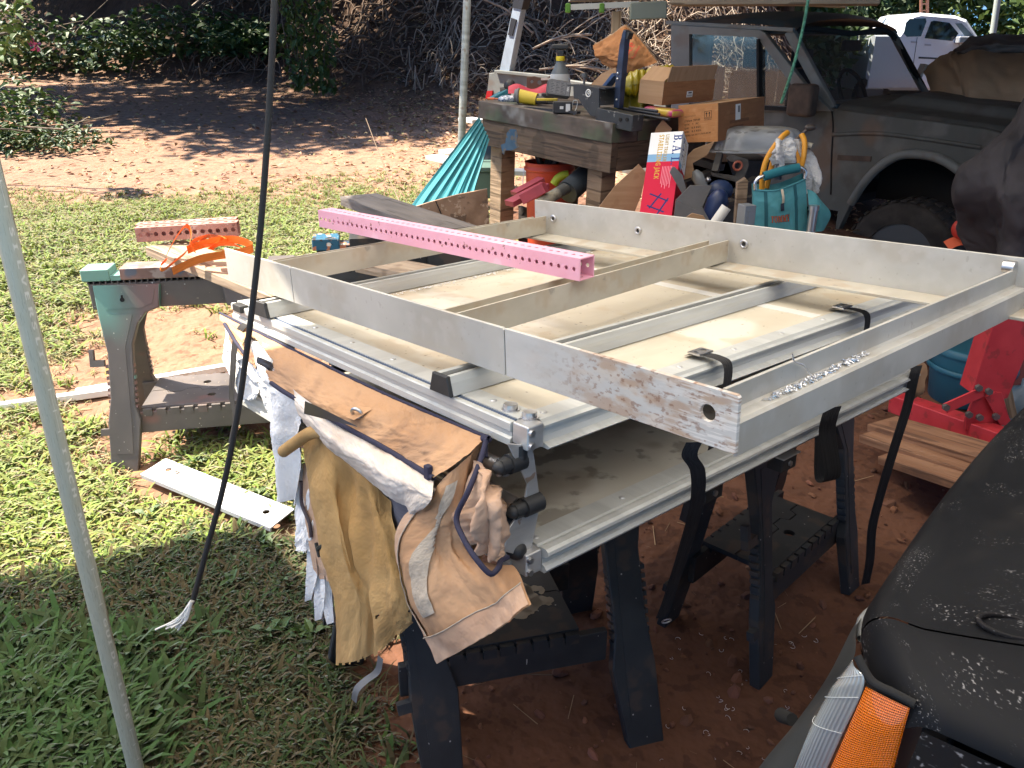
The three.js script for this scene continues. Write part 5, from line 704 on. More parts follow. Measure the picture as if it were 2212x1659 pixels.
  c = onBench(1185, 190, -0.46); solo('white_stick', 'thin white stick lying behind the battery', 'stick', beam(V3(-0.045, 0.05, 0), V3(0.045, 0.05, 0), 0.012, 0.012).translate(c.x, c.y, c.z), flat(0.6, 0.57, 0.5), c);
  solo('steel_bar', 'black flat bar lying along the front of the bench', 'bar', beam(onBench(1135, 232, -0.05), onBench(1250, 243, -0.05), 0.025, 0.012), darkM, onBench(1135, 232, -0.05)); solo('steel_bar', 'thin black rod lying behind the charger', 'bar', beam(onBench(1150, 222, -0.2), onBench(1260, 225, -0.2), 0.012, 0.01), darkM, onBench(1150, 222, -0.2));
  // black trailer-hitch steps assembly
  c = onBench(1290, 262, -0.06); t = thing('hitch_bracket', 'black steel hitch bracket with a round white emblem on the bench front', 'bracket', c);
  const bk = surf({ c: [0.014, 0.016, 0.017], c2: [0.026, 0.027, 0.028], S: 0.3, rough: 0.45, stains: [{ c: [0.2, 0.19, 0.17], th: 0.77, soft: 0.01, fu: 20, k: 0.7 }] });
  const P4 = (l, z, th, o) => { const w = l.map(([x, y]) => onBench(x, y, z).applyMatrix4(benchMx.clone().invert())); return prism(w.map((p) => [p.x, p.y]), th, o).translate(0, 0, z - th).applyMatrix4(benchMx); };
  part(t, 'side_plate', P4([[1238, 182], [1254, 181], [1294, 190], [1294, 230], [1300, 254], [1276, 250], [1262, 232], [1250, 214], [1239, 212]], -0.03, 0.008, { bevel: 0.001 }), bk); part(t, 'back_plate', P4([[1290, 190], [1330, 188], [1330, 225], [1294, 228]], -0.12, 0.008), bk);
  part(t, 'top_plate', beam(onBench(1240, 183, -0.08), onBench(1322, 190, -0.08), 0.09, 0.008), bk); part(t, 'receiver_tube', beam(onBench(1300, 249, -0.055), onBench(1378, 266, -0.055), 0.075, 0.075, { r: 0.004 }), bk);
  for (const px of [1340, 1354]) part(t, 'pin_hole_shade', cyl(0.009, 0.002, 12).rotateX(Math.PI / 2).applyMatrix4(new THREE.Matrix4().makeRotationY(-0.88)).translate(...onBench(px, 258, -0.0155).toArray()), slotM);  // black discs give the shaded inside of the pin holes
  { const e = onBench(1271, 201, -0.0285), m = new THREE.Matrix4().extractRotation(benchMx).setPosition(e); part(t, 'emblem', merge([buv(new THREE.TorusGeometry(0.016, 0.0035, 6, 20)), buv(new THREE.TorusGeometry(0.006, 0.0025, 6, 12)).translate(0.002, 0.002, 0)]).applyMatrix4(m), flat(0.6, 0.6, 0.58, 0.5)); }
  part(t, 'adjuster_screw', merge([cyl(0.006, 0.07, 10), cyl(0.016, 0.02, 8).translate(0, 0.04, 0)]).translate(...onBench(1262, 180, -0.09).toArray()), flat(0.12, 0.11, 0.1, 0.4, 0.6));
  t = thing('upright_post', 'tall black steel channel post standing on the bench before the paper bag', 'post', onBench(1333, 232, -0.10));
  const pf = P4([[1325, 232], [1336, 234], [1349, 95], [1352, 66], [1346, 65], [1338, 95], [1330, 160]], -0.10, 0.035, { bevel: 0.002 }); part(t, 'channel', pf, surf({ c: [0.012, 0.018, 0.035], c2: [0.03, 0.045, 0.085], fu: 2, fv: 8, S: 0.4, rough: 0.35, metal: 0.3 })); for (const y of [158, 170, 215]) part(t, 'rivet', ball(0.006, ...onBench(1332 + (215 - y) * 0.05, y, -0.098).toArray(), 1, 1, 1, 1), steelM);
  part(t, 'top_tab', beam(onBench(1350, 70, -0.12), onBench(1362, 78, -0.12), 0.03, 0.03), bk);
  for (const [a, b, lab] of [[[1335, 232], [1425, 247], 'long black rod lying right of the post'], [[1345, 240], [1445, 258], 'thin dark rod pointing right over the bench end'], [[1360, 232], [1420, 240], 'short black bar beside the post foot']]) solo('steel_bar', lab, 'bar', rod(onBench(a[0], a[1], -0.16), onBench(b[0], b[1], -0.16), 0.007, 0.007, 8), darkM, onBench(a[0], a[1], -0.16));
  // paper bag with red print, yellow bag, pale sheet
  const bagT = canvasTex(512, 512, (g, w, h) => { g.fillStyle = '#a06c40'; g.fillRect(0, 0, w, h); for (let k = 0; k < 260; k++) { g.fillStyle = `rgba(${rnd() < 0.5 ? '60,34,14' : '200,150,100'},0.06)`; g.fillRect(rnd() * w, rnd() * h, 8 + rnd() * 60, 4 + rnd() * 30); } g.save(); g.translate(330, 260); g.rotate(-0.65); g.fillStyle = 'rgba(205,72,52,0.9)'; g.font = 'bold 92px sans-serif'; g.textAlign = 'center'; g.fillText('ace', 0, 0); g.font = 'bold 40px sans-serif'; g.fillText('Hardware', 0, 62); g.restore(); });
  bagT.wrapS = bagT.wrapT = THREE.ClampToEdgeWrapping;
  c = onBench(1350, 150, -0.45); t = thing('paper_bag', 'crumpled brown paper bag with faded red print behind the black post', 'paper bag', c);
  const rowB = (l, z) => l.map(([x, y, dz]) => onBench(x, y, z + (dz || 0)));
  const fb = dispFn(rowsFn([rowB([[1281, 98], [1312, 80], [1345, 58], [1352, 56]], -0.42), rowB([[1286, 118, 0.02], [1322, 112, 0.05], [1360, 92, 0.04], [1382, 84]], -0.42), rowB([[1300, 135], [1335, 135, 0.05], [1375, 120, 0.05], [1404, 112]], -0.42), rowB([[1330, 152], [1352, 158, 0.02], [1388, 146, 0.02], [1420, 134]], -0.42)]), (u, v) => 0.03 * (wn(u * 6, v * 6, 510) - 0.5) + 0.012 * Math.abs(wn(u * 14, v * 14, 511) - 0.5));
  const bagG = (f) => { const g = sheetFn(f, 40, 40), uv = g.attributes.uv; for (let j = 0; j <= 40; j++) for (let i = 0; i <= 40; i++) uv.setXY(j * 41 + i, i / 40, 1 - j / 40); return g; };
  part(t, 'front_face', bagG(fb), new THREE.MeshStandardMaterial({ map: bagT, roughness: 0.9, side: THREE.DoubleSide })); part(t, 'back_face', sheetFn((u, v) => fb(u, v).add(V3(0.02, 0.01, -0.13)), 20, 20), cardM); part(t, 'side_face', sheetFn((u, v) => fb(1, v).lerp(fb(1, v).add(V3(0.02, 0.01, -0.13)), u), 6, 20), cardM); part(t, 'side_face', sheetFn((u, v) => fb(0, v).lerp(fb(0, v).add(V3(0.02, 0.01, -0.13)), u), 6, 20), cardM);
  c = onBench(1388, 172, -0.3); solo('yellow_bag', 'shiny yellow bag lying beside the paper bag', 'bag', sheetFn((u, v) => { const a = v * 6.283, r = 0.058 * (0.45 + 0.55 * sstep(0, 0.15, u) * sstep(1, 0.8, u)) * (1 + 0.5 * (wn(u * 12, v * 7, 520) - 0.5) + 0.05 * Math.sin(u * 60)); return V3(c.x + lerp(-0.10, 0.20, u), c.y - 0.03 + 0.05 * u + r * Math.sin(a), c.z + r * Math.cos(a) - 0.08 * u); }, 60, 30), flat(0.30, 0.235, 0.01, 0.3), c);
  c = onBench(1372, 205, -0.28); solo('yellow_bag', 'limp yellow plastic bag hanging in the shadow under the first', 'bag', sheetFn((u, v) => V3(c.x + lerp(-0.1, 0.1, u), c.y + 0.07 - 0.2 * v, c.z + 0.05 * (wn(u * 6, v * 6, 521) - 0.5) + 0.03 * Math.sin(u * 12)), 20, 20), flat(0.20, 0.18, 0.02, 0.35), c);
  c = onBench(1452, 245, -0.35); solo('seed_packet', 'pink and yellow printed packet under the small open carton', 'packet', merge([beam(onBench(1402, 236, -0.25), onBench(1466, 246, -0.25), 0.09, 0.035, { r: 0.015 })]), surf({ c: [0.42, 0.04, 0.14], c2: [0.5, 0.35, 0.05], fu: 3, fv: 2, S: 0.25, rough: 0.35, gain: 6 }), c);
  solo('cardboard_sheet', 'brown cardboard piece leaning behind the hitch bracket', 'cardboard', P4([[1272, 186], [1300, 158], [1330, 145], [1334, 168], [1310, 190]], -0.38, 0.006), cardM, onBench(1300, 190, -0.38));
  solo('blue_strap', 'blue folded strap beside the post', 'strap', beam(onBench(1308, 190, -0.2), onBench(1332, 160, -0.2), 0.05, 0.02, { r: 0.004 }), flat(0.03, 0.07, 0.17, 0.6), onBench(1308, 190, -0.2));
}
// teal pleated fabric tied to the bench corner, fanning down to the left
{
  const tealF = surf({ c: [0.008, 0.125, 0.165], c2: [0.013, 0.17, 0.21], fu: 30, fv: 3, S: 0.5, rough: 0.6 });
  const A = [Dz(1036, 250, 4.78), Dz(1058, 300, 4.7)], B = [Dz(962, 345, 4.35), Dz(1030, 400, 4.3)], C = [Dz(882, 450, 3.9), Dz(1010, 478, 3.85)], D = [Dz(838, 545, 3.5), Dz(925, 580, 3.45)];
  solo('hammock', 'teal pleated hammock fabric tied to the bench corner, fanning down to the left', 'hammock', sheet([A, B, C, D].map((r) => [r[0], r[0].clone().lerp(r[1], 0.5), r[1]]), 140, 40, { disp: (u, v) => 0.012 * Math.abs(Math.sin(u * 21 + 5 * wn(u * 4, 0.5, 531) + 0.6 * Math.sin(v * 3))) * (0.5 + v) + 0.006 * (wn(u * 40, v * 3, 530) - 0.5) }), tealF, A[0]);
  const oldPly = surf({ c: [0.17, 0.10, 0.06], c2: [0.27, 0.17, 0.11], fu: 7, fv: 7, S: 0.5, size: 512, rough: 0.95, stains: [{ c: [0.08, 0.05, 0.035], th: 0.6, soft: 0.08, fu: 12, k: 0.7 }, { c: [0.38, 0.28, 0.2], th: 0.68, soft: 0.04, fu: 26, k: 0.7 }], bump: 0.004 });
  const t = thing('plywood_sheet', 'weathered brown plywood sheet standing on edge before the bench', 'plywood', Dz(900, 470, 3.6));
  part(t, 'sheet', slab([[866, 462], [885, 450], [930, 436], [985, 421], [1052, 408], [1062, 560], [1062, 680], [905, 680], [880, 560]], 3.62, 0.018), oldPly); part(t, 'crack', beam(Dz(941, 434, 3.618), Dz(960, 478, 3.618), 0.004, 0.004), slotM);
  solo('guy_line', 'thin brown cord slanting down to the plywood sheet', 'cord', tube([Dz(790, 255, 7.0), Dz(830, 360, 5.5), Dz(872, 455, 3.7)], 0.003, 12, 4), flat(0.2, 0.14, 0.09), Dz(872, 455, 3.7));
  const bits = [['water_jug', 'dark blue jug with a pale cap behind the bench leg', 'jug', merge([lathe([[0, 0], [0.09, 0], [0.095, 0.12], [0.07, 0.19], [0.03, 0.22], [0.03, 0.26], [0, 0.26]], 18)]), flat(0.02, 0.04, 0.07, 0.4), [1046, 362, 5.9]], ['green_crate', 'grey green plastic crate behind the hammock', 'crate', merge([boxAt(-0.2, 0.1, 0, 0.16, -0.15, 0.15, 0.01), boxAt(-0.22, 0.12, 0.16, 0.19, -0.17, 0.17, 0.006)]), flat(0.07, 0.13, 0.11, 0.6), [1040, 420, 5.2]]];
  for (const [n, lab, cat, g, m, [x, y, z]] of bits) { const p = Dz(x, y, z); solo(n, lab, cat, g.translate(p.x, p.y, p.z), m, p); }
  const wm = surf({ c: [0.5, 0.5, 0.48], c2: [0.62, 0.62, 0.6], S: 0.4, rough: 0.6 });
  [[[935, 338, 6.3], [985, 350, 6.1], 'pale board lowest in the stack behind the hammock'], [[960, 326, 6.5], [1030, 330, 6.3], 'pale board at the top of the stack behind the hammock'], [[1005, 257, 7.2], [1036, 262, 7.0], 'short pale board between the pole and the bench corner'], [[1045, 368, 5.7], [1145, 372, 5.6], 'pale plank lying behind the bench legs']].forEach(([a, b, lab]) => solo('pale_board', lab, 'board', beam(Dz(...a), Dz(...b), 0.14, 0.03, { r: 0.003 }), wm, Dz(...a), 'pale boards behind the bench'));
}
// ---------- dusty green-grey truck behind the bench ----------
const glassM = flat(0.85, 0.9, 0.9, 0.03, 0, { transmission: 1, thickness: 0, ior: 1.5 }), tintM = flat(0.62, 0.66, 0.66, 0.04, 0, { transmission: 0.95, thickness: 0, ior: 1.5 });
const rubberM = surf({ c: [0.02, 0.018, 0.016], c2: [0.05, 0.04, 0.032], fu: 6, fv: 6, S: 0.4, rough: 0.9 });
function wheel(t, c, r, w, ax) {   // ax: axle direction
  const m = frameM(c, ax, V3(0, 1, 0)), k = part(t, 'wheel', buv(new THREE.CylinderGeometry(r * 0.62, r * 0.62, w * 0.9, 24).rotateZ(Math.PI / 2)).applyMatrix4(m), flat(0.12, 0.12, 0.12, 0.5, 0.5));
  part(k, 'tyre', lathe([[r * 0.62, -w / 2], [r * 0.9, -w / 2], [r, -w * 0.36], [r, w * 0.36], [r * 0.9, w / 2], [r * 0.62, w / 2]], 40).rotateZ(Math.PI / 2).applyMatrix4(m), rubberM);
  const tr = []; for (let i = 0; i < 36; i++) for (const s of [-1, 1]) tr.push(box(w * 0.36, r * 0.035, r * 0.10).translate(s * w * 0.26, r, 0).rotateX((i + (s > 0 ? 0.5 : 0)) / 36 * 6.283)); joined(part(k, 'tread_blocks', merge(tr).applyMatrix4(m), rubberM));
}
{
  const o = V3(-0.24, 0, -9.1), X = V3(3.18, 0, 3.78).normalize(), m = frameM(o, X, V3(0, 1, 0)), zd = V3(m.elements[8], m.elements[9], m.elements[10]), inv = m.clone().invert();
  const sv = (px, py, z = 0) => onPlane(px, py, o.clone().addScaledVector(zd, z), zd).applyMatrix4(inv);
  const poly = (l, z = 0) => l.map(([x, y]) => { const q = sv(x, y, z); return [q.x, q.y]; });
  const dust = surf({ c: [0.062, 0.064, 0.056], c2: [0.105, 0.103, 0.088], fu: 4, fv: 3, S: 1.2, size: 512, rough: 0.7, stains: [{ c: [0.16, 0.09, 0.05], th: 0.56, soft: 0.16, fu: 4, fv: 3, k: 0.6 }, { c: [0.05, 0.035, 0.025], th: 0.56, soft: 0.2, fu: 7, k: 0.5 }, { c: [0.17, 0.165, 0.15], th: 0.5, soft: 0.3, fu: 9, k: 0.45 }] });
  const dust2 = surf({ c: [0.12, 0.125, 0.115], c2: [0.18, 0.185, 0.17], fu: 4, fv: 4, S: 0.8, rough: 0.6, stains: [{ c: [0.12, 0.08, 0.05], th: 0.54, soft: 0.22, fu: 6, k: 0.5 }] }), brownPl = surf({ c: [0.06, 0.04, 0.028], c2: [0.10, 0.065, 0.045], S: 0.3, rough: 0.8 });
  const roofM = surf({ c: [0.012, 0.03, 0.04], c2: [0.035, 0.055, 0.06], fu: 3, fv: 3, S: 1.2, rough: 0.5, stains: [{ c: [0.09, 0.06, 0.04], th: 0.58, soft: 0.1, fu: 4, k: 0.7 }] });
  const t = thing('dusty_truck', 'dusty grey-green off-road truck parked behind the workbench', 'truck', null, null, m);
  const W = 1.55, bot = 0.45, P = (x, y, z) => { const q = sv(x, y, z || 0); return q; };
  const body = part(t, 'body_side', prism([...poly([[1430, 238], [1500, 232], [1715, 236], [1796, 233], [1860, 243], [2000, 260], [2130, 278], [2215, 300], [2235, 420], [2120, 425], [2095, 390], [2068, 367], [2030, 345], [1985, 335], [1941, 337], [1901, 360], [1868, 395], [1841, 433], [1800, 520]]), [P(1800, 520).x, bot], [P(1430, 238).x, bot]], 0.07, { bevel: 0.006 }).translate(0, 0, -0.07), dust);
  part(body, 'door_gap', tube([[1797, 236], [1800, 270], [1797, 330], [1795, 420]].map(([x, y]) => P(x, y, 0.002)), 0.006, 20, 5), slotM);
  part(body, 'body_crease', tube([[1800, 290], [1900, 288], [2000, 300], [2120, 318]].map(([x, y]) => P(x, y, 0.0)), 0.016, 20, 6), dust); part(body, 'side_badge', beam(P(1810, 340, 0.004), P(1882, 343, 0.004), 0.006, 0.035, { up: V3(0, 1, 0) }), brownPl);
  part(t, 'fender_flare', tube([[1838, 440], [1866, 396], [1899, 361], [1941, 336], [1985, 333], [2032, 343], [2070, 366], [2100, 392]].map(([x, y]) => P(x, y, 0.01)), 0.032, 40, 8), dust2);
  part(t, 'inner_arch', boxAt(P(1830, 400).x, P(2110, 400).x, 0.5, 1.0, -0.5, -0.45), flat(0.015, 0.012, 0.01, 0.95));
  const wc = P(1968, 560, -0.16); const wr2 = P(1958, 428, -0.16).y - (gnd(0, 0) + 0.2); const c = V3(P(1968, 500, -0.16).x, P(1958, 428, -0.16).y - 0.40, -0.16); wheel(t, c, 0.40, 0.27, V3(0, 0, 1));
  // hood with a raised centre, cowl, far fender
  const h0 = P(1797, 233), h1 = P(2140, 277); const hood = (z) => (f) => V3(lerp(h0.x, h1.x + 0.25, f), lerp(h0.y, h1.y - 0.03, f) + 0.075 * Math.sin(clamp(-z / W) * 3.14) * 0.6, z);
  part(t, 'hood', sheetFn((u, v) => { const z = lerp(0.0, -W, v), q = hood(z)(u); const e = sstep(0, 0.06, v) * sstep(1, 0.94, v); q.y += 0.02 * e + 0.055 * sstep(0.2, 0.26, v) * sstep(0.8, 0.74, v) * sstep(0.16, 0.24, u) - 0.03 * (1 - e); return q; }, 50, 60), dust);
  part(t, 'cowl', boxAt(h0.x - 0.18, h0.x + 0.02, h0.y - 0.06, h0.y + 0.03, -W + 0.05, -0.03, 0.01), roofM);
  part(t, 'far_side', prism([...poly([[1430, 238], [1715, 236], [1796, 233], [2000, 262], [2130, 280], [2215, 300]]), [P(2215, 300).x, bot], [P(1430, 238).x, bot]], 0.05).translate(0, 0, -W), dust);
  // pillars, roof, glass
  const a0 = P(1798, 236, -0.03), a1 = P(1706, 66, -0.03), fw = V3(a1.x + 0.02, a1.y, -W + 0.05), fb = V3(a0.x, a0.y, -W + 0.03);
  part(t, 'windscreen_pillar', beam(a0, a1, 0.05, 0.075, { r: 0.01 }), dust2); part(t, 'windscreen_pillar', beam(fb, fw, 0.05, 0.05, { r: 0.01 }), dust2);
  const wsF = (u, v) => a0.clone().lerp(fb, u).lerp(a1.clone().lerp(fw, u), v).add(V3(0.05 * Math.sin(u * 3.14), 0.02 * Math.sin(v * 3.14), 0));
  part(t, 'windscreen', sheetFn((u, v) => wsF(lerp(0.03, 0.97, u), lerp(0.06, 0.97, v)), 20, 10), tintM); part(t, 'windscreen_seal', tube([[0.02, 0.04], [0.5, 0.03], [0.98, 0.04], [0.985, 0.5], [0.98, 0.96], [0.5, 0.97], [0.02, 0.96], [0.015, 0.5]].map(([u, v]) => wsF(u, v)), 0.022, 60, 6, true), slotM);
  for (const [u0, u1] of [[0.15, 0.5], [0.5, 0.88]]) { const w = part(t, 'wiper', tube([wsF(u0, 0.0), wsF((u0 + u1) / 2, 0.05).add(V3(0.03, 0.02, 0)), wsF(u1, 0.10).add(V3(0.02, 0.015, 0))], 0.009, 12, 5), slotM); }
  const r0 = P(1440, 46), ro = sheetFn((u, v) => { const x = lerp(r0.x, a1.x + 0.06, u), z = lerp(0.0, -W + 0.02, v); return V3(x, a1.y + 0.02 + 0.10 * Math.max(0, Math.sin(v * 3.1416)) ** 0.5 + 0.035 * Math.sin(u * 3.14) - 0.03 * sstep(0.9, 1, u), z); }, 24, 30); part(t, 'roof', ro, roofM); part(t, 'headliner', boxAt(r0.x, a1.x, a1.y - 0.02, a1.y + 0.005, -W + 0.05, -0.03), flat(0.05, 0.045, 0.04, 0.9));
  part(t, 'drip_rail', beam(P(1440, 48, 0.01), P(1716, 64, 0.01), 0.03, 0.03, { r: 0.005 }), dust2);
  const dz = 0.035, fo = [[1449, 56], [1450, 53], [1642, 64], [1652, 70], [1742, 186], [1796, 240], [1720, 240], [1449, 240]], fi = [[1488, 222], [1488, 72], [1634, 79], [1642, 86], [1722, 198], [1722, 232]];
  const door = part(t, 'door_frame', prism(poly(fo, dz), 0.05, { holes: [poly(fi, dz)], bevel: 0.004 }).translate(0, 0, dz - 0.05), dust2);
  part(door, 'window_divider', beam(P(1640, 84, dz), P(1641, 236, dz), 0.02, 0.04), slotM); part(door, 'door_glass', prism(poly([[1486, 232], [1486, 70], [1640, 78], [1726, 198], [1726, 236]], dz - 0.02), 0.004).translate(0, 0, dz - 0.024), tintM); part(door, 'belt_seal', beam(P(1490, 226, dz), P(1722, 236, dz), 0.02, 0.03), slotM); part(door, 'chrome_strip', beam(P(1548, 222, dz + 0.012), P(1650, 230, dz + 0.012), 0.006, 0.008), steelM);
  const lo = part(t, 'louvre_panel', prism(poly([[1476, 215], [1480, 72], [1538, 74], [1528, 190], [1520, 215]], -0.12), 0.03).translate(0, 0, -0.15), surf({ c: [0.19, 0.23, 0.26], c2: [0.26, 0.30, 0.33], S: 0.5, rough: 0.6 })); for (let k = 0; k < 6; k++) part(lo, 'louvre', beam(P(1476, 152 + k * 6, -0.115), P(1502, 152 + k * 6, -0.115), 0.01, 0.012), slotM);
  part(t, 'mirror', merge([boxAt(-0.10, 0.10, -0.11, 0.11, -0.05, 0.06, 0.03)]).translate(...P(1735, 216, 0.14).toArray()), brownPl); part(t, 'mirror_arm', beam(P(1745, 235, 0.02), P(1738, 225, 0.10), 0.03, 0.03), slotM);
  // cabin: seats, wheel, dashboard
  const sx = a0.x - 0.95; for (const z of [-0.42, -1.1]) { const s = part(t, 'seat', merge([boxAt(sx - 0.08, sx + 0.08, h0.y - 0.45, h0.y + 0.22, z - 0.24, z + 0.24, 0.04), boxAt(sx - 0.05, sx + 0.04, h0.y + 0.23, h0.y + 0.38, z - 0.12, z + 0.12, 0.03)]), flat(0.02, 0.025, 0.03, 0.8)); }
  part(t, 'steering_wheel', buv(new THREE.TorusGeometry(0.19, 0.016, 8, 28).rotateY(Math.PI / 2).rotateZ(0.45)).translate(a0.x - 0.42, h0.y + 0.05, -1.05), slotM); part(t, 'dashboard', boxAt(a0.x - 0.32, a0.x - 0.02, h0.y - 0.3, h0.y + 0.02, -W + 0.06, -0.08, 0.03), flat(0.025, 0.022, 0.02, 0.8)); part(t, 'cab_floor', boxAt(r0.x, a0.x, 0.42, 0.48, -W, -0.07), slotM); part(t, 'cab_back', boxAt(P(1452, 100).x - 0.6, P(1452, 100).x - 0.56, 0.48, a1.y - 0.3, -W + 0.05, -0.05), dust);
  part(t, 'rear_view_mirror', boxAt(a1.x + 0.06, a1.x + 0.1, a1.y - 0.14, a1.y - 0.06, -0.9, -0.65, 0.015), slotM);
  // tail end: bed side, lamp and raked pillar
  const bs = part(t, 'bed_side', prism([...poly([[1056, 158], [1090, 152], [1195, 168], [1430, 200], [1440, 238]]), [P(1440, 238).x, bot], [P(1045, 240).x, bot], ...poly([[1050, 213]])], 0.06, { bevel: 0.006 }).translate(0, 0, -0.06), dust2); part(bs, 'tail_lamp', prism(poly([[1054, 196], [1066, 195], [1064, 213], [1051, 213]]), 0.02).translate(0, 0, -0.005), flat(0.30, 0.01, 0.01, 0.25));
  part(bs, 'bed_rail', beam(P(1072, 154, 0.01), P(1195, 166, 0.01), 0.06, 0.03, { r: 0.005 }), dust2);
  const pl = part(t, 'rear_pillar', prism(poly([[1078, 154], [1100, 156], [1128, 8], [1110, 2]]), 0.07, { bevel: 0.006 }).translate(0, 0, -0.07), surf({ c: [0.22, 0.27, 0.32], c2: [0.30, 0.35, 0.40], S: 0.6, rough: 0.5 })); part(pl, 'pillar_cap', prism(poly([[1108, 16], [1128, 20], [1135, -8], [1112, -8]]), 0.09).translate(0, 0, -0.08), darkM); part(pl, 'pillar_grip', prism(poly([[1099, 75], [1108, 77], [1117, 42], [1106, 38]]), 0.012).translate(0, 0, 0), darkM);
  for (const z of [-0.35, -W + 0.2]) wheel(t, V3(1.0, 0.42, z), 0.40, 0.27, V3(0, 0, 1));
}
// lumber and bars stacked on the rack above the truck
{
  const pale = woodM([0.40, 0.28, 0.17], [0.5, 0.37, 0.24], [0.25, 0.15, 0.08]);
  [[[1455, 4, 5.6], [1900, 2, 5.2], 0.30, 0.04, 'wide pale board lying on the rack over the truck', oldWood], [[1500, -6, 6.0], [1830, 8, 5.6], 0.12, 0.045, 'pale timber lying along the rack over the cab', pale], [[1230, -4, 6.2], [1475, -10, 6.2], 0.2, 0.04, 'dark board at the left end of the rack', greyWood]].forEach(([a, b, w, h, lab, mt]) => solo('lumber_board', lab, 'board', beam(Dz(...a), Dz(...b), w, h, { r: 0.004 }), mt, Dz(...a), 'boards on the rack'));
  const t = thing('bar_clamp', 'long pale bar clamp with green jaws under the rack', 'clamp', Dz(1230, 14, 6.1)); part(t, 'bar', beam(Dz(1232, 15, 6.1), Dz(1380, 8, 6.1), 0.025, 0.035), flat(0.5, 0.49, 0.45, 0.5)); for (const [x, w] of [[1227, 0.03], [1300, 0.04], [1410, 0.035]]) part(t, 'jaw', box(0.035, 0.06, 0.04, 0.008).translate(...Dz(x, 17, 6.1).toArray()), flat(0.09, 0.22, 0.015, 0.5)); part(t, 'jaw_body', beam(Dz(1360, 24, 6.1), Dz(1440, 20, 6.1), 0.05, 0.11, { r: 0.01 }), flat(0.22, 0.24, 0.2, 0.6));
  solo('rack_post', 'pale wooden post rising behind the paper bag', 'post', beam(Dz(1332, 24, 6.2), V3(Dz(1330, 100, 6.2).x, gnd(0.9, -6.2), -6.2), 0.06, 0.06), pale, Dz(1332, 24, 6.2));
  solo('rope', 'thin green rope hanging from the rack before the truck window', 'rope', tube([Dz(1748, -12, 4.6), Dz(1735, 60, 4.6), Dz(1715, 140, 4.62), Dz(1692, 210, 4.65), Dz(1688, 222, 4.66)], 0.008, 40, 6), surf({ c: [0.05, 0.22, 0.12], c2: [0.14, 0.42, 0.26], fu: 40, fv: 40, S: 0.4, rough: 0.8 }), Dz(1748, -12, 4.6));
}
// ---------- white pickup farther back ----------
{
  const z = 20, pm = surf({ c: [0.78, 0.83, 0.9], c2: [0.84, 0.88, 0.94], S: 2, rough: 0.3, extra: { clearcoat: 0.6 }, physical: true });
  const c = Dz(2020, 145, z), t = thing('white_pickup', 'white crew-cab pickup parked far back at the upper right', 'pickup', V3(c.x, gnd(c.x, -z), -z - 0.9)); const g0 = gnd(c.x, -z);
  const sl = (l, zz, th, o) => slab(l, zz, th, o);
  const X = (px) => Dz(px, 120, z).x, Y = (py) => Dz(2000, py, z).y;
  part(t, 'body', prism([[X(1880), Y(72)], [X(1936), Y(72)], [X(1944), Y(56)], [X(1957), Y(32)], [X(1975), Y(27)], [X(2050), Y(33)], [X(2076), Y(42)], [X(2115), Y(88)], [X(2200), Y(98)], [X(2230), Y(110)], [X(2232), g0 + 0.45], [X(1880), g0 + 0.45]], 1.8, { bevel: 0.06, holes: [] }).translate(0, 0, -z - 1.8), pm);
  const win = (l) => slab(l, z - 0.006, 0.012, {});
  part(t, 'side_window', win([[1953, 72], [1958, 48], [1966, 40], [2000, 39], [2002, 46], [1990, 78], [1960, 79]]), flat(0.015, 0.02, 0.028, 0.06)); part(t, 'side_window', win([[1998, 82], [2012, 46], [2018, 44], [2052, 49], [2071, 72], [2058, 88]]), flat(0.015, 0.02, 0.028, 0.06)); part(t, 'windscreen', win([[2064, 50], [2078, 50], [2112, 86], [2096, 92]]), flat(0.18, 0.24, 0.27, 0.08));
  part(t, 'body_strip', win([[1985, 122], [2100, 128], [2100, 131], [1985, 126]]), flat(0.04, 0.05, 0.06, 0.4)); for (const [a, b] of [[1968, 88], [1998, 94]]) part(t, 'door_handle', win([[a, b], [a + 14, b + 1], [a + 14, b + 5], [a, b + 4]]), flat(0.5, 0.53, 0.58, 0.3));
  for (const [a, b, cc, d] of [[1982, 80, 1972, 148], [2072, 90, 2076, 148]]) part(t, 'door_gap', beam(Dz(a, b, z - 0.004), Dz(cc, d, z - 0.004), 0.01, 0.012), flat(0.12, 0.14, 0.16)); part(t, 'mirror', boxAt(X(2056), X(2080), Y(94), Y(78), -z - 0.05, -z + 0.2, 0.03), flat(0.45, 0.48, 0.53, 0.2, 0.4));
  for (const x of [X(1900), X(2185)]) wheel(t, V3(x, g0 + 0.38, -z - 0.15), 0.38, 0.26, V3(0, 0, 1));
}
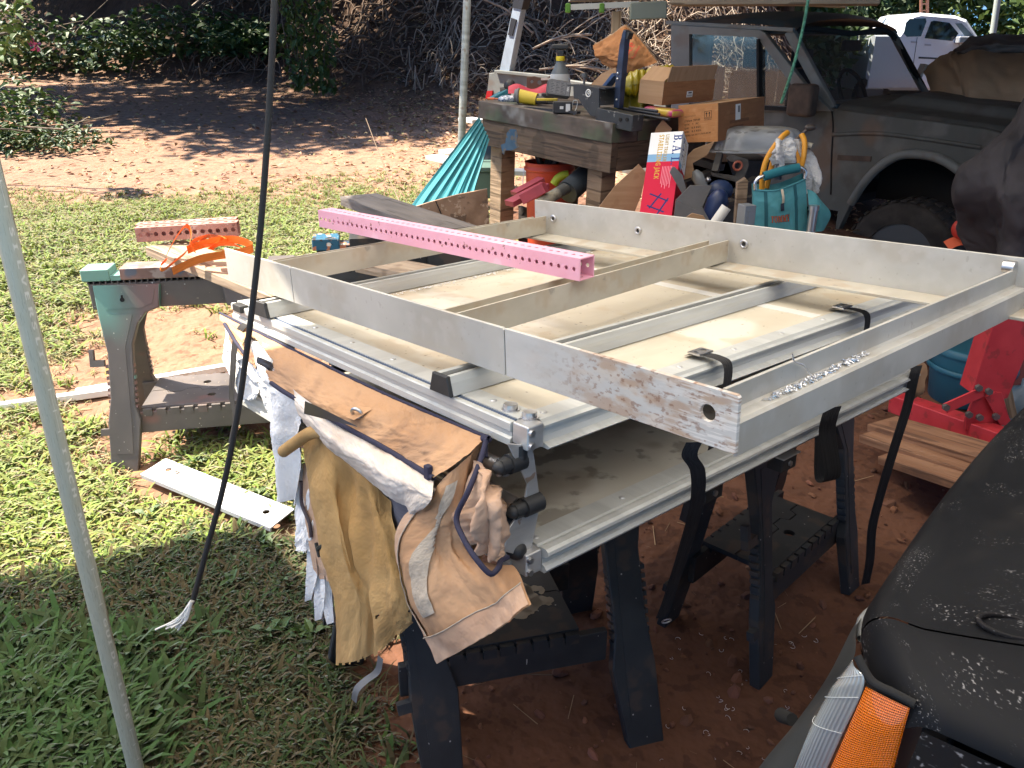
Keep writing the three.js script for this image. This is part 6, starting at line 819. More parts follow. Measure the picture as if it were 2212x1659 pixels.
// ---------- heap under a brown tarp, pole and ladder behind it ----------
{
  const tarpM = surf({ c: [0.28, 0.175, 0.095], c2: [0.38, 0.245, 0.14], fu: 4, fv: 4, S: 1, rough: 0.7, bump: 0.004 }), R = (l) => l.map(([x, y, z]) => Dz(x, y, z));
  const q = Dz(2100, 230, 6.4); const t = thing('covered_heap', 'heap covered by a brown tarp beside the truck hood', 'tarp', V3(q.x, gnd(q.x, q.z), q.z));
  part(t, 'tarp', sheet([R([[1985, 152, 8.6], [2050, 118, 8.2], [2120, 112, 8.0], [2240, 105, 7.8]]), R([[1992, 150, 7.4], [2040, 118, 7.0], [2100, 112, 6.8], [2240, 112, 6.6]]), R([[2005, 190, 7.0], [2050, 170, 6.4], [2110, 165, 6.2], [2240, 165, 6.0]]), R([[2015, 232, 6.8], [2060, 245, 6.2], [2120, 255, 6.0], [2240, 260, 5.8]]), R([[2015, 330, 6.8], [2060, 340, 6.2], [2120, 360, 6.0], [2240, 370, 5.8]])], 60, 50, { disp: (u, v) => 0.10 * (wn(u * 4, v * 3, 601) - 0.5) + 0.04 * Math.sin(u * 14 + v * 4) * v }), tarpM);
  part(t, 'grey_tarp', sheet([R([[2060, 108, 7.2], [2100, 80, 7.4], [2150, 74, 7.4], [2250, 76, 7.2]]), R([[2062, 112, 6.9], [2105, 92, 6.8], [2160, 88, 6.7], [2250, 90, 6.6]]), R([[2075, 116, 6.85], [2120, 112, 6.7], [2170, 110, 6.6], [2250, 112, 6.5]])], 30, 20, { disp: (u, v) => 0.06 * (wn(u * 6, v * 4, 602) - 0.5) }), surf({ c: [0.05, 0.04, 0.035], c2: [0.09, 0.07, 0.06], S: 0.5, rough: 0.7 }));
  part(t, 'white_edge', beam(Dz(1997, 138, 7.3), Dz(1982, 170, 7.3), 0.02, 0.10), flat(0.5, 0.48, 0.45));
  const p = Dz(2152, 100, 17); solo('fence_post', 'thin pale post far back at the right beside the trees', 'post', rod(V3(p.x, gnd(p.x, p.z), p.z), Dz(2160, -30, 17), 0.06, 0.06, 8), flat(0.40, 0.45, 0.42, 0.7), p);
  const l = thing('ladder', 'rusty ladder leaning by a trunk above the white pickup', 'ladder', Dz(1995, 40, 22)); for (const x of [1990, 2004]) part(l, 'rail', beam(Dz(x, 60, 22), Dz(x, -30, 22), 0.05, 0.05), flat(0.30, 0.14, 0.10)); for (let k = 0; k < 6; k++) part(l, 'rung', beam(Dz(1990, 50 - k * 14, 22), Dz(2004, 50 - k * 14, 22), 0.03, 0.03), flat(0.30, 0.14, 0.10));
  // dark cover draped over something at the right edge, red float and orange flag below it
  const dm = surf({ c: [0.020, 0.017, 0.019], c2: [0.036, 0.030, 0.033], S: 0.5, rough: 0.75, bump: 0.003 });
  const dq = Dz(2160, 560, 3.1); solo('dark_cover', 'dark grey cover hanging in folds at the right edge', 'cover', sheet([R([[2225, 185, 3.3], [2245, 170, 3.3], [2300, 160, 3.3]]), R([[2165, 270, 3.25], [2215, 262, 3.1], [2300, 255, 3.1]]), R([[2108, 340, 3.25], [2170, 345, 3.0], [2300, 350, 3.0]]), R([[2075, 390, 3.25], [2160, 430, 2.95], [2300, 440, 2.95]]), R([[2092, 480, 3.25], [2165, 510, 3.0], [2300, 520, 2.95]]), R([[2105, 560, 3.2], [2170, 570, 3.0], [2300, 575, 2.95]])], 60, 70, { disp: (u, v) => 0.05 * Math.sin(u * 9 + v * 6) * (0.4 + 0.6 * v) + 0.07 * (wn(u * 5, v * 5, 611) - 0.5) }), dm, dq);
  const f = Dz(2090, 495, 3.3); solo('red_float', 'round red float beside the dark cover', 'float', merge([ball(0.055, f.x, f.y, f.z, 1.1, 0.9, 0.9, 3), buv(new THREE.TorusGeometry(0.05, 0.007, 6, 18).rotateY(1.2)).translate(f.x + 0.015, f.y, f.z)]), flat(0.42, 0.03, 0.02, 0.5), f);
  const og = Dz(2065, 522, 3.3); solo('orange_flag', 'torn orange flag lying under the red float', 'flag', sheetFn((u, v) => V3(og.x + lerp(-0.05, 0.10, u), og.y + 0.02 * Math.sin(u * 5) - 0.02 * v, og.z + 0.06 * v), 12, 4), flat(0.55, 0.10, 0.04, 0.7), og);
}
// ---------- black pickup nose at the lower right ----------
{
  const o = V3(0.354, 1.0, -0.664), X = V3(0.73, 0, 0.68).normalize(), m = frameM(o, X, V3(0, 1, 0)), inv = m.clone().invert(), ax = { x: V3(), y: V3(), z: V3() }; m.extractBasis(ax.x, ax.y, ax.z);
  const b = (px, py, a, v) => onPlane(px, py, o.clone().addScaledVector(ax[a], v), ax[a]).applyMatrix4(inv);
  const paint = surf({ c: [0.004, 0.0045, 0.006], c2: [0.009, 0.0095, 0.011], fu: 4, fv: 4, S: 0.8, size: 1024, rough: 0.5, scuff: 1, stains: [{ c: [0.02, 0.018, 0.017], th: 0.52, soft: 0.2, fu: 4, k: 0.5 }], physical: true, extra: { specularIntensity: 0.22 } });
  const bumperM = surf({ c: [0.018, 0.022, 0.024], c2: [0.032, 0.036, 0.038], fu: 4, fv: 4, S: 0.5, rough: 0.6, stains: [{ c: [0.08, 0.06, 0.05], th: 0.6, soft: 0.12, fu: 6, k: 0.5 }] });
  const t = thing('black_pickup', 'nose of a scuffed black pickup with an orange corner lamp at the lower right', 'pickup', null, null, m);
  const fz = 0.0, seam = (x) => -0.088 - 0.28 * Math.max(0, x - 0.02);
  const nose = (a, z, drop) => {   // a: 0 under the front edge .. 1 far back; z: across
    const k = clamp((z + 0.13) / 0.13), x0 = -0.03 + 0.075 * k * k - 0.03 * Math.sin(clamp(-z / 1.25) * 3.14);
    if (a < 0.25) { const f = lerp(-0.7, 1.57, a / 0.25); return V3(x0 + 0.038 * (1 - Math.cos(f)), -0.034 + 0.038 * Math.sin(f) - drop, z); }
    const q = (a - 0.25) / 0.75, x = 1.1 * q ** 1.8; return V3(x0 + 0.038 + x, 0.004 + 0.055 * x + 0.035 * Math.sin(clamp(-z / 1.25) * 3.14) * sstep(0, 0.2, x) - drop, z);
  };
  part(t, 'hood', sheetFn((u, v) => { const x = 1.1 * clamp((u - 0.25) / 0.75) ** 1.8; return nose(u, lerp(seam(x) - 0.0015, -1.25, v * v * 0.4 + v * 0.6), 0); }, 90, 60), paint);
  part(t, 'fender', sheetFn((u, v) => { const x = 1.1 * clamp((u - 0.25) / 0.75) ** 1.8, zs = seam(x) + 0.0015, f = v * 1.5; return nose(u, zs + (fz - zs) * Math.sin(f) / Math.sin(1.5), 0.045 * (1 - Math.cos(f))); }, 80, 24), paint);
  part(t, 'hood_gap', sheetFn((u, v) => { const x = 1.1 * clamp((u - 0.25) / 0.75) ** 1.8; return nose(u, seam(x) + lerp(-0.004, 0.004, v), 0.006); }, 80, 1), slotM);
  { const q = b(2180, 1368, 'y', 0.008); part(t, 'oval_dent', buv(new THREE.TorusGeometry(0.03, 0.0035, 8, 32).scale(1, 0.6, 1).rotateX(-Math.PI / 2).rotateY(0.3)).translate(q.x, nose(0.25 + 0.75 * ((q.x + 0.0) / 1.1) ** (1 / 1.8), q.z, 0).y, q.z), paint); }
  const fa = b(2010, 1533, 'z', fz), fb2 = b(1962, 1659, 'z', fz), sl = (fb2.x - fa.x) / (fb2.y - fa.y);
  part(t, 'fender_side', sheetFn((u, v) => { const y0 = lerp(-0.047, -0.55, v); return V3(lerp(fa.x + (y0 - fa.y) * sl * sstep(-0.5, -0.1, y0), 1.1, u), y0 + 0.055 * 1.1 * u * (1 - v), fz - 0.001 + 0.015 * Math.sin(v * 3.1)); }, 30, 24), paint);
  part(t, 'lamp_surround', boxAt(0.064, 0.09, -0.30, -0.03, fz - 0.05, fz - 0.012, 0.004), slotM); part(t, 'lamp_housing', boxAt(0.0, 0.085, -0.28, -0.045, -0.28, fz - 0.03), flat(0.10, 0.10, 0.10, 0.3, 0.6));
  // lenses
  const amberT = dtex(256, 256, (u, v) => { const p = 0.5 + 0.5 * Math.sin((u * 42 + v * 42) * 3.14) * Math.sin((u * 42 - v * 42) * 3.14); return mix3([0.68, 0.085, 0.0], [0.95, 0.25, 0.004], p); }); amberT.repeat.set(1 / 0.12, 1 / 0.12);
  const amberB = dtex(256, 256, (u, v) => 0.5 + 0.5 * Math.sin((u * 42 + v * 42) * 3.14) * Math.sin((u * 42 - v * 42) * 3.14), false); amberB.repeat.copy(amberT.repeat);
  const am = new THREE.MeshPhysicalMaterial({ map: amberT, bumpMap: amberB, bumpScale: 0.002, roughness: 0.12, clearcoat: 1, clearcoatRoughness: 0.05, side: THREE.DoubleSide });
  const clearT = dtex(256, 64, (u, v) => mix3([0.28, 0.31, 0.31], [0.38, 0.41, 0.41], 0.5 + 0.5 * Math.sin(u * 3.14 * 2 * 40))); clearT.repeat.set(1 / 0.16, 1); const clearB = dtex(256, 8, (u) => 0.5 + 0.5 * Math.sin(u * 6.283 * 40), false); clearB.repeat.copy(clearT.repeat);
  const cl = new THREE.MeshPhysicalMaterial({ map: clearT, bumpMap: clearB, bumpScale: 0.0006, roughness: 0.12, metalness: 0.25, clearcoat: 1, side: THREE.DoubleSide });
  const T1 = b(1871, 1483, 'z', fz), T2 = b(1966, 1530, 'z', fz), B2 = b(1905, 1760, 'z', fz), B1 = b(1750, 1760, 'z', fz);
  const am1 = part(t, 'corner_lamp', sheetFn((u, v) => T1.clone().lerp(T2, u).lerp(B1.clone().lerp(B2, u), v).add(V3(0, 0, 0.010 * Math.max(0, Math.sin(u * 3.14)) ** 0.5 * Math.sin(Math.min(1, v * 4 + 0.05) * 1.57))), 40, 60), am, 'orange corner lamp lens');
  const C1 = b(1842, 1424, 'x', -0.012), C2 = b(1798, 1488, 'x', -0.030), C3 = b(1758, 1560, 'x', -0.037), C4 = b(1706, 1692, 'x', -0.04), Q1 = C1.clone().add(V3(0.004, -0.002, 0.006)), TL = T1.clone().add(V3(-0.002, 0, 0)), QB = B1.clone().add(V3(-0.003, 0, 0));
  const lensF = (u, v) => crv([C1, C2, C3, C4], v).lerp(crv([Q1, TL, TL.clone().lerp(QB, 0.42), QB], v), u).add(V3(-0.010 * Math.sin(u * 3.14) * Math.min(1, v * 3), 0, 0.010 * Math.sin(u * 3.14) * Math.min(1, v * 3)));
  const hl = part(t, 'headlamp_lens', sheetFn(lensF, 30, 40), cl, 'clear ribbed headlamp lens'); for (const v of [0.22, 0.42, 0.62]) part(hl, 'lens_line', tube(Array.from({ length: 10 }, (_, i) => lensF(i / 9, v).add(V3(-0.001, 0, 0.001))), 0.0004, 18, 4), flat(0.6, 0.62, 0.6, 0.3));
  part(t, 'lamp_seal', tube([C1.clone().add(V3(0.004, 0.006, 0)), T1.clone().add(V3(0.004, 0.006, -0.004)), T1.clone().lerp(T2, 0.5).add(V3(0.003, 0.005, -0.004)), T2.clone().add(V3(0.003, 0.004, -0.004))], 0.0045, 40, 6), slotM);
  // bumper face and grille edge running away along the front
  const R = (l) => l.map(([x, y, d]) => Dz(x, y, d).applyMatrix4(inv));
  part(t, 'bumper', sheet([R([[1930, 1272, 1.1], [1858, 1340, 0.98], [1845, 1420, 0.88], [1795, 1500, 0.8], [1740, 1600, 0.74], [1690, 1720, 0.7]]), R([[1915, 1276, 1.12], [1850, 1345, 1.02], [1790, 1460, 0.92], [1720, 1560, 0.85], [1655, 1640, 0.8], [1590, 1740, 0.76]]), R([[1915, 1300, 1.16], [1850, 1370, 1.08], [1785, 1480, 1.0], [1715, 1580, 0.94], [1650, 1660, 0.9], [1580, 1760, 0.86]])], 50, 16), bumperM); part(t, 'grille_edge', tube(R([[1990, 1195, 1.2], [1925, 1280, 1.08], [1862, 1338, 0.99], [1858, 1352, 0.98], [1860, 1380, 0.95]]), 0.006, 30, 6), dusty());
  part(t, 'tow_hook', merge([rod(...[[1688, 1545, 0.93], [1712, 1555, 0.9]].map((p) => Dz(...p).applyMatrix4(inv)), 0.011, 0.009, 10)]), slotM);
  part(t, 'front_face', boxAt(0.0, 0.05, -0.45, -0.06, -1.2, -0.11), slotM); part(t, 'engine_bay_side', boxAt(0.05, 1.0, -0.6, -0.06, -1.2, -0.05), slotM);
  for (const z of [-0.14, -1.1]) wheel(t, V3(0.55, gnd(0.8, -0.3) - 1.0 + 0.36, z), 0.36, 0.24, V3(0, 0, 1));
}
function dusty() { return surf({ c: [0.16, 0.17, 0.17], c2: [0.24, 0.25, 0.25], S: 0.3, rough: 0.5 }); }
// ---------- cartons and odds and ends between the bench and the truck ----------
function carton(name, label, corner, yaw, w, h, d, o = {}) {   // corner: front lower left; w along x, d backwards
  const m = new THREE.Matrix4().makeRotationFromEuler(new THREE.Euler(o.tilt || 0, yaw, o.roll || 0)).setPosition(corner), t = thing(name, label, 'cardboard box', null, o.group, m), k = 0.004;
  const fm = o.front || cardM;
  const F = (g, uvs) => g; const fg = boxAt(0, w, 0, h, -k, 0); if (o.front) { const p = fg.attributes.position, uv = fg.attributes.uv; for (let i = 0; i < p.count; i++) uv.setXY(i, p.getX(i) / w, p.getY(i) / h); }
  part(t, 'front_panel', fg, fm); part(t, 'back_panel', boxAt(0, w, 0, h, -d, -d + k), cardM);
  const sg = boxAt(w - k, w, 0, h, -d + k, -k); if (o.side) { const p = sg.attributes.position, uv = sg.attributes.uv; for (let i = 0; i < p.count; i++) uv.setXY(i, -p.getZ(i) / d, p.getY(i) / h); } part(t, 'side_panel', sg, o.side || cardM); part(t, 'side_panel', boxAt(0, k, 0, h, -d + k, -k), cardM); part(t, 'bottom_panel', boxAt(k, w - k, 0, k, -d + k, -k), cardM);
  for (const [n, g] of o.flaps ? o.flaps(w, h, d, k) : [['top_panel', boxAt(k, w - k, h - k, h, -d + k, -k)]]) part(t, n, g, cardM);
  return t;
}
const printM = (w, h, draw, base = '#b07a4a') => { const t = canvasTex(w, h, (g) => { g.fillStyle = base; g.fillRect(0, 0, w, h); for (let k = 0; k < 120; k++) { g.fillStyle = `rgba(${rnd() < 0.5 ? '70,40,20' : '220,180,130'},0.07)`; g.fillRect(rnd() * w, rnd() * h, w * 0.2 * rnd(), h * 0.1 * rnd()); } draw(g); }); return new THREE.MeshStandardMaterial({ map: t, roughness: 0.85, side: THREE.DoubleSide }); };
{
  const itemM = printM(512, 480, (g) => { g.fillStyle = 'rgba(40,26,18,0.9)'; g.save(); g.transform(1, -0.1, 0, 1, 0, 40); g.font = 'bold 28px sans-serif'; g.fillStyle = 'rgba(60,40,28,0.55)'; g.fillText('MAXXHAUL', 80, 130); g.fillStyle = 'rgba(36,24,16,0.92)'; g.font = 'bold 34px sans-serif'; ['ITEM# 70149', 'QTY:   1   PC', 'GW:   8.9 KGS', 'NW:   8.3 KGS', 'MEAS: 64.5X17.7X15.0CM'].forEach((s, i) => { g.font = `bold ${i === 4 ? 29 : 34}px sans-serif`; g.fillText(s, 80, 190 + i * 46); }); g.lineWidth = 5; g.strokeStyle = 'rgba(36,24,16,0.92)'; g.strokeRect(340, 90, 90, 90); for (const x of [366, 404]) { g.fillRect(x - 4, 108, 8, 50); g.beginPath(); g.moveTo(x - 15, 122); g.lineTo(x, 100); g.lineTo(x + 15, 122); g.fill(); } g.fillRect(350, 164, 70, 5); g.font = 'bold 16px sans-serif'; g.fillText('THIS SIDE UP', 334, 202); g.restore(); });
  const sideM = printM(1024, 256, (g) => { g.fillStyle = 'rgba(60,36,22,0.35)'; g.font = 'bold 40px sans-serif'; g.fillText('MAXXHAUL', 240, 90); g.fillRect(240, 130, 420, 22); g.fillRect(240, 170, 300, 18); g.fillStyle = '#d9d9d6'; g.fillRect(360, 24, 110, 110); g.fillStyle = '#777'; g.fillRect(410, 36, 46, 46); }, '#8d5f3a');
  const c1 = Dz(1466, 308, 4.15); carton('carton', 'long printed carton lying with its item label towards the bench', c1, -0.62, 0.20, 0.172, 0.62, { front: itemM, side: sideM, tilt: 0, roll: 0.09, group: 'cartons by the truck' });
  const lab = printM(512, 256, (g) => { g.fillStyle = '#dcdcd8'; g.fillRect(230, 120, 60, 70); g.fillStyle = '#555'; g.fillRect(246, 130, 34, 18); for (let k = 0; k < 8; k++) g.fillRect(238 + k * 6, 160, 3, 22); }, '#97663e');
  carton('carton', 'small open carton on top of the pile with a white label', Dz(1378, 221, 4.25), -0.72, 0.135, 0.105, 0.50, { side: lab, roll: -0.06, tilt: 0.0, flaps: (w, h, d, k) => [['flap', beam(V3(w * 0.5, h, -0.001), V3(w * 0.5, h + 0.06, -0.10), w * 0.98, k, { up: V3(0, 1, 0.5) })], ['flap', beam(V3(w, h, -d * 0.5), V3(w + 0.015, h + 0.07, -d * 0.5), d * 0.9, k, { up: V3(1, 0, 0) })]], group: 'cartons by the truck' });
  // tall red and white jack box leaning
  const jackF = printM(256, 1024, (g) => { g.fillStyle = '#c8143a'; g.fillRect(0, 0, 256, 1024); g.fillStyle = '#e9e9e6'; g.fillRect(0, 0, 256, 230); g.fillStyle = '#7fa9c8'; g.fillRect(0, 230, 256, 80); g.save(); g.translate(190, 30); g.rotate(Math.PI / 2); g.fillStyle = '#1d3a78'; g.font = 'bold 92px serif'; g.fillText('B. A. L.', 0, 0); g.restore(); g.save(); g.translate(110, 24); g.rotate(Math.PI / 2); g.fillStyle = '#a98a3c'; g.font = 'bold 40px sans-serif'; g.fillText('LIGHT TRAILER', 0, -14); g.fillStyle = '#c8a23c'; g.font = 'bold 54px sans-serif'; g.fillText('STABILIZING JACK', 0, 38); g.restore(); g.fillStyle = 'rgba(255,235,235,0.75)'; for (let k = 0; k < 7; k++) { g.fillRect(130 + k * 12, 360, 3, 180 + (k * 37) % 60); } g.strokeStyle = '#232b63'; g.lineWidth = 14; g.beginPath(); g.moveTo(60, 640); g.lineTo(210, 720); g.moveTo(50, 760); g.lineTo(190, 830); g.moveTo(150, 640); g.lineTo(70, 790); g.moveTo(210, 690); g.lineTo(140, 850); g.stroke(); g.fillStyle = '#dfe6ea'; g.fillRect(90, 930, 166, 94); g.fillStyle = '#24343c'; g.fillRect(120, 950, 90, 60); }, '#c8143a');
  const jackS = printM(256, 1024, (g) => { g.fillStyle = '#b80f20'; g.fillRect(0, 0, 256, 1024); g.fillStyle = '#e4e4e0'; g.fillRect(0, 0, 256, 330); g.fillStyle = '#7fa9c8'; g.fillRect(0, 300, 100, 60); g.save(); g.translate(60, 20); g.rotate(Math.PI / 2); g.fillStyle = '#1d3a78'; g.font = 'bold 84px serif'; g.fillText('B.A.L.', 0, 0); g.fillStyle = '#a98a3c'; g.font = 'bold 40px sans-serif'; g.fillText('LIGHT TRAILER', 0, -70); g.fillText('LIZING JACK', 0, -120); g.restore(); g.strokeStyle = '#3a0d18'; g.lineWidth = 16; g.beginPath(); g.moveTo(60, 620); g.lineTo(200, 940); g.moveTo(40, 760); g.lineTo(220, 820); g.moveTo(120, 600); g.lineTo(60, 930); g.stroke(); }, '#b80f20');
  { const c = Dz(1376, 500, 3.72), tp = Dz(1407, 287, 4.0), m = new THREE.Matrix4(), Y = tp.clone().sub(c).normalize(), L = tp.distanceTo(c), Xd = V3(0.80, 0, 0.42).addScaledVector(Y, 0).normalize(), Z = Xd.clone().cross(Y).normalize(), X2 = Y.clone().cross(Z); m.makeBasis(X2, Y, Z).setPosition(c);
    const t = thing('jack_box', 'tall red and white printed jack box leaning against the cartons', 'cardboard box', null, null, m), w = 0.15, d = 0.125; const fg = new THREE.PlaneGeometry(w, L).translate(w / 2, L / 2, 0.0005); fg.userData.uv = 1; const sg = new THREE.PlaneGeometry(d, L).rotateY(Math.PI / 2).translate(w + 0.0005, L / 2, -d / 2); sg.userData.uv = 1;
    part(t, 'carton', boxAt(0, w, 0, L, -d, 0, 0.002), flat(0.40, 0.03, 0.05, 0.6)); part(t, 'front_print', fg, jackF); part(t, 'side_print', sg, jackS); part(t, 'torn_flap', prism([[0, L], [0.05, L + 0.012], [0.09, L - 0.004], [0.11, L + 0.018], [w, L + 0.004], [w, L - 0.02], [0, L - 0.02]], 0.002).translate(0, 0, -d - 0.002), flat(0.7, 0.7, 0.68, 0.8)); }
  const cardTh = [[[[1291, 450], [1330, 400], [1380, 354], [1396, 372], [1386, 420], [1371, 458]], 3.95, 'folded brown cardboard sheet leaning against the bench leg'], [[[1466, 384], [1468, 352], [1500, 322], [1544, 305], [1528, 335], [1497, 352], [1502, 380], [1480, 388]], 4.0, 'torn cardboard flap under the printed carton'], [[[1413, 292], [1418, 276], [1432, 258], [1452, 278], [1446, 292]], 4.15, 'pointed cardboard flap standing behind the jack box'], [[[1484, 468], [1496, 460], [1520, 466], [1530, 482], [1480, 482]], 3.4, 'small cardboard corner poking up over the frame']];
  cardTh.forEach(([p, z, l]) => solo('cardboard_sheet', l, 'cardboard', slab(p, z, 0.006, { bevel: 0.001 }), cardM, Dz(p[0][0], p[0][1], z), 'loose cardboard'));
  solo('cardboard_sheet', 'dark cardboard sheet standing in the shadow behind the bracket pile', 'cardboard', slab([[1470, 395], [1475, 330], [1560, 310], [1590, 400], [1560, 470]], 4.5, 0.008), cardM, Dz(1470, 395, 4.5), 'loose cardboard');
  // cast aluminium pan, upside down
  { const c = Dz(1632, 300, 4.2), t = thing('cast_pan', 'upturned ribbed cast aluminium pan on top of the junk pile', 'metal pan', c), f = (k, y, rp) => Array.from({ length: 48 }, (_, i) => { const a = i / 48 * 6.283, s = 1 + rp * Math.sin(a * 15); return V3(c.x + Math.sign(Math.cos(a)) * Math.abs(Math.cos(a)) ** 0.6 * 0.235 * k * s, c.y + y, c.z + Math.sign(Math.sin(a)) * Math.abs(Math.sin(a)) ** 0.6 * 0.115 * k * s); }); const rows = [f(1.06, -0.055, 0), f(1.05, -0.045, 0), f(0.98, -0.04, 0.02), f(0.93, 0.0, 0.03), f(0.86, 0.035, 0.03), f(0.74, 0.052, 0.01), f(0.4, 0.058, 0), f(0.02, 0.06, 0)]; for (const r of rows) r.push(r[0].clone()); part(t, 'shell', sheet(rows, 96, 28), surf({ c: [0.28, 0.29, 0.29], c2: [0.40, 0.41, 0.41], fu: 6, fv: 6, S: 0.3, rough: 0.5, metal: 0.4, stains: [{ c: [0.12, 0.11, 0.1], th: 0.64, soft: 0.06, fu: 8, k: 0.6 }] })); }
  // metal bits
  const iron = surf({ c: [0.07, 0.065, 0.06], c2: [0.13, 0.12, 0.11], S: 0.3, rough: 0.6, metal: 0.3, stains: [{ c: [0.16, 0.07, 0.04], th: 0.62, soft: 0.08, fu: 8, k: 0.6 }] }), ironD = surf({ c: [0.025, 0.024, 0.024], c2: [0.05, 0.046, 0.044], S: 0.3, rough: 0.6 });
  const steelSheet = surf({ c: [0.15, 0.145, 0.14], c2: [0.21, 0.205, 0.20], S: 0.3, rough: 0.5, metal: 0.35 });
  solo('steel_bracket', 'flat grey steel strap with rounded top beside the jack box', 'bracket', slab([[1447, 372], [1452, 361], [1458, 360], [1475, 378], [1488, 430], [1482, 432]], 3.75, 0.006, { bevel: 0.001 }), steelSheet, Dz(1480, 430, 3.75), 'scrap steel');
  { const t = thing('angle_iron', 'broad folded steel angle lying over the scrap', 'angle iron', Dz(1500, 470, 3.65)); part(t, 'top_leaf', slab([[1460, 432], [1492, 400], [1538, 401], [1517, 448], [1500, 452]], 3.7, 0.006), steelSheet); part(t, 'front_leaf', slab([[1456, 470], [1460, 433], [1500, 452], [1518, 448], [1534, 478], [1500, 490]], 3.69, 0.006), steelSheet); }
  { const t = thing('steel_assembly', 'dark steel bracket assembly with four sides behind the angle', 'bracket', Dz(1570, 400, 4.05)); part(t, 'plate', slab([[1568, 342], [1580, 334], [1616, 344], [1618, 356], [1604, 396], [1540, 380], [1535, 372], [1590, 380], [1600, 352], [1578, 348]], 4.05, 0.012), iron); part(t, 'post', beam(Dz(1555, 332, 4.1), Dz(1545, 372, 4.05), 0.03, 0.03), ironD); part(t, 'bolt', ball(0.014, ...Dz(1530, 388, 4.0).toArray()), steelM); part(t, 'spring', buv(new THREE.TorusGeometry(0.02, 0.006, 6, 14)).translate(...Dz(1594, 358, 4.03).toArray()), flat(0.35, 0.1, 0.06, 0.5)); part(t, 'lower_arm', beam(Dz(1540, 420, 3.95), Dz(1610, 446, 3.9), 0.03, 0.03), iron); }
  const lumps = [['blue_ball', 'dull blue round bottle in the scrap pile', 'bottle', ball(0.055, 0, 0, 0, 1.1, 0.9, 1, 3), flat(0.012, 0.03, 0.09, 0.5), [1556, 411, 3.95]], ['blue_bottle', 'dark blue bottle lying under the angle iron', 'bottle', lathe([[0, -0.09], [0.05, -0.09], [0.05, 0.04], [0.03, 0.08], [0.015, 0.09], [0, 0.09]], 16).rotateZ(-0.25), flat(0.01, 0.025, 0.085, 0.45), [1545, 452, 3.75]], ['plastic_bottle', 'clear crumpled bottle in the shade of the scrap', 'bottle', lathe([[0, -0.06], [0.03, -0.06], [0.028, 0.0], [0.03, 0.03], [0.012, 0.06], [0, 0.06]], 12).rotateZ(0.5), flat(0.25, 0.27, 0.28, 0.2), [1512, 392, 4.0]], ['pipe_stub', 'short white plastic pipe poking up over the frame', 'pipe', lathe([[0.017, -0.06], [0.021, -0.06], [0.021, 0.05], [0.017, 0.05], [0.017, -0.06]], 18).rotateZ(-0.55), flat(0.6, 0.58, 0.52, 0.5), [1553, 470, 3.3]], ['wood_stake', 'rough pale wooden stake standing beside the teal bag', 'stake', prism([[-0.022, -0.2], [0.022, -0.2], [0.024, 0.10], [0.012, 0.115], [-0.02, 0.095]], 0.03, { bevel: 0.002 }).rotateZ(0.04), legWood, [1597, 442, 3.5]], ['metal_case', 'small grey metal case against the teal bag', 'case', merge([boxAt(-0.026, 0.024, -0.08, 0.05, -0.03, 0.03, 0.003), boxAt(-0.012, 0.016, -0.06, 0.03, 0.03, 0.034, 0.001)]).rotateY(0.3), flat(0.22, 0.24, 0.26, 0.45, 0.4), [1612, 468, 3.35]]];
  lumps.forEach(([n, l, c, g, m, [x, y, z]]) => { const p = Dz(x, y, z); solo(n, l, c, g.translate(p.x, p.y, p.z), m, p); });
  // crate that carries the pile
  const jl = Dz(1455, 345, 4.5), jr = Dz(1668, 345, 4.5); solo('scrap_bin', 'dark bin of scrap under the cartons, mostly hidden', 'bin', boxAt(jl.x, jr.x, gnd(jl.x, -4.5), jl.y, -5.05, -4.5, 0.01), ironD, V3(jl.x, gnd(jl.x, -4.5), -4.5));
  [[[1478, 398, 4.1], [1536, 372, 4.15], 0.05, 'dark flat bar slanting over the scrap behind the cardboard flap'], [[1566, 440, 3.9], [1640, 424, 3.95], 0.04, 'dark square bar lying behind the wooden stake'], [[1580, 420, 4.0], [1632, 384, 4.05], 0.035, 'dark bar leaning towards the teal bag'], [[1500, 345, 4.3], [1560, 362, 4.2], 0.06, 'dark block lying under the printed carton']].forEach(([a, e, w, l]) => solo('scrap_bar', l, 'bar', beam(Dz(...a), Dz(...e), w, w * 0.6, { r: 0.003 }), ironD, Dz(...a), 'scrap steel'));
  // teal tool bag with a foam handle, name in orange
  const tb = surf({ c: [0.045, 0.22, 0.25], c2: [0.07, 0.28, 0.31], fu: 10, fv: 10, S: 0.4, rough: 0.8, bump: 0.001 }), z = 3.45, c = Dz(1685, 500, z), t = thing('tool_bag', 'teal canvas tool bag with a padded handle and a name in orange', 'bag', c);
  const R = (l) => l.map(([x, y, dz]) => Dz(x, y, z + (dz || 0)));
  const fF = dispFn(rowsFn([R([[1627, 410], [1670, 412, -0.02], [1705, 402, -0.02], [1741, 386]]), R([[1628, 455], [1672, 458, -0.03], [1708, 452, -0.03], [1743, 444]]), R([[1627, 520], [1672, 522, -0.02], [1708, 522, -0.02], [1745, 516]])]), (u, v) => 0.01 * (wn(u * 4, v * 4, 701) - 0.5));
  part(t, 'front_panel', sheetFn(fF, 40, 30), tb); part(t, 'back_panel', sheetFn((u, v) => fF(u, v).add(V3(0.02, 0.01, -0.10)), 12, 10), tb); part(t, 'side_panel', sheetFn((u, v) => fF(0, v).lerp(fF(0, v).add(V3(0.02, 0.01, -0.10)), u), 4, 10), tb); part(t, 'side_panel', sheetFn((u, v) => fF(1, v).lerp(fF(1, v).add(V3(0.02, 0.01, -0.10)), u), 4, 10), tb);
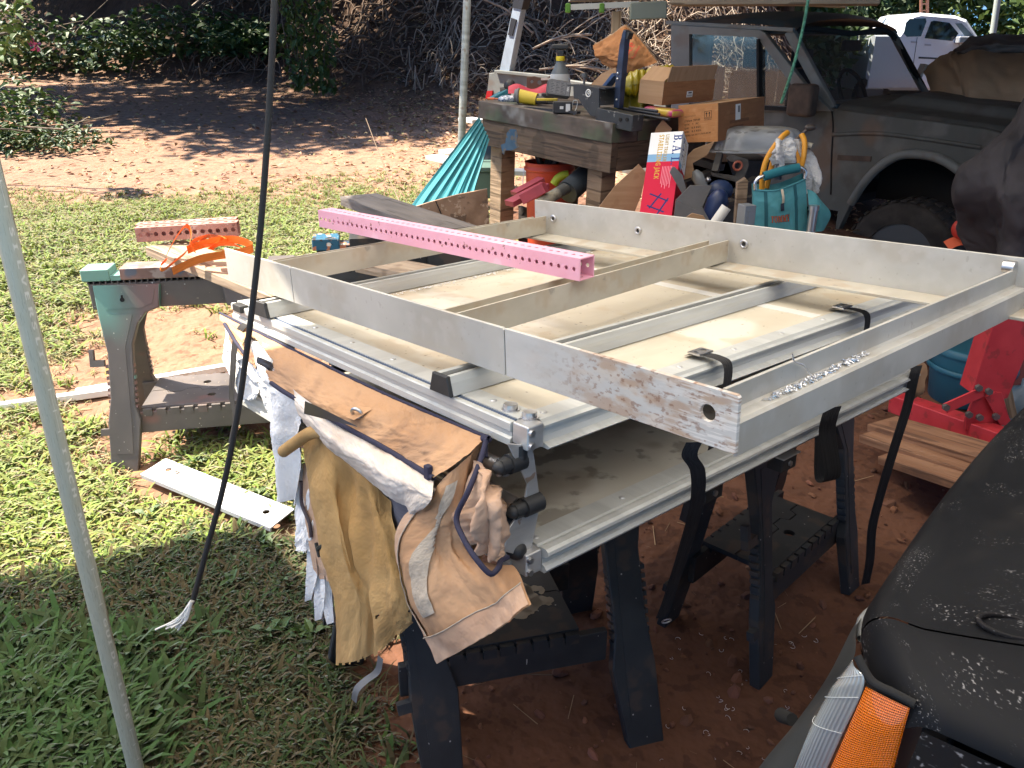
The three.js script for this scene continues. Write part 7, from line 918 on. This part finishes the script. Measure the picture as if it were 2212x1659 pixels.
  const nz = (u, v, k = 0.003) => fF(u, v).add(V3(0, 0, k)); for (const u of [0.2, 0.78]) part(t, 'dark_band', sheetFn((a, b) => nz(u - 0.028 + 0.056 * a, 0.02 + 0.97 * b), 3, 20), flat(0.012, 0.09, 0.11, 0.8)); part(t, 'rim', tube(Array.from({ length: 9 }, (_, i) => fF(i / 8, 0)), 0.004, 24, 5), tb);
  part(t, 'strap', sheetFn((a, b) => nz(0.48 + 0.05 * a, -0.0 + 0.33 * b, 0.006 + 0.012 * Math.sin(b * 3)), 3, 12), flat(0.45, 0.38, 0.28, 0.8)); part(t, 'strap_buckle', sheetFn((a, b) => nz(0.455 + 0.07 * a, 0.33 + 0.16 * b, 0.008), 3, 4), flat(0.01, 0.015, 0.03, 0.5));
  { const nm = canvasTex(256, 96, (g, w, h) => { g.clearRect(0, 0, w, h); g.fillStyle = '#c2592c'; g.font = 'bold 66px serif'; g.textAlign = 'center'; g.fillText('TOMMY', 128, 72); g.strokeStyle = '#5a2a18'; g.lineWidth = 2; g.strokeText('TOMMY', 128, 72); }); const g = sheetFn((a, b) => nz(0.28 + 0.36 * a, 0.52 + 0.22 * b, 0.0035), 12, 6), uv = g.attributes.uv; for (let j = 0; j <= 6; j++) for (let i = 0; i <= 12; i++) uv.setXY(j * 13 + i, i / 12, 1 - j / 6); part(t, 'name_print', g, new THREE.MeshStandardMaterial({ map: nm, transparent: true, alphaTest: 0.5, roughness: 0.8, side: THREE.DoubleSide })); }
  part(t, 'handle_frame', tube(R([[1632, 410], [1632, 394], [1640, 384], [1655, 378], [1700, 366], [1730, 362], [1740, 370], [1739, 386]]), 0.008, 40, 8), flat(0.7, 0.7, 0.7, 0.25, 0.9)); part(t, 'foam_grip', tube(R([[1650, 381], [1690, 369], [1727, 362]]), 0.019, 16, 12), flat(0.012, 0.13, 0.16, 0.9));
  part(t, 'side_pocket', sheet([R([[1744, 408, 0.02], [1760, 415], [1772, 430]]), R([[1748, 450, -0.02], [1772, 452, -0.03], [1795, 462]]), R([[1748, 500], [1772, 500, -0.02], [1780, 498]])], 14, 14), tb); part(t, 'pocket_tool', merge([cyl(0.018, 0.10, 14), cyl(0.021, 0.02, 14).translate(0, 0.05, 0)]).translate(...Dz(1755, 475, z - 0.05).toArray()), steelM);
  solo('yellow_hose', 'looped orange-yellow hose sticking out of the teal bag', 'hose', merge([tube([[1646, 408, 3.5], [1648, 375, 3.5], [1656, 345, 3.5], [1672, 318, 3.5], [1690, 295, 3.5], [1702, 286, 3.52]].map((p) => Dz(...p)), 0.0115, 40, 8), tube([[1656, 406, 3.52], [1664, 370, 3.52], [1674, 335, 3.52], [1688, 305, 3.52]].map((p) => Dz(...p)), 0.011, 30, 8), tube([[1732, 290, 3.54], [1738, 305, 3.52], [1737, 335, 3.5], [1731, 362, 3.5]].map((p) => Dz(...p)), 0.0115, 30, 8), tube([[1718, 308, 3.56], [1726, 335, 3.54], [1728, 360, 3.52]].map((p) => Dz(...p)), 0.0115, 20, 8)]), flat(0.62, 0.27, 0.015, 0.5), Dz(1656, 408, 3.5));
  const tw = surf({ c: [0.55, 0.55, 0.54], c2: [0.66, 0.66, 0.65], S: 0.2, rough: 0.95, bump: 0.006, bu: 40, bv: 40 });
  solo('rag', 'white towel hanging at the right of the teal bag', 'towel', sheet([R([[1700, 300, 0.12], [1722, 300, 0.1], [1738, 312, 0.1]]), R([[1722, 345, 0.1], [1742, 340, 0.08], [1758, 350, 0.1]]), R([[1738, 385, 0.1], [1755, 380, 0.06], [1772, 395, 0.08]]), R([[1744, 415, 0.1], [1756, 418, 0.08], [1764, 405, 0.1]])], 24, 30, { disp: (u, v) => 0.02 * Math.sin(u * 10 + v * 4) + 0.012 * (wn(u * 8, v * 10, 711) - 0.5) }), tw, Dz(1740, 385, z));
  solo('rag', 'crumpled white cloth bunched over the yellow hose', 'towel', sheet([R([[1662, 320, 0.06], [1685, 298, 0.04], [1712, 300, 0.06]]), R([[1660, 335, 0.04], [1688, 325, 0.0], [1714, 325, 0.05]]), R([[1668, 358, 0.05], [1695, 355, 0.02], [1712, 350, 0.05]])], 24, 24, { disp: (u, v) => 0.03 * (wn(u * 6, v * 6, 712) - 0.5) + 0.015 * Math.sin(u * 12) }), tw, Dz(1680, 350, z));
  { const h = thing('hand_tool', 'old hammer-like tool sticking up out of the bag', 'tool', Dz(1720, 300, 3.55)); part(h, 'shaft', rod(Dz(1708, 312, 3.55), Dz(1748, 276, 3.55), 0.008, 0.007, 8), flat(0.05, 0.035, 0.03, 0.6)); part(h, 'head', ball(0.02, ...Dz(1751, 275, 3.55).toArray(), 1.2, 0.7, 0.7), flat(0.05, 0.04, 0.035, 0.5)); }
  solo('caulk_tube', 'printed tube standing in the bag between the hose loops', 'tube', merge([rod(Dz(1680, 388, 3.5), Dz(1686, 310, 3.52), 0.016, 0.016, 14)]), surf({ c: [0.05, 0.05, 0.06], c2: [0.55, 0.54, 0.5], fu: 3, fv: 3, S: 0.12, rough: 0.5, gain: 8 }), Dz(1680, 388, 3.5));
  solo('pipe_stub', 'pale pipe lying across the top of the bag', 'pipe', rod(Dz(1716, 306, 3.56), Dz(1755, 316, 3.52), 0.013, 0.013, 12), flat(0.3, 0.28, 0.23, 0.5), Dz(1716, 306, 3.56));
  // under the bench: bucket, pink steel, pipes
  { const c2 = Dz(1186, 420, 4.75), b = thing('orange_bucket', 'orange bucket standing under the workbench', 'bucket', V3(c2.x, gnd(c2.x, c2.z), c2.z)), y0 = gnd(c2.x, c2.z), h = Dz(1186, 348, 4.75).y - y0; const om = flat(0.50, 0.055, 0.02, 0.45); part(b, 'pail', lathe([[0, 0.01], [0.11, 0], [0.135, h], [0.13, h], [0.105, 0.02], [0, 0.02]], 28).translate(c2.x, y0, c2.z), om); part(b, 'rim', lathe([[0.134, h - 0.05], [0.143, h - 0.045], [0.143, h - 0.03], [0.136, h - 0.03], [0.138, h - 0.008], [0.142, h], [0.13, h]], 28).translate(c2.x, y0, c2.z), om); part(b, 'wire_handle', tube([V3(-0.14, h - 0.03, 0), V3(-0.15, h - 0.12, 0.03), V3(-0.135, h - 0.2, 0.05)].map((p) => p.add(V3(c2.x, y0, c2.z))), 0.003, 10, 5), steelM); const sc = []; for (let k = 0; k < 7; k++) sc.push(beam(V3(rr(-0.07, 0.07), h - 0.1, rr(-0.07, 0.07)), V3(rr(-0.09, 0.09), h + 0.03, rr(-0.09, 0.09)), 0.03, 0.02).translate(c2.x, y0, c2.z)); part(b, 'scrap_inside', merge(sc), benchWood); }
  const pinkSt = surf({ c: [0.28, 0.03, 0.045], c2: [0.36, 0.055, 0.075], S: 0.3, rough: 0.5 });
  solo('pink_channel', 'pink painted steel channel lying under the bench', 'channel', merge([beam(Dz(1100, 440, 4.3), Dz(1178, 400, 4.45), 0.07, 0.028), beam(Dz(1110, 418, 4.45), Dz(1170, 386, 4.55), 0.06, 0.02)]), pinkSt, Dz(1105, 438, 4.3)); solo('pink_channel', 'pink steel tube end pointing right under the bench', 'channel', beam(Dz(1130, 430, 4.25), Dz(1178, 404, 4.2), 0.05, 0.05), pinkSt, Dz(1130, 430, 4.25));
  solo('black_pipe', 'fat dark pipe leaning under the bench by the right leg', 'pipe', rod(Dz(1225, 415, 4.3), Dz(1275, 372, 4.45), 0.06, 0.06, 20), surf({ c: [0.02, 0.028, 0.035], c2: [0.04, 0.05, 0.06], S: 0.3, rough: 0.4 }), Dz(1225, 415, 4.3)); solo('black_pipe', 'muddy pipe lying low under the bench', 'pipe', rod(Dz(1165, 440, 4.2), Dz(1225, 405, 4.3), 0.03, 0.03, 14), surf({ c: [0.05, 0.05, 0.045], c2: [0.3, 0.27, 0.2], S: 0.3, rough: 0.8, gain: 4 }), Dz(1165, 440, 4.2));
  solo('lime_hose', 'lime green piece of hose on the bucket', 'hose', tube([Dz(1196, 398, 4.5), Dz(1205, 385, 4.5), Dz(1218, 378, 4.5), Dz(1228, 377, 4.5)], 0.022, 14, 8), flat(0.30, 0.36, 0.02, 0.6), Dz(1196, 398, 4.5));
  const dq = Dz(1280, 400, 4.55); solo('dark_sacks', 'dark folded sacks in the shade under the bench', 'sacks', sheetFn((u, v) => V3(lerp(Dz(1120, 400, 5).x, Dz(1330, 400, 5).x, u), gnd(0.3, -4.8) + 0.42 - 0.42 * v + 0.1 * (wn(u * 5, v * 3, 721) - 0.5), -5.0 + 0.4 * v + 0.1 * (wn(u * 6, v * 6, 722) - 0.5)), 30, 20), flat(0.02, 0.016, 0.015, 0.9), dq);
}
// ---------- right side: red stand, bucket, boards, sponge ----------
{
  const t = thing('engine_stand', 'red painted steel stand with bolted braces at the right edge', 'engine stand', Dz(2100, 900, 3.0)), z = 2.75;
  const Rr = (p, zz, th, o) => slab(p, zz, th, { bevel: 0.002, ...o });
  part(t, 'upright', Rr([[2100, 850], [2165, 640], [2290, 600], [2250, 690], [2178, 860], [2150, 870]], z, 0.09), redM); part(t, 'gusset', Rr([[2085, 905], [2110, 845], [2165, 848], [2172, 870], [2195, 950], [2085, 930]], z - 0.012, 0.01), redM);
  part(t, 'base_rail', beam(Dz(1935, 868, z + 0.35), Dz(2330, 1010, z - 0.35), 0.08, 0.075, { r: 0.005 }), redM); for (const [a, b] of [[[2042, 882], [2125, 845]], [[2140, 852], [2188, 945]]]) part(t, 'brace', beam(Dz(a[0], a[1], z - 0.03), Dz(b[0], b[1], z - 0.03), 0.008, 0.038), redM);
  for (const [x, y] of [[2115, 838], [2137, 846], [2044, 880], [2094, 896], [2117, 902], [2168, 926], [2152, 900]]) part(t, 'bolt', cyl(0.013, 0.014, 6).rotateX(Math.PI / 2).translate(...Dz(x, y, z - 0.045).toArray()), flat(0.13, 0.12, 0.12, 0.5, 0.5));
  const bq = Dz(2075, 900, 3.35), y0 = gnd(bq.x, bq.z), h = Dz(2075, 742, 3.35).y - y0, bm = flat(0.03, 0.14, 0.20, 0.45), b = thing('blue_bucket', 'blue plastic bucket with a lid behind the red stand', 'bucket', V3(bq.x, y0, bq.z));
  part(b, 'pail', lathe([[0, 0], [0.15, 0], [0.175, h - 0.02], [0.17, h - 0.02], [0, 0.02]], 32).translate(bq.x, y0, bq.z), bm); part(b, 'lid', lathe([[0, h], [0.16, h], [0.182, h - 0.002], [0.185, h - 0.03], [0.178, h - 0.03]], 32).translate(bq.x, y0, bq.z), bm); part(b, 'rib', lathe([[0.172, h - 0.115], [0.181, h - 0.11], [0.181, h - 0.095], [0.173, h - 0.09]], 32).translate(bq.x, y0, bq.z), bm);
  const bd = [[[1905, 915, 2.85], [2230, 1010, 2.35], 0.16, 'dusty plank on top of the pile beside the red stand', 0.055], [[1895, 935, 2.8], [2230, 1045, 2.3], 0.2, 'dusty plank in the middle of the pile beside the red stand', 0.03], [[1960, 975, 2.65], [2230, 1060, 2.25], 0.3, 'dusty board lowest in the pile beside the red stand', 0.012]];
  bd.forEach(([a, e, w, l, hh]) => solo('dusty_board', l, 'board', beam(Dz(...a), Dz(...e), w, 0.03, { r: 0.003 }), dirtyBoard, Dz(...a), 'boards beside the red stand'));
  const sq = onGround(2005, 1022), s = thing('sponge_float', 'orange topped tiling float with a blue edge lying on the dirt', 'float', sq), sm = frameM(sq.clone().add(V3(0, 0.012, 0)), V3(0.78, 0, 0.2), V3(0, 1, 0)); part(s, 'pad', boxAt(-0.05, 0.05, -0.012, 0.008, -0.03, 0.03, 0.004).applyMatrix4(sm), flat(0.05, 0.10, 0.2, 0.8)); part(s, 'sponge', boxAt(-0.05, 0.05, 0.0085, 0.024, -0.03, 0.03, 0.005).applyMatrix4(sm), surf({ c: [0.28, 0.12, 0.05], c2: [0.38, 0.18, 0.08], S: 0.1, rough: 0.95 }));
  const wb = Dz(2212, 880, 3.1); solo('pale_jug', 'pale blue jug at the right edge behind the red stand', 'jug', lathe([[0, -0.1], [0.09, -0.1], [0.1, 0.02], [0.07, 0.07], [0.03, 0.09], [0.03, 0.12], [0, 0.12]], 20).translate(wb.x, wb.y, wb.z), flat(0.14, 0.19, 0.23, 0.4), wb);
  const st = Dz(2165, 880, 3.0); solo('wood_stake', 'pale board end standing behind the red stand', 'board', beam(Dz(2185, 900, 3.0), Dz(2160, 780, 3.05), 0.02, 0.06), legWood, st);
  const pk = Dz(2180, 770, 3.5); solo('pink_cloth', 'dusty pink cloth heap behind the red upright', 'cloth', sheetFn((u, v) => V3(pk.x + lerp(-0.15, 0.25, u), pk.y - 0.1 + 0.12 * Math.sin(v * 3.1) * Math.sin(0.4 + u * 2.4) + 0.04 * (wn(u * 6, v * 6, 801) - 0.5), pk.z + lerp(0.1, -0.15, v)), 16, 12), flat(0.26, 0.08, 0.07, 0.9), pk);
}
// ---------- plants ----------
{
  const leafy = (name, label, cat, c, n, rx, ry, rz, L, w, mats, group) => { const t = thing(name, label, cat, c, group); for (let s = 0; s < 6; s++) part(t, 'stem', tube([c.clone(), c.clone().add(V3(rr(-0.5, 0.5) * rx, ry * 0.6, rr(-0.5, 0.5) * rz)), c.clone().add(V3(rr(-1, 1) * rx, ry * rr(0.8, 1.3), rr(-1, 1) * rz))], 0.008, 8, 4), barkM); mats.forEach((m) => { const gs = []; for (let k = 0; k < n / mats.length; k++) { const d = V3(rr(-1, 1), rr(0, 1), rr(-1, 1)).normalize().multiplyScalar(Math.pow(rnd(), 0.4)), g = leafGeo(L * rr(0.6, 1.2), w, L * 0.12).applyMatrix4(mtx(V3(c.x + d.x * rx, c.y + d.y * ry, c.z + d.z * rz), 1, rnd() * 6.28, rr(-0.6, 0.6), rr(-0.8, 0.3))); g.userData.uv = 0; gs.push(g); } part(t, 'foliage', merge(gs), m); }); };
  const P0 = onGround(20, 300); leafy('leafy_shrub', 'sprawling green shrub at the left edge of the drive', 'shrub', onG(P0.x - 0.5, P0.z), 1500, 1.3, 0.75, 1.0, 0.12, 0.05, [greens[1], greens[2], greens[0]], 'shrubs by the drive');
  const P1 = onGround(110, 320); leafy('leafy_shrub', 'low green weeds spilling over the drive beside the shrub', 'shrub', onG(P1.x - 0.2, P1.z), 700, 0.9, 0.28, 0.6, 0.10, 0.035, [greens[1], greens[0]], 'shrubs by the drive');
  for (const [x, z, rx, ry, lab] of [[-7.5, -14.6, 1.8, 0.9, 'dark shrub at the far left foot of the bank'], [-5.2, -14.2, 1.6, 0.8, 'dark shrub at the foot of the bank left of the hollow'], [-9.8, -15.5, 1.6, 1.4, 'tall dark shrub in the top left corner'], [-4.1, -13.9, 0.7, 0.5, 'small shrub at the edge of the dark bank'], [-8.2, -16.6, 2.0, 1.3, 'dark shrub higher on the bank at the left'], [-5.9, -15.9, 1.9, 1.3, 'dark shrub higher on the bank above the low one'], [-3.9, -15.0, 1.2, 0.9, 'dark shrub above the hollow in the bank'], [-11.5, -17.2, 2.2, 1.6, 'broad dark shrub highest in the left corner']]) leafy('bank_shrub', lab, 'shrub', onG(x, z), 900, rx, ry, 0.9, 0.18, 0.09, [greens[0], greens[1]], 'shrubs on the bank');
  const vc = Dz(655, 60, 11.6); const vt = thing('hanging_vine', 'green leafy vine hanging down over the bank behind the cord', 'vine', V3(vc.x, gnd(vc.x, -12.6), -12.6)); for (let k = 0; k < 7; k++) { const x = vc.x + rr(-0.25, 0.25), pts = [V3(x, vc.y + 1.2, -12.2), V3(x + rr(-0.1, 0.1), vc.y + 0.2, -11.8), V3(x + rr(-0.15, 0.15), vc.y - rr(0.3, 0.75), -11.7)]; part(vt, 'vine_stem', tube(pts, 0.007, 12, 4), barkM); } for (const m of [greens[1], greens[2]]) { const gs = []; for (let k = 0; k < 420; k++) gs.push(leafGeo(0.13 * rr(0.6, 1.2), 0.07, 0.01).applyMatrix4(mtx(V3(vc.x + rr(-0.32, 0.32), vc.y + rr(-0.75, 1.2), -11.8 + rr(-0.2, 0.2)), 1, rnd() * 6.28, rr(-0.5, 0.5), rr(-1.4, -0.3)))); part(vt, 'foliage', merge(gs), m); }
  // flowering branch in the upper left
  const f = Dz(78, 97, 7.0), ft = thing('flowering_shrub', 'leafy branch with one pink flower at the upper left', 'flowering shrub', onG(f.x - 1.4, -7.2)); const b0 = onG(f.x - 1.4, -7.2); part(ft, 'branch', tube([b0, b0.clone().lerp(f, 0.6).add(V3(-0.2, 0.35, 0)), Dz(52, 70, 7.05), Dz(70, 88, 7.0), f], 0.012, 20, 5), barkM); part(ft, 'branch', tube([b0, Dz(-40, 60, 7.2), Dz(10, 20, 7.1), Dz(50, 8, 7.0)], 0.012, 20, 5), barkM);
  { const gs = []; for (const [x, y, n, s] of [[10, 20, 24, 30], [25, 65, 30, 26], [50, 78, 16, 14], [5, 110, 18, 22], [40, 8, 16, 18]]) for (let k = 0; k < n; k++) { const q = Dz(x + rr(-s, s), y + rr(-s, s) * 0.7, 7.0 + rr(-0.2, 0.2)); gs.push(leafGeo(0.10 * rr(0.6, 1.2), 0.05, 0.01).applyMatrix4(mtx(q, 1, rnd() * 6.28, rr(-0.6, 0.6), rr(-1.1, 0)))); } part(ft, 'foliage', merge(gs), greens[2]); }
  { const fm = flat(0.62, 0.10, 0.30, 0.6, 0, { transmission: 0.2, thickness: 0 }); const gs = []; for (let k = 0; k < 5; k++) gs.push(leafGeo(0.06, 0.055, 0.012).applyMatrix4(new THREE.Matrix4().makeRotationZ(k * 1.2566).multiply(new THREE.Matrix4().makeRotationY(-0.4)))); part(ft, 'flower', merge(gs).translate(f.x, f.y, f.z + 0.02), fm); }
  // broad-leaved weeds in the near grass
  for (let k = 0; k < 26; k++) { const q = onGround(rr(300, 700), rr(960, 1400)); if (grassy(q.x, q.z) < 0.3) continue; const gs = []; const n = 5 + Math.floor(rnd() * 4); for (let i = 0; i < n; i++) gs.push(leafGeo(rr(0.035, 0.06), 0.024, 0.006).applyMatrix4(mtx(V3(q.x + rr(-0.01, 0.01), q.y + 0.012 + rnd() * 0.03, q.z + rr(-0.01, 0.01)), 1, i / n * 6.28 + rnd(), 0, rr(0, 0.6)))); solo('broadleaf_weed', 'small broad-leaved weed among the lawn grass by the canvas', 'weed', merge(gs), greens[k % 2 ? 1 : 2], q, 'weeds in the near grass'); }
  // stray sticks
  solo('fallen_stick', 'thin brown stick lying in the grass by the canvas', 'stick', tube([onGround(560, 1278).add(V3(0, 0.03, 0)), onGround(610, 1262).add(V3(0, 0.035, 0)), onGround(665, 1246).add(V3(0, 0.03, 0))], 0.004, 10, 5), flat(0.25, 0.14, 0.07, 0.9), onGround(560, 1278));
}
tree('tall shade tree leaning over the far left of the drive', onG(-11.5, -12.5), 5.0, 3.0, 1.8, 5200, 0.24, greens[0], V3(3.0, 0, 0.3));
tree('tall leaning tree whose crown shades the middle of the drive', onG(-10.5, -9.8), 4.6, 2.8, 1.5, 5600, 0.22, greens[0], V3(4.4, 0, -1.9));
tree('slender leaning tree shading the drive before the dark hollow', onG(-10.2, -9.2), 4.4, 2.1, 1.2, 3600, 0.2, greens[1], V3(5.6, 0, -1.7));
tree('dense tree on the bank above the left shrubs', onG(-8.4, -18.2), 1.6, 3.0, 1.9, 6500, 0.26, greens[0], V3(0.3, 0, 0.8));
tree('dense tree on the bank above the dark hollow', onG(-4.9, -17.4), 1.4, 2.6, 1.7, 5600, 0.24, greens[1], V3(-0.2, 0, 0.9));
tree('bushy tree high above the sunny roots', onG(0.4, -18.4), 3.0, 2.4, 1.5, 3000, 0.22, greens[1]);
const vt1 = 'trees behind the vehicles';
tree('dark tree behind the roof of the dusty truck', onG(5.2, -17.0), 2.2, 2.6, 2.2, 6000, 0.26, greens[0], V3(0, 0, 0), vt1);
tree('dense tree filling the gap behind the truck windows', onG(6.4, -21.5), 1.8, 2.4, 2.4, 7000, 0.28, greens[1], V3(0, 0, 0), vt1);
tree('bright green tree behind the white pickup cab', onG(12.6, -27.5), 2.6, 3.6, 3.0, 7500, 0.3, greens[2], V3(0, 0, 0), vt1);
tree('dark leafy tree at the right edge behind the pickup', onG(17.0, -26.0), 2.6, 3.8, 3.2, 7500, 0.3, greens[1], V3(0, 0, 0), vt1);
tree('tall dark tree between the truck roof and the pickup', onG(9.4, -26.5), 3.4, 3.2, 3.0, 7000, 0.3, greens[0], V3(0, 0, 0), vt1);
tree('dark tree far right beyond the brown heap', onG(13.5, -17.5), 1.6, 2.6, 2.2, 6000, 0.28, greens[0], V3(0, 0, 0), vt1);
tree('tree that shades the yard to the right of the vehicles', onG(9.0, -8.5), 3.6, 3.0, 1.7, 6000, 0.25, greens[0], V3(-1.2, 0, -0.5), vt1);
tree('leaning tree whose crown darkens the left half of the roots', onG(-10.0, -13.0), 5.6, 2.3, 1.3, 4200, 0.22, greens[0], V3(5.2, 0, -0.6));
tree('tall leaning tree shading the roots behind the thin pole', onG(-9.6, -12.2), 6.6, 2.4, 1.3, 3200, 0.22, greens[0], V3(6.4, 0, -0.4));
renderer.setSize(1024, 768);
renderer.render(scene, camera);
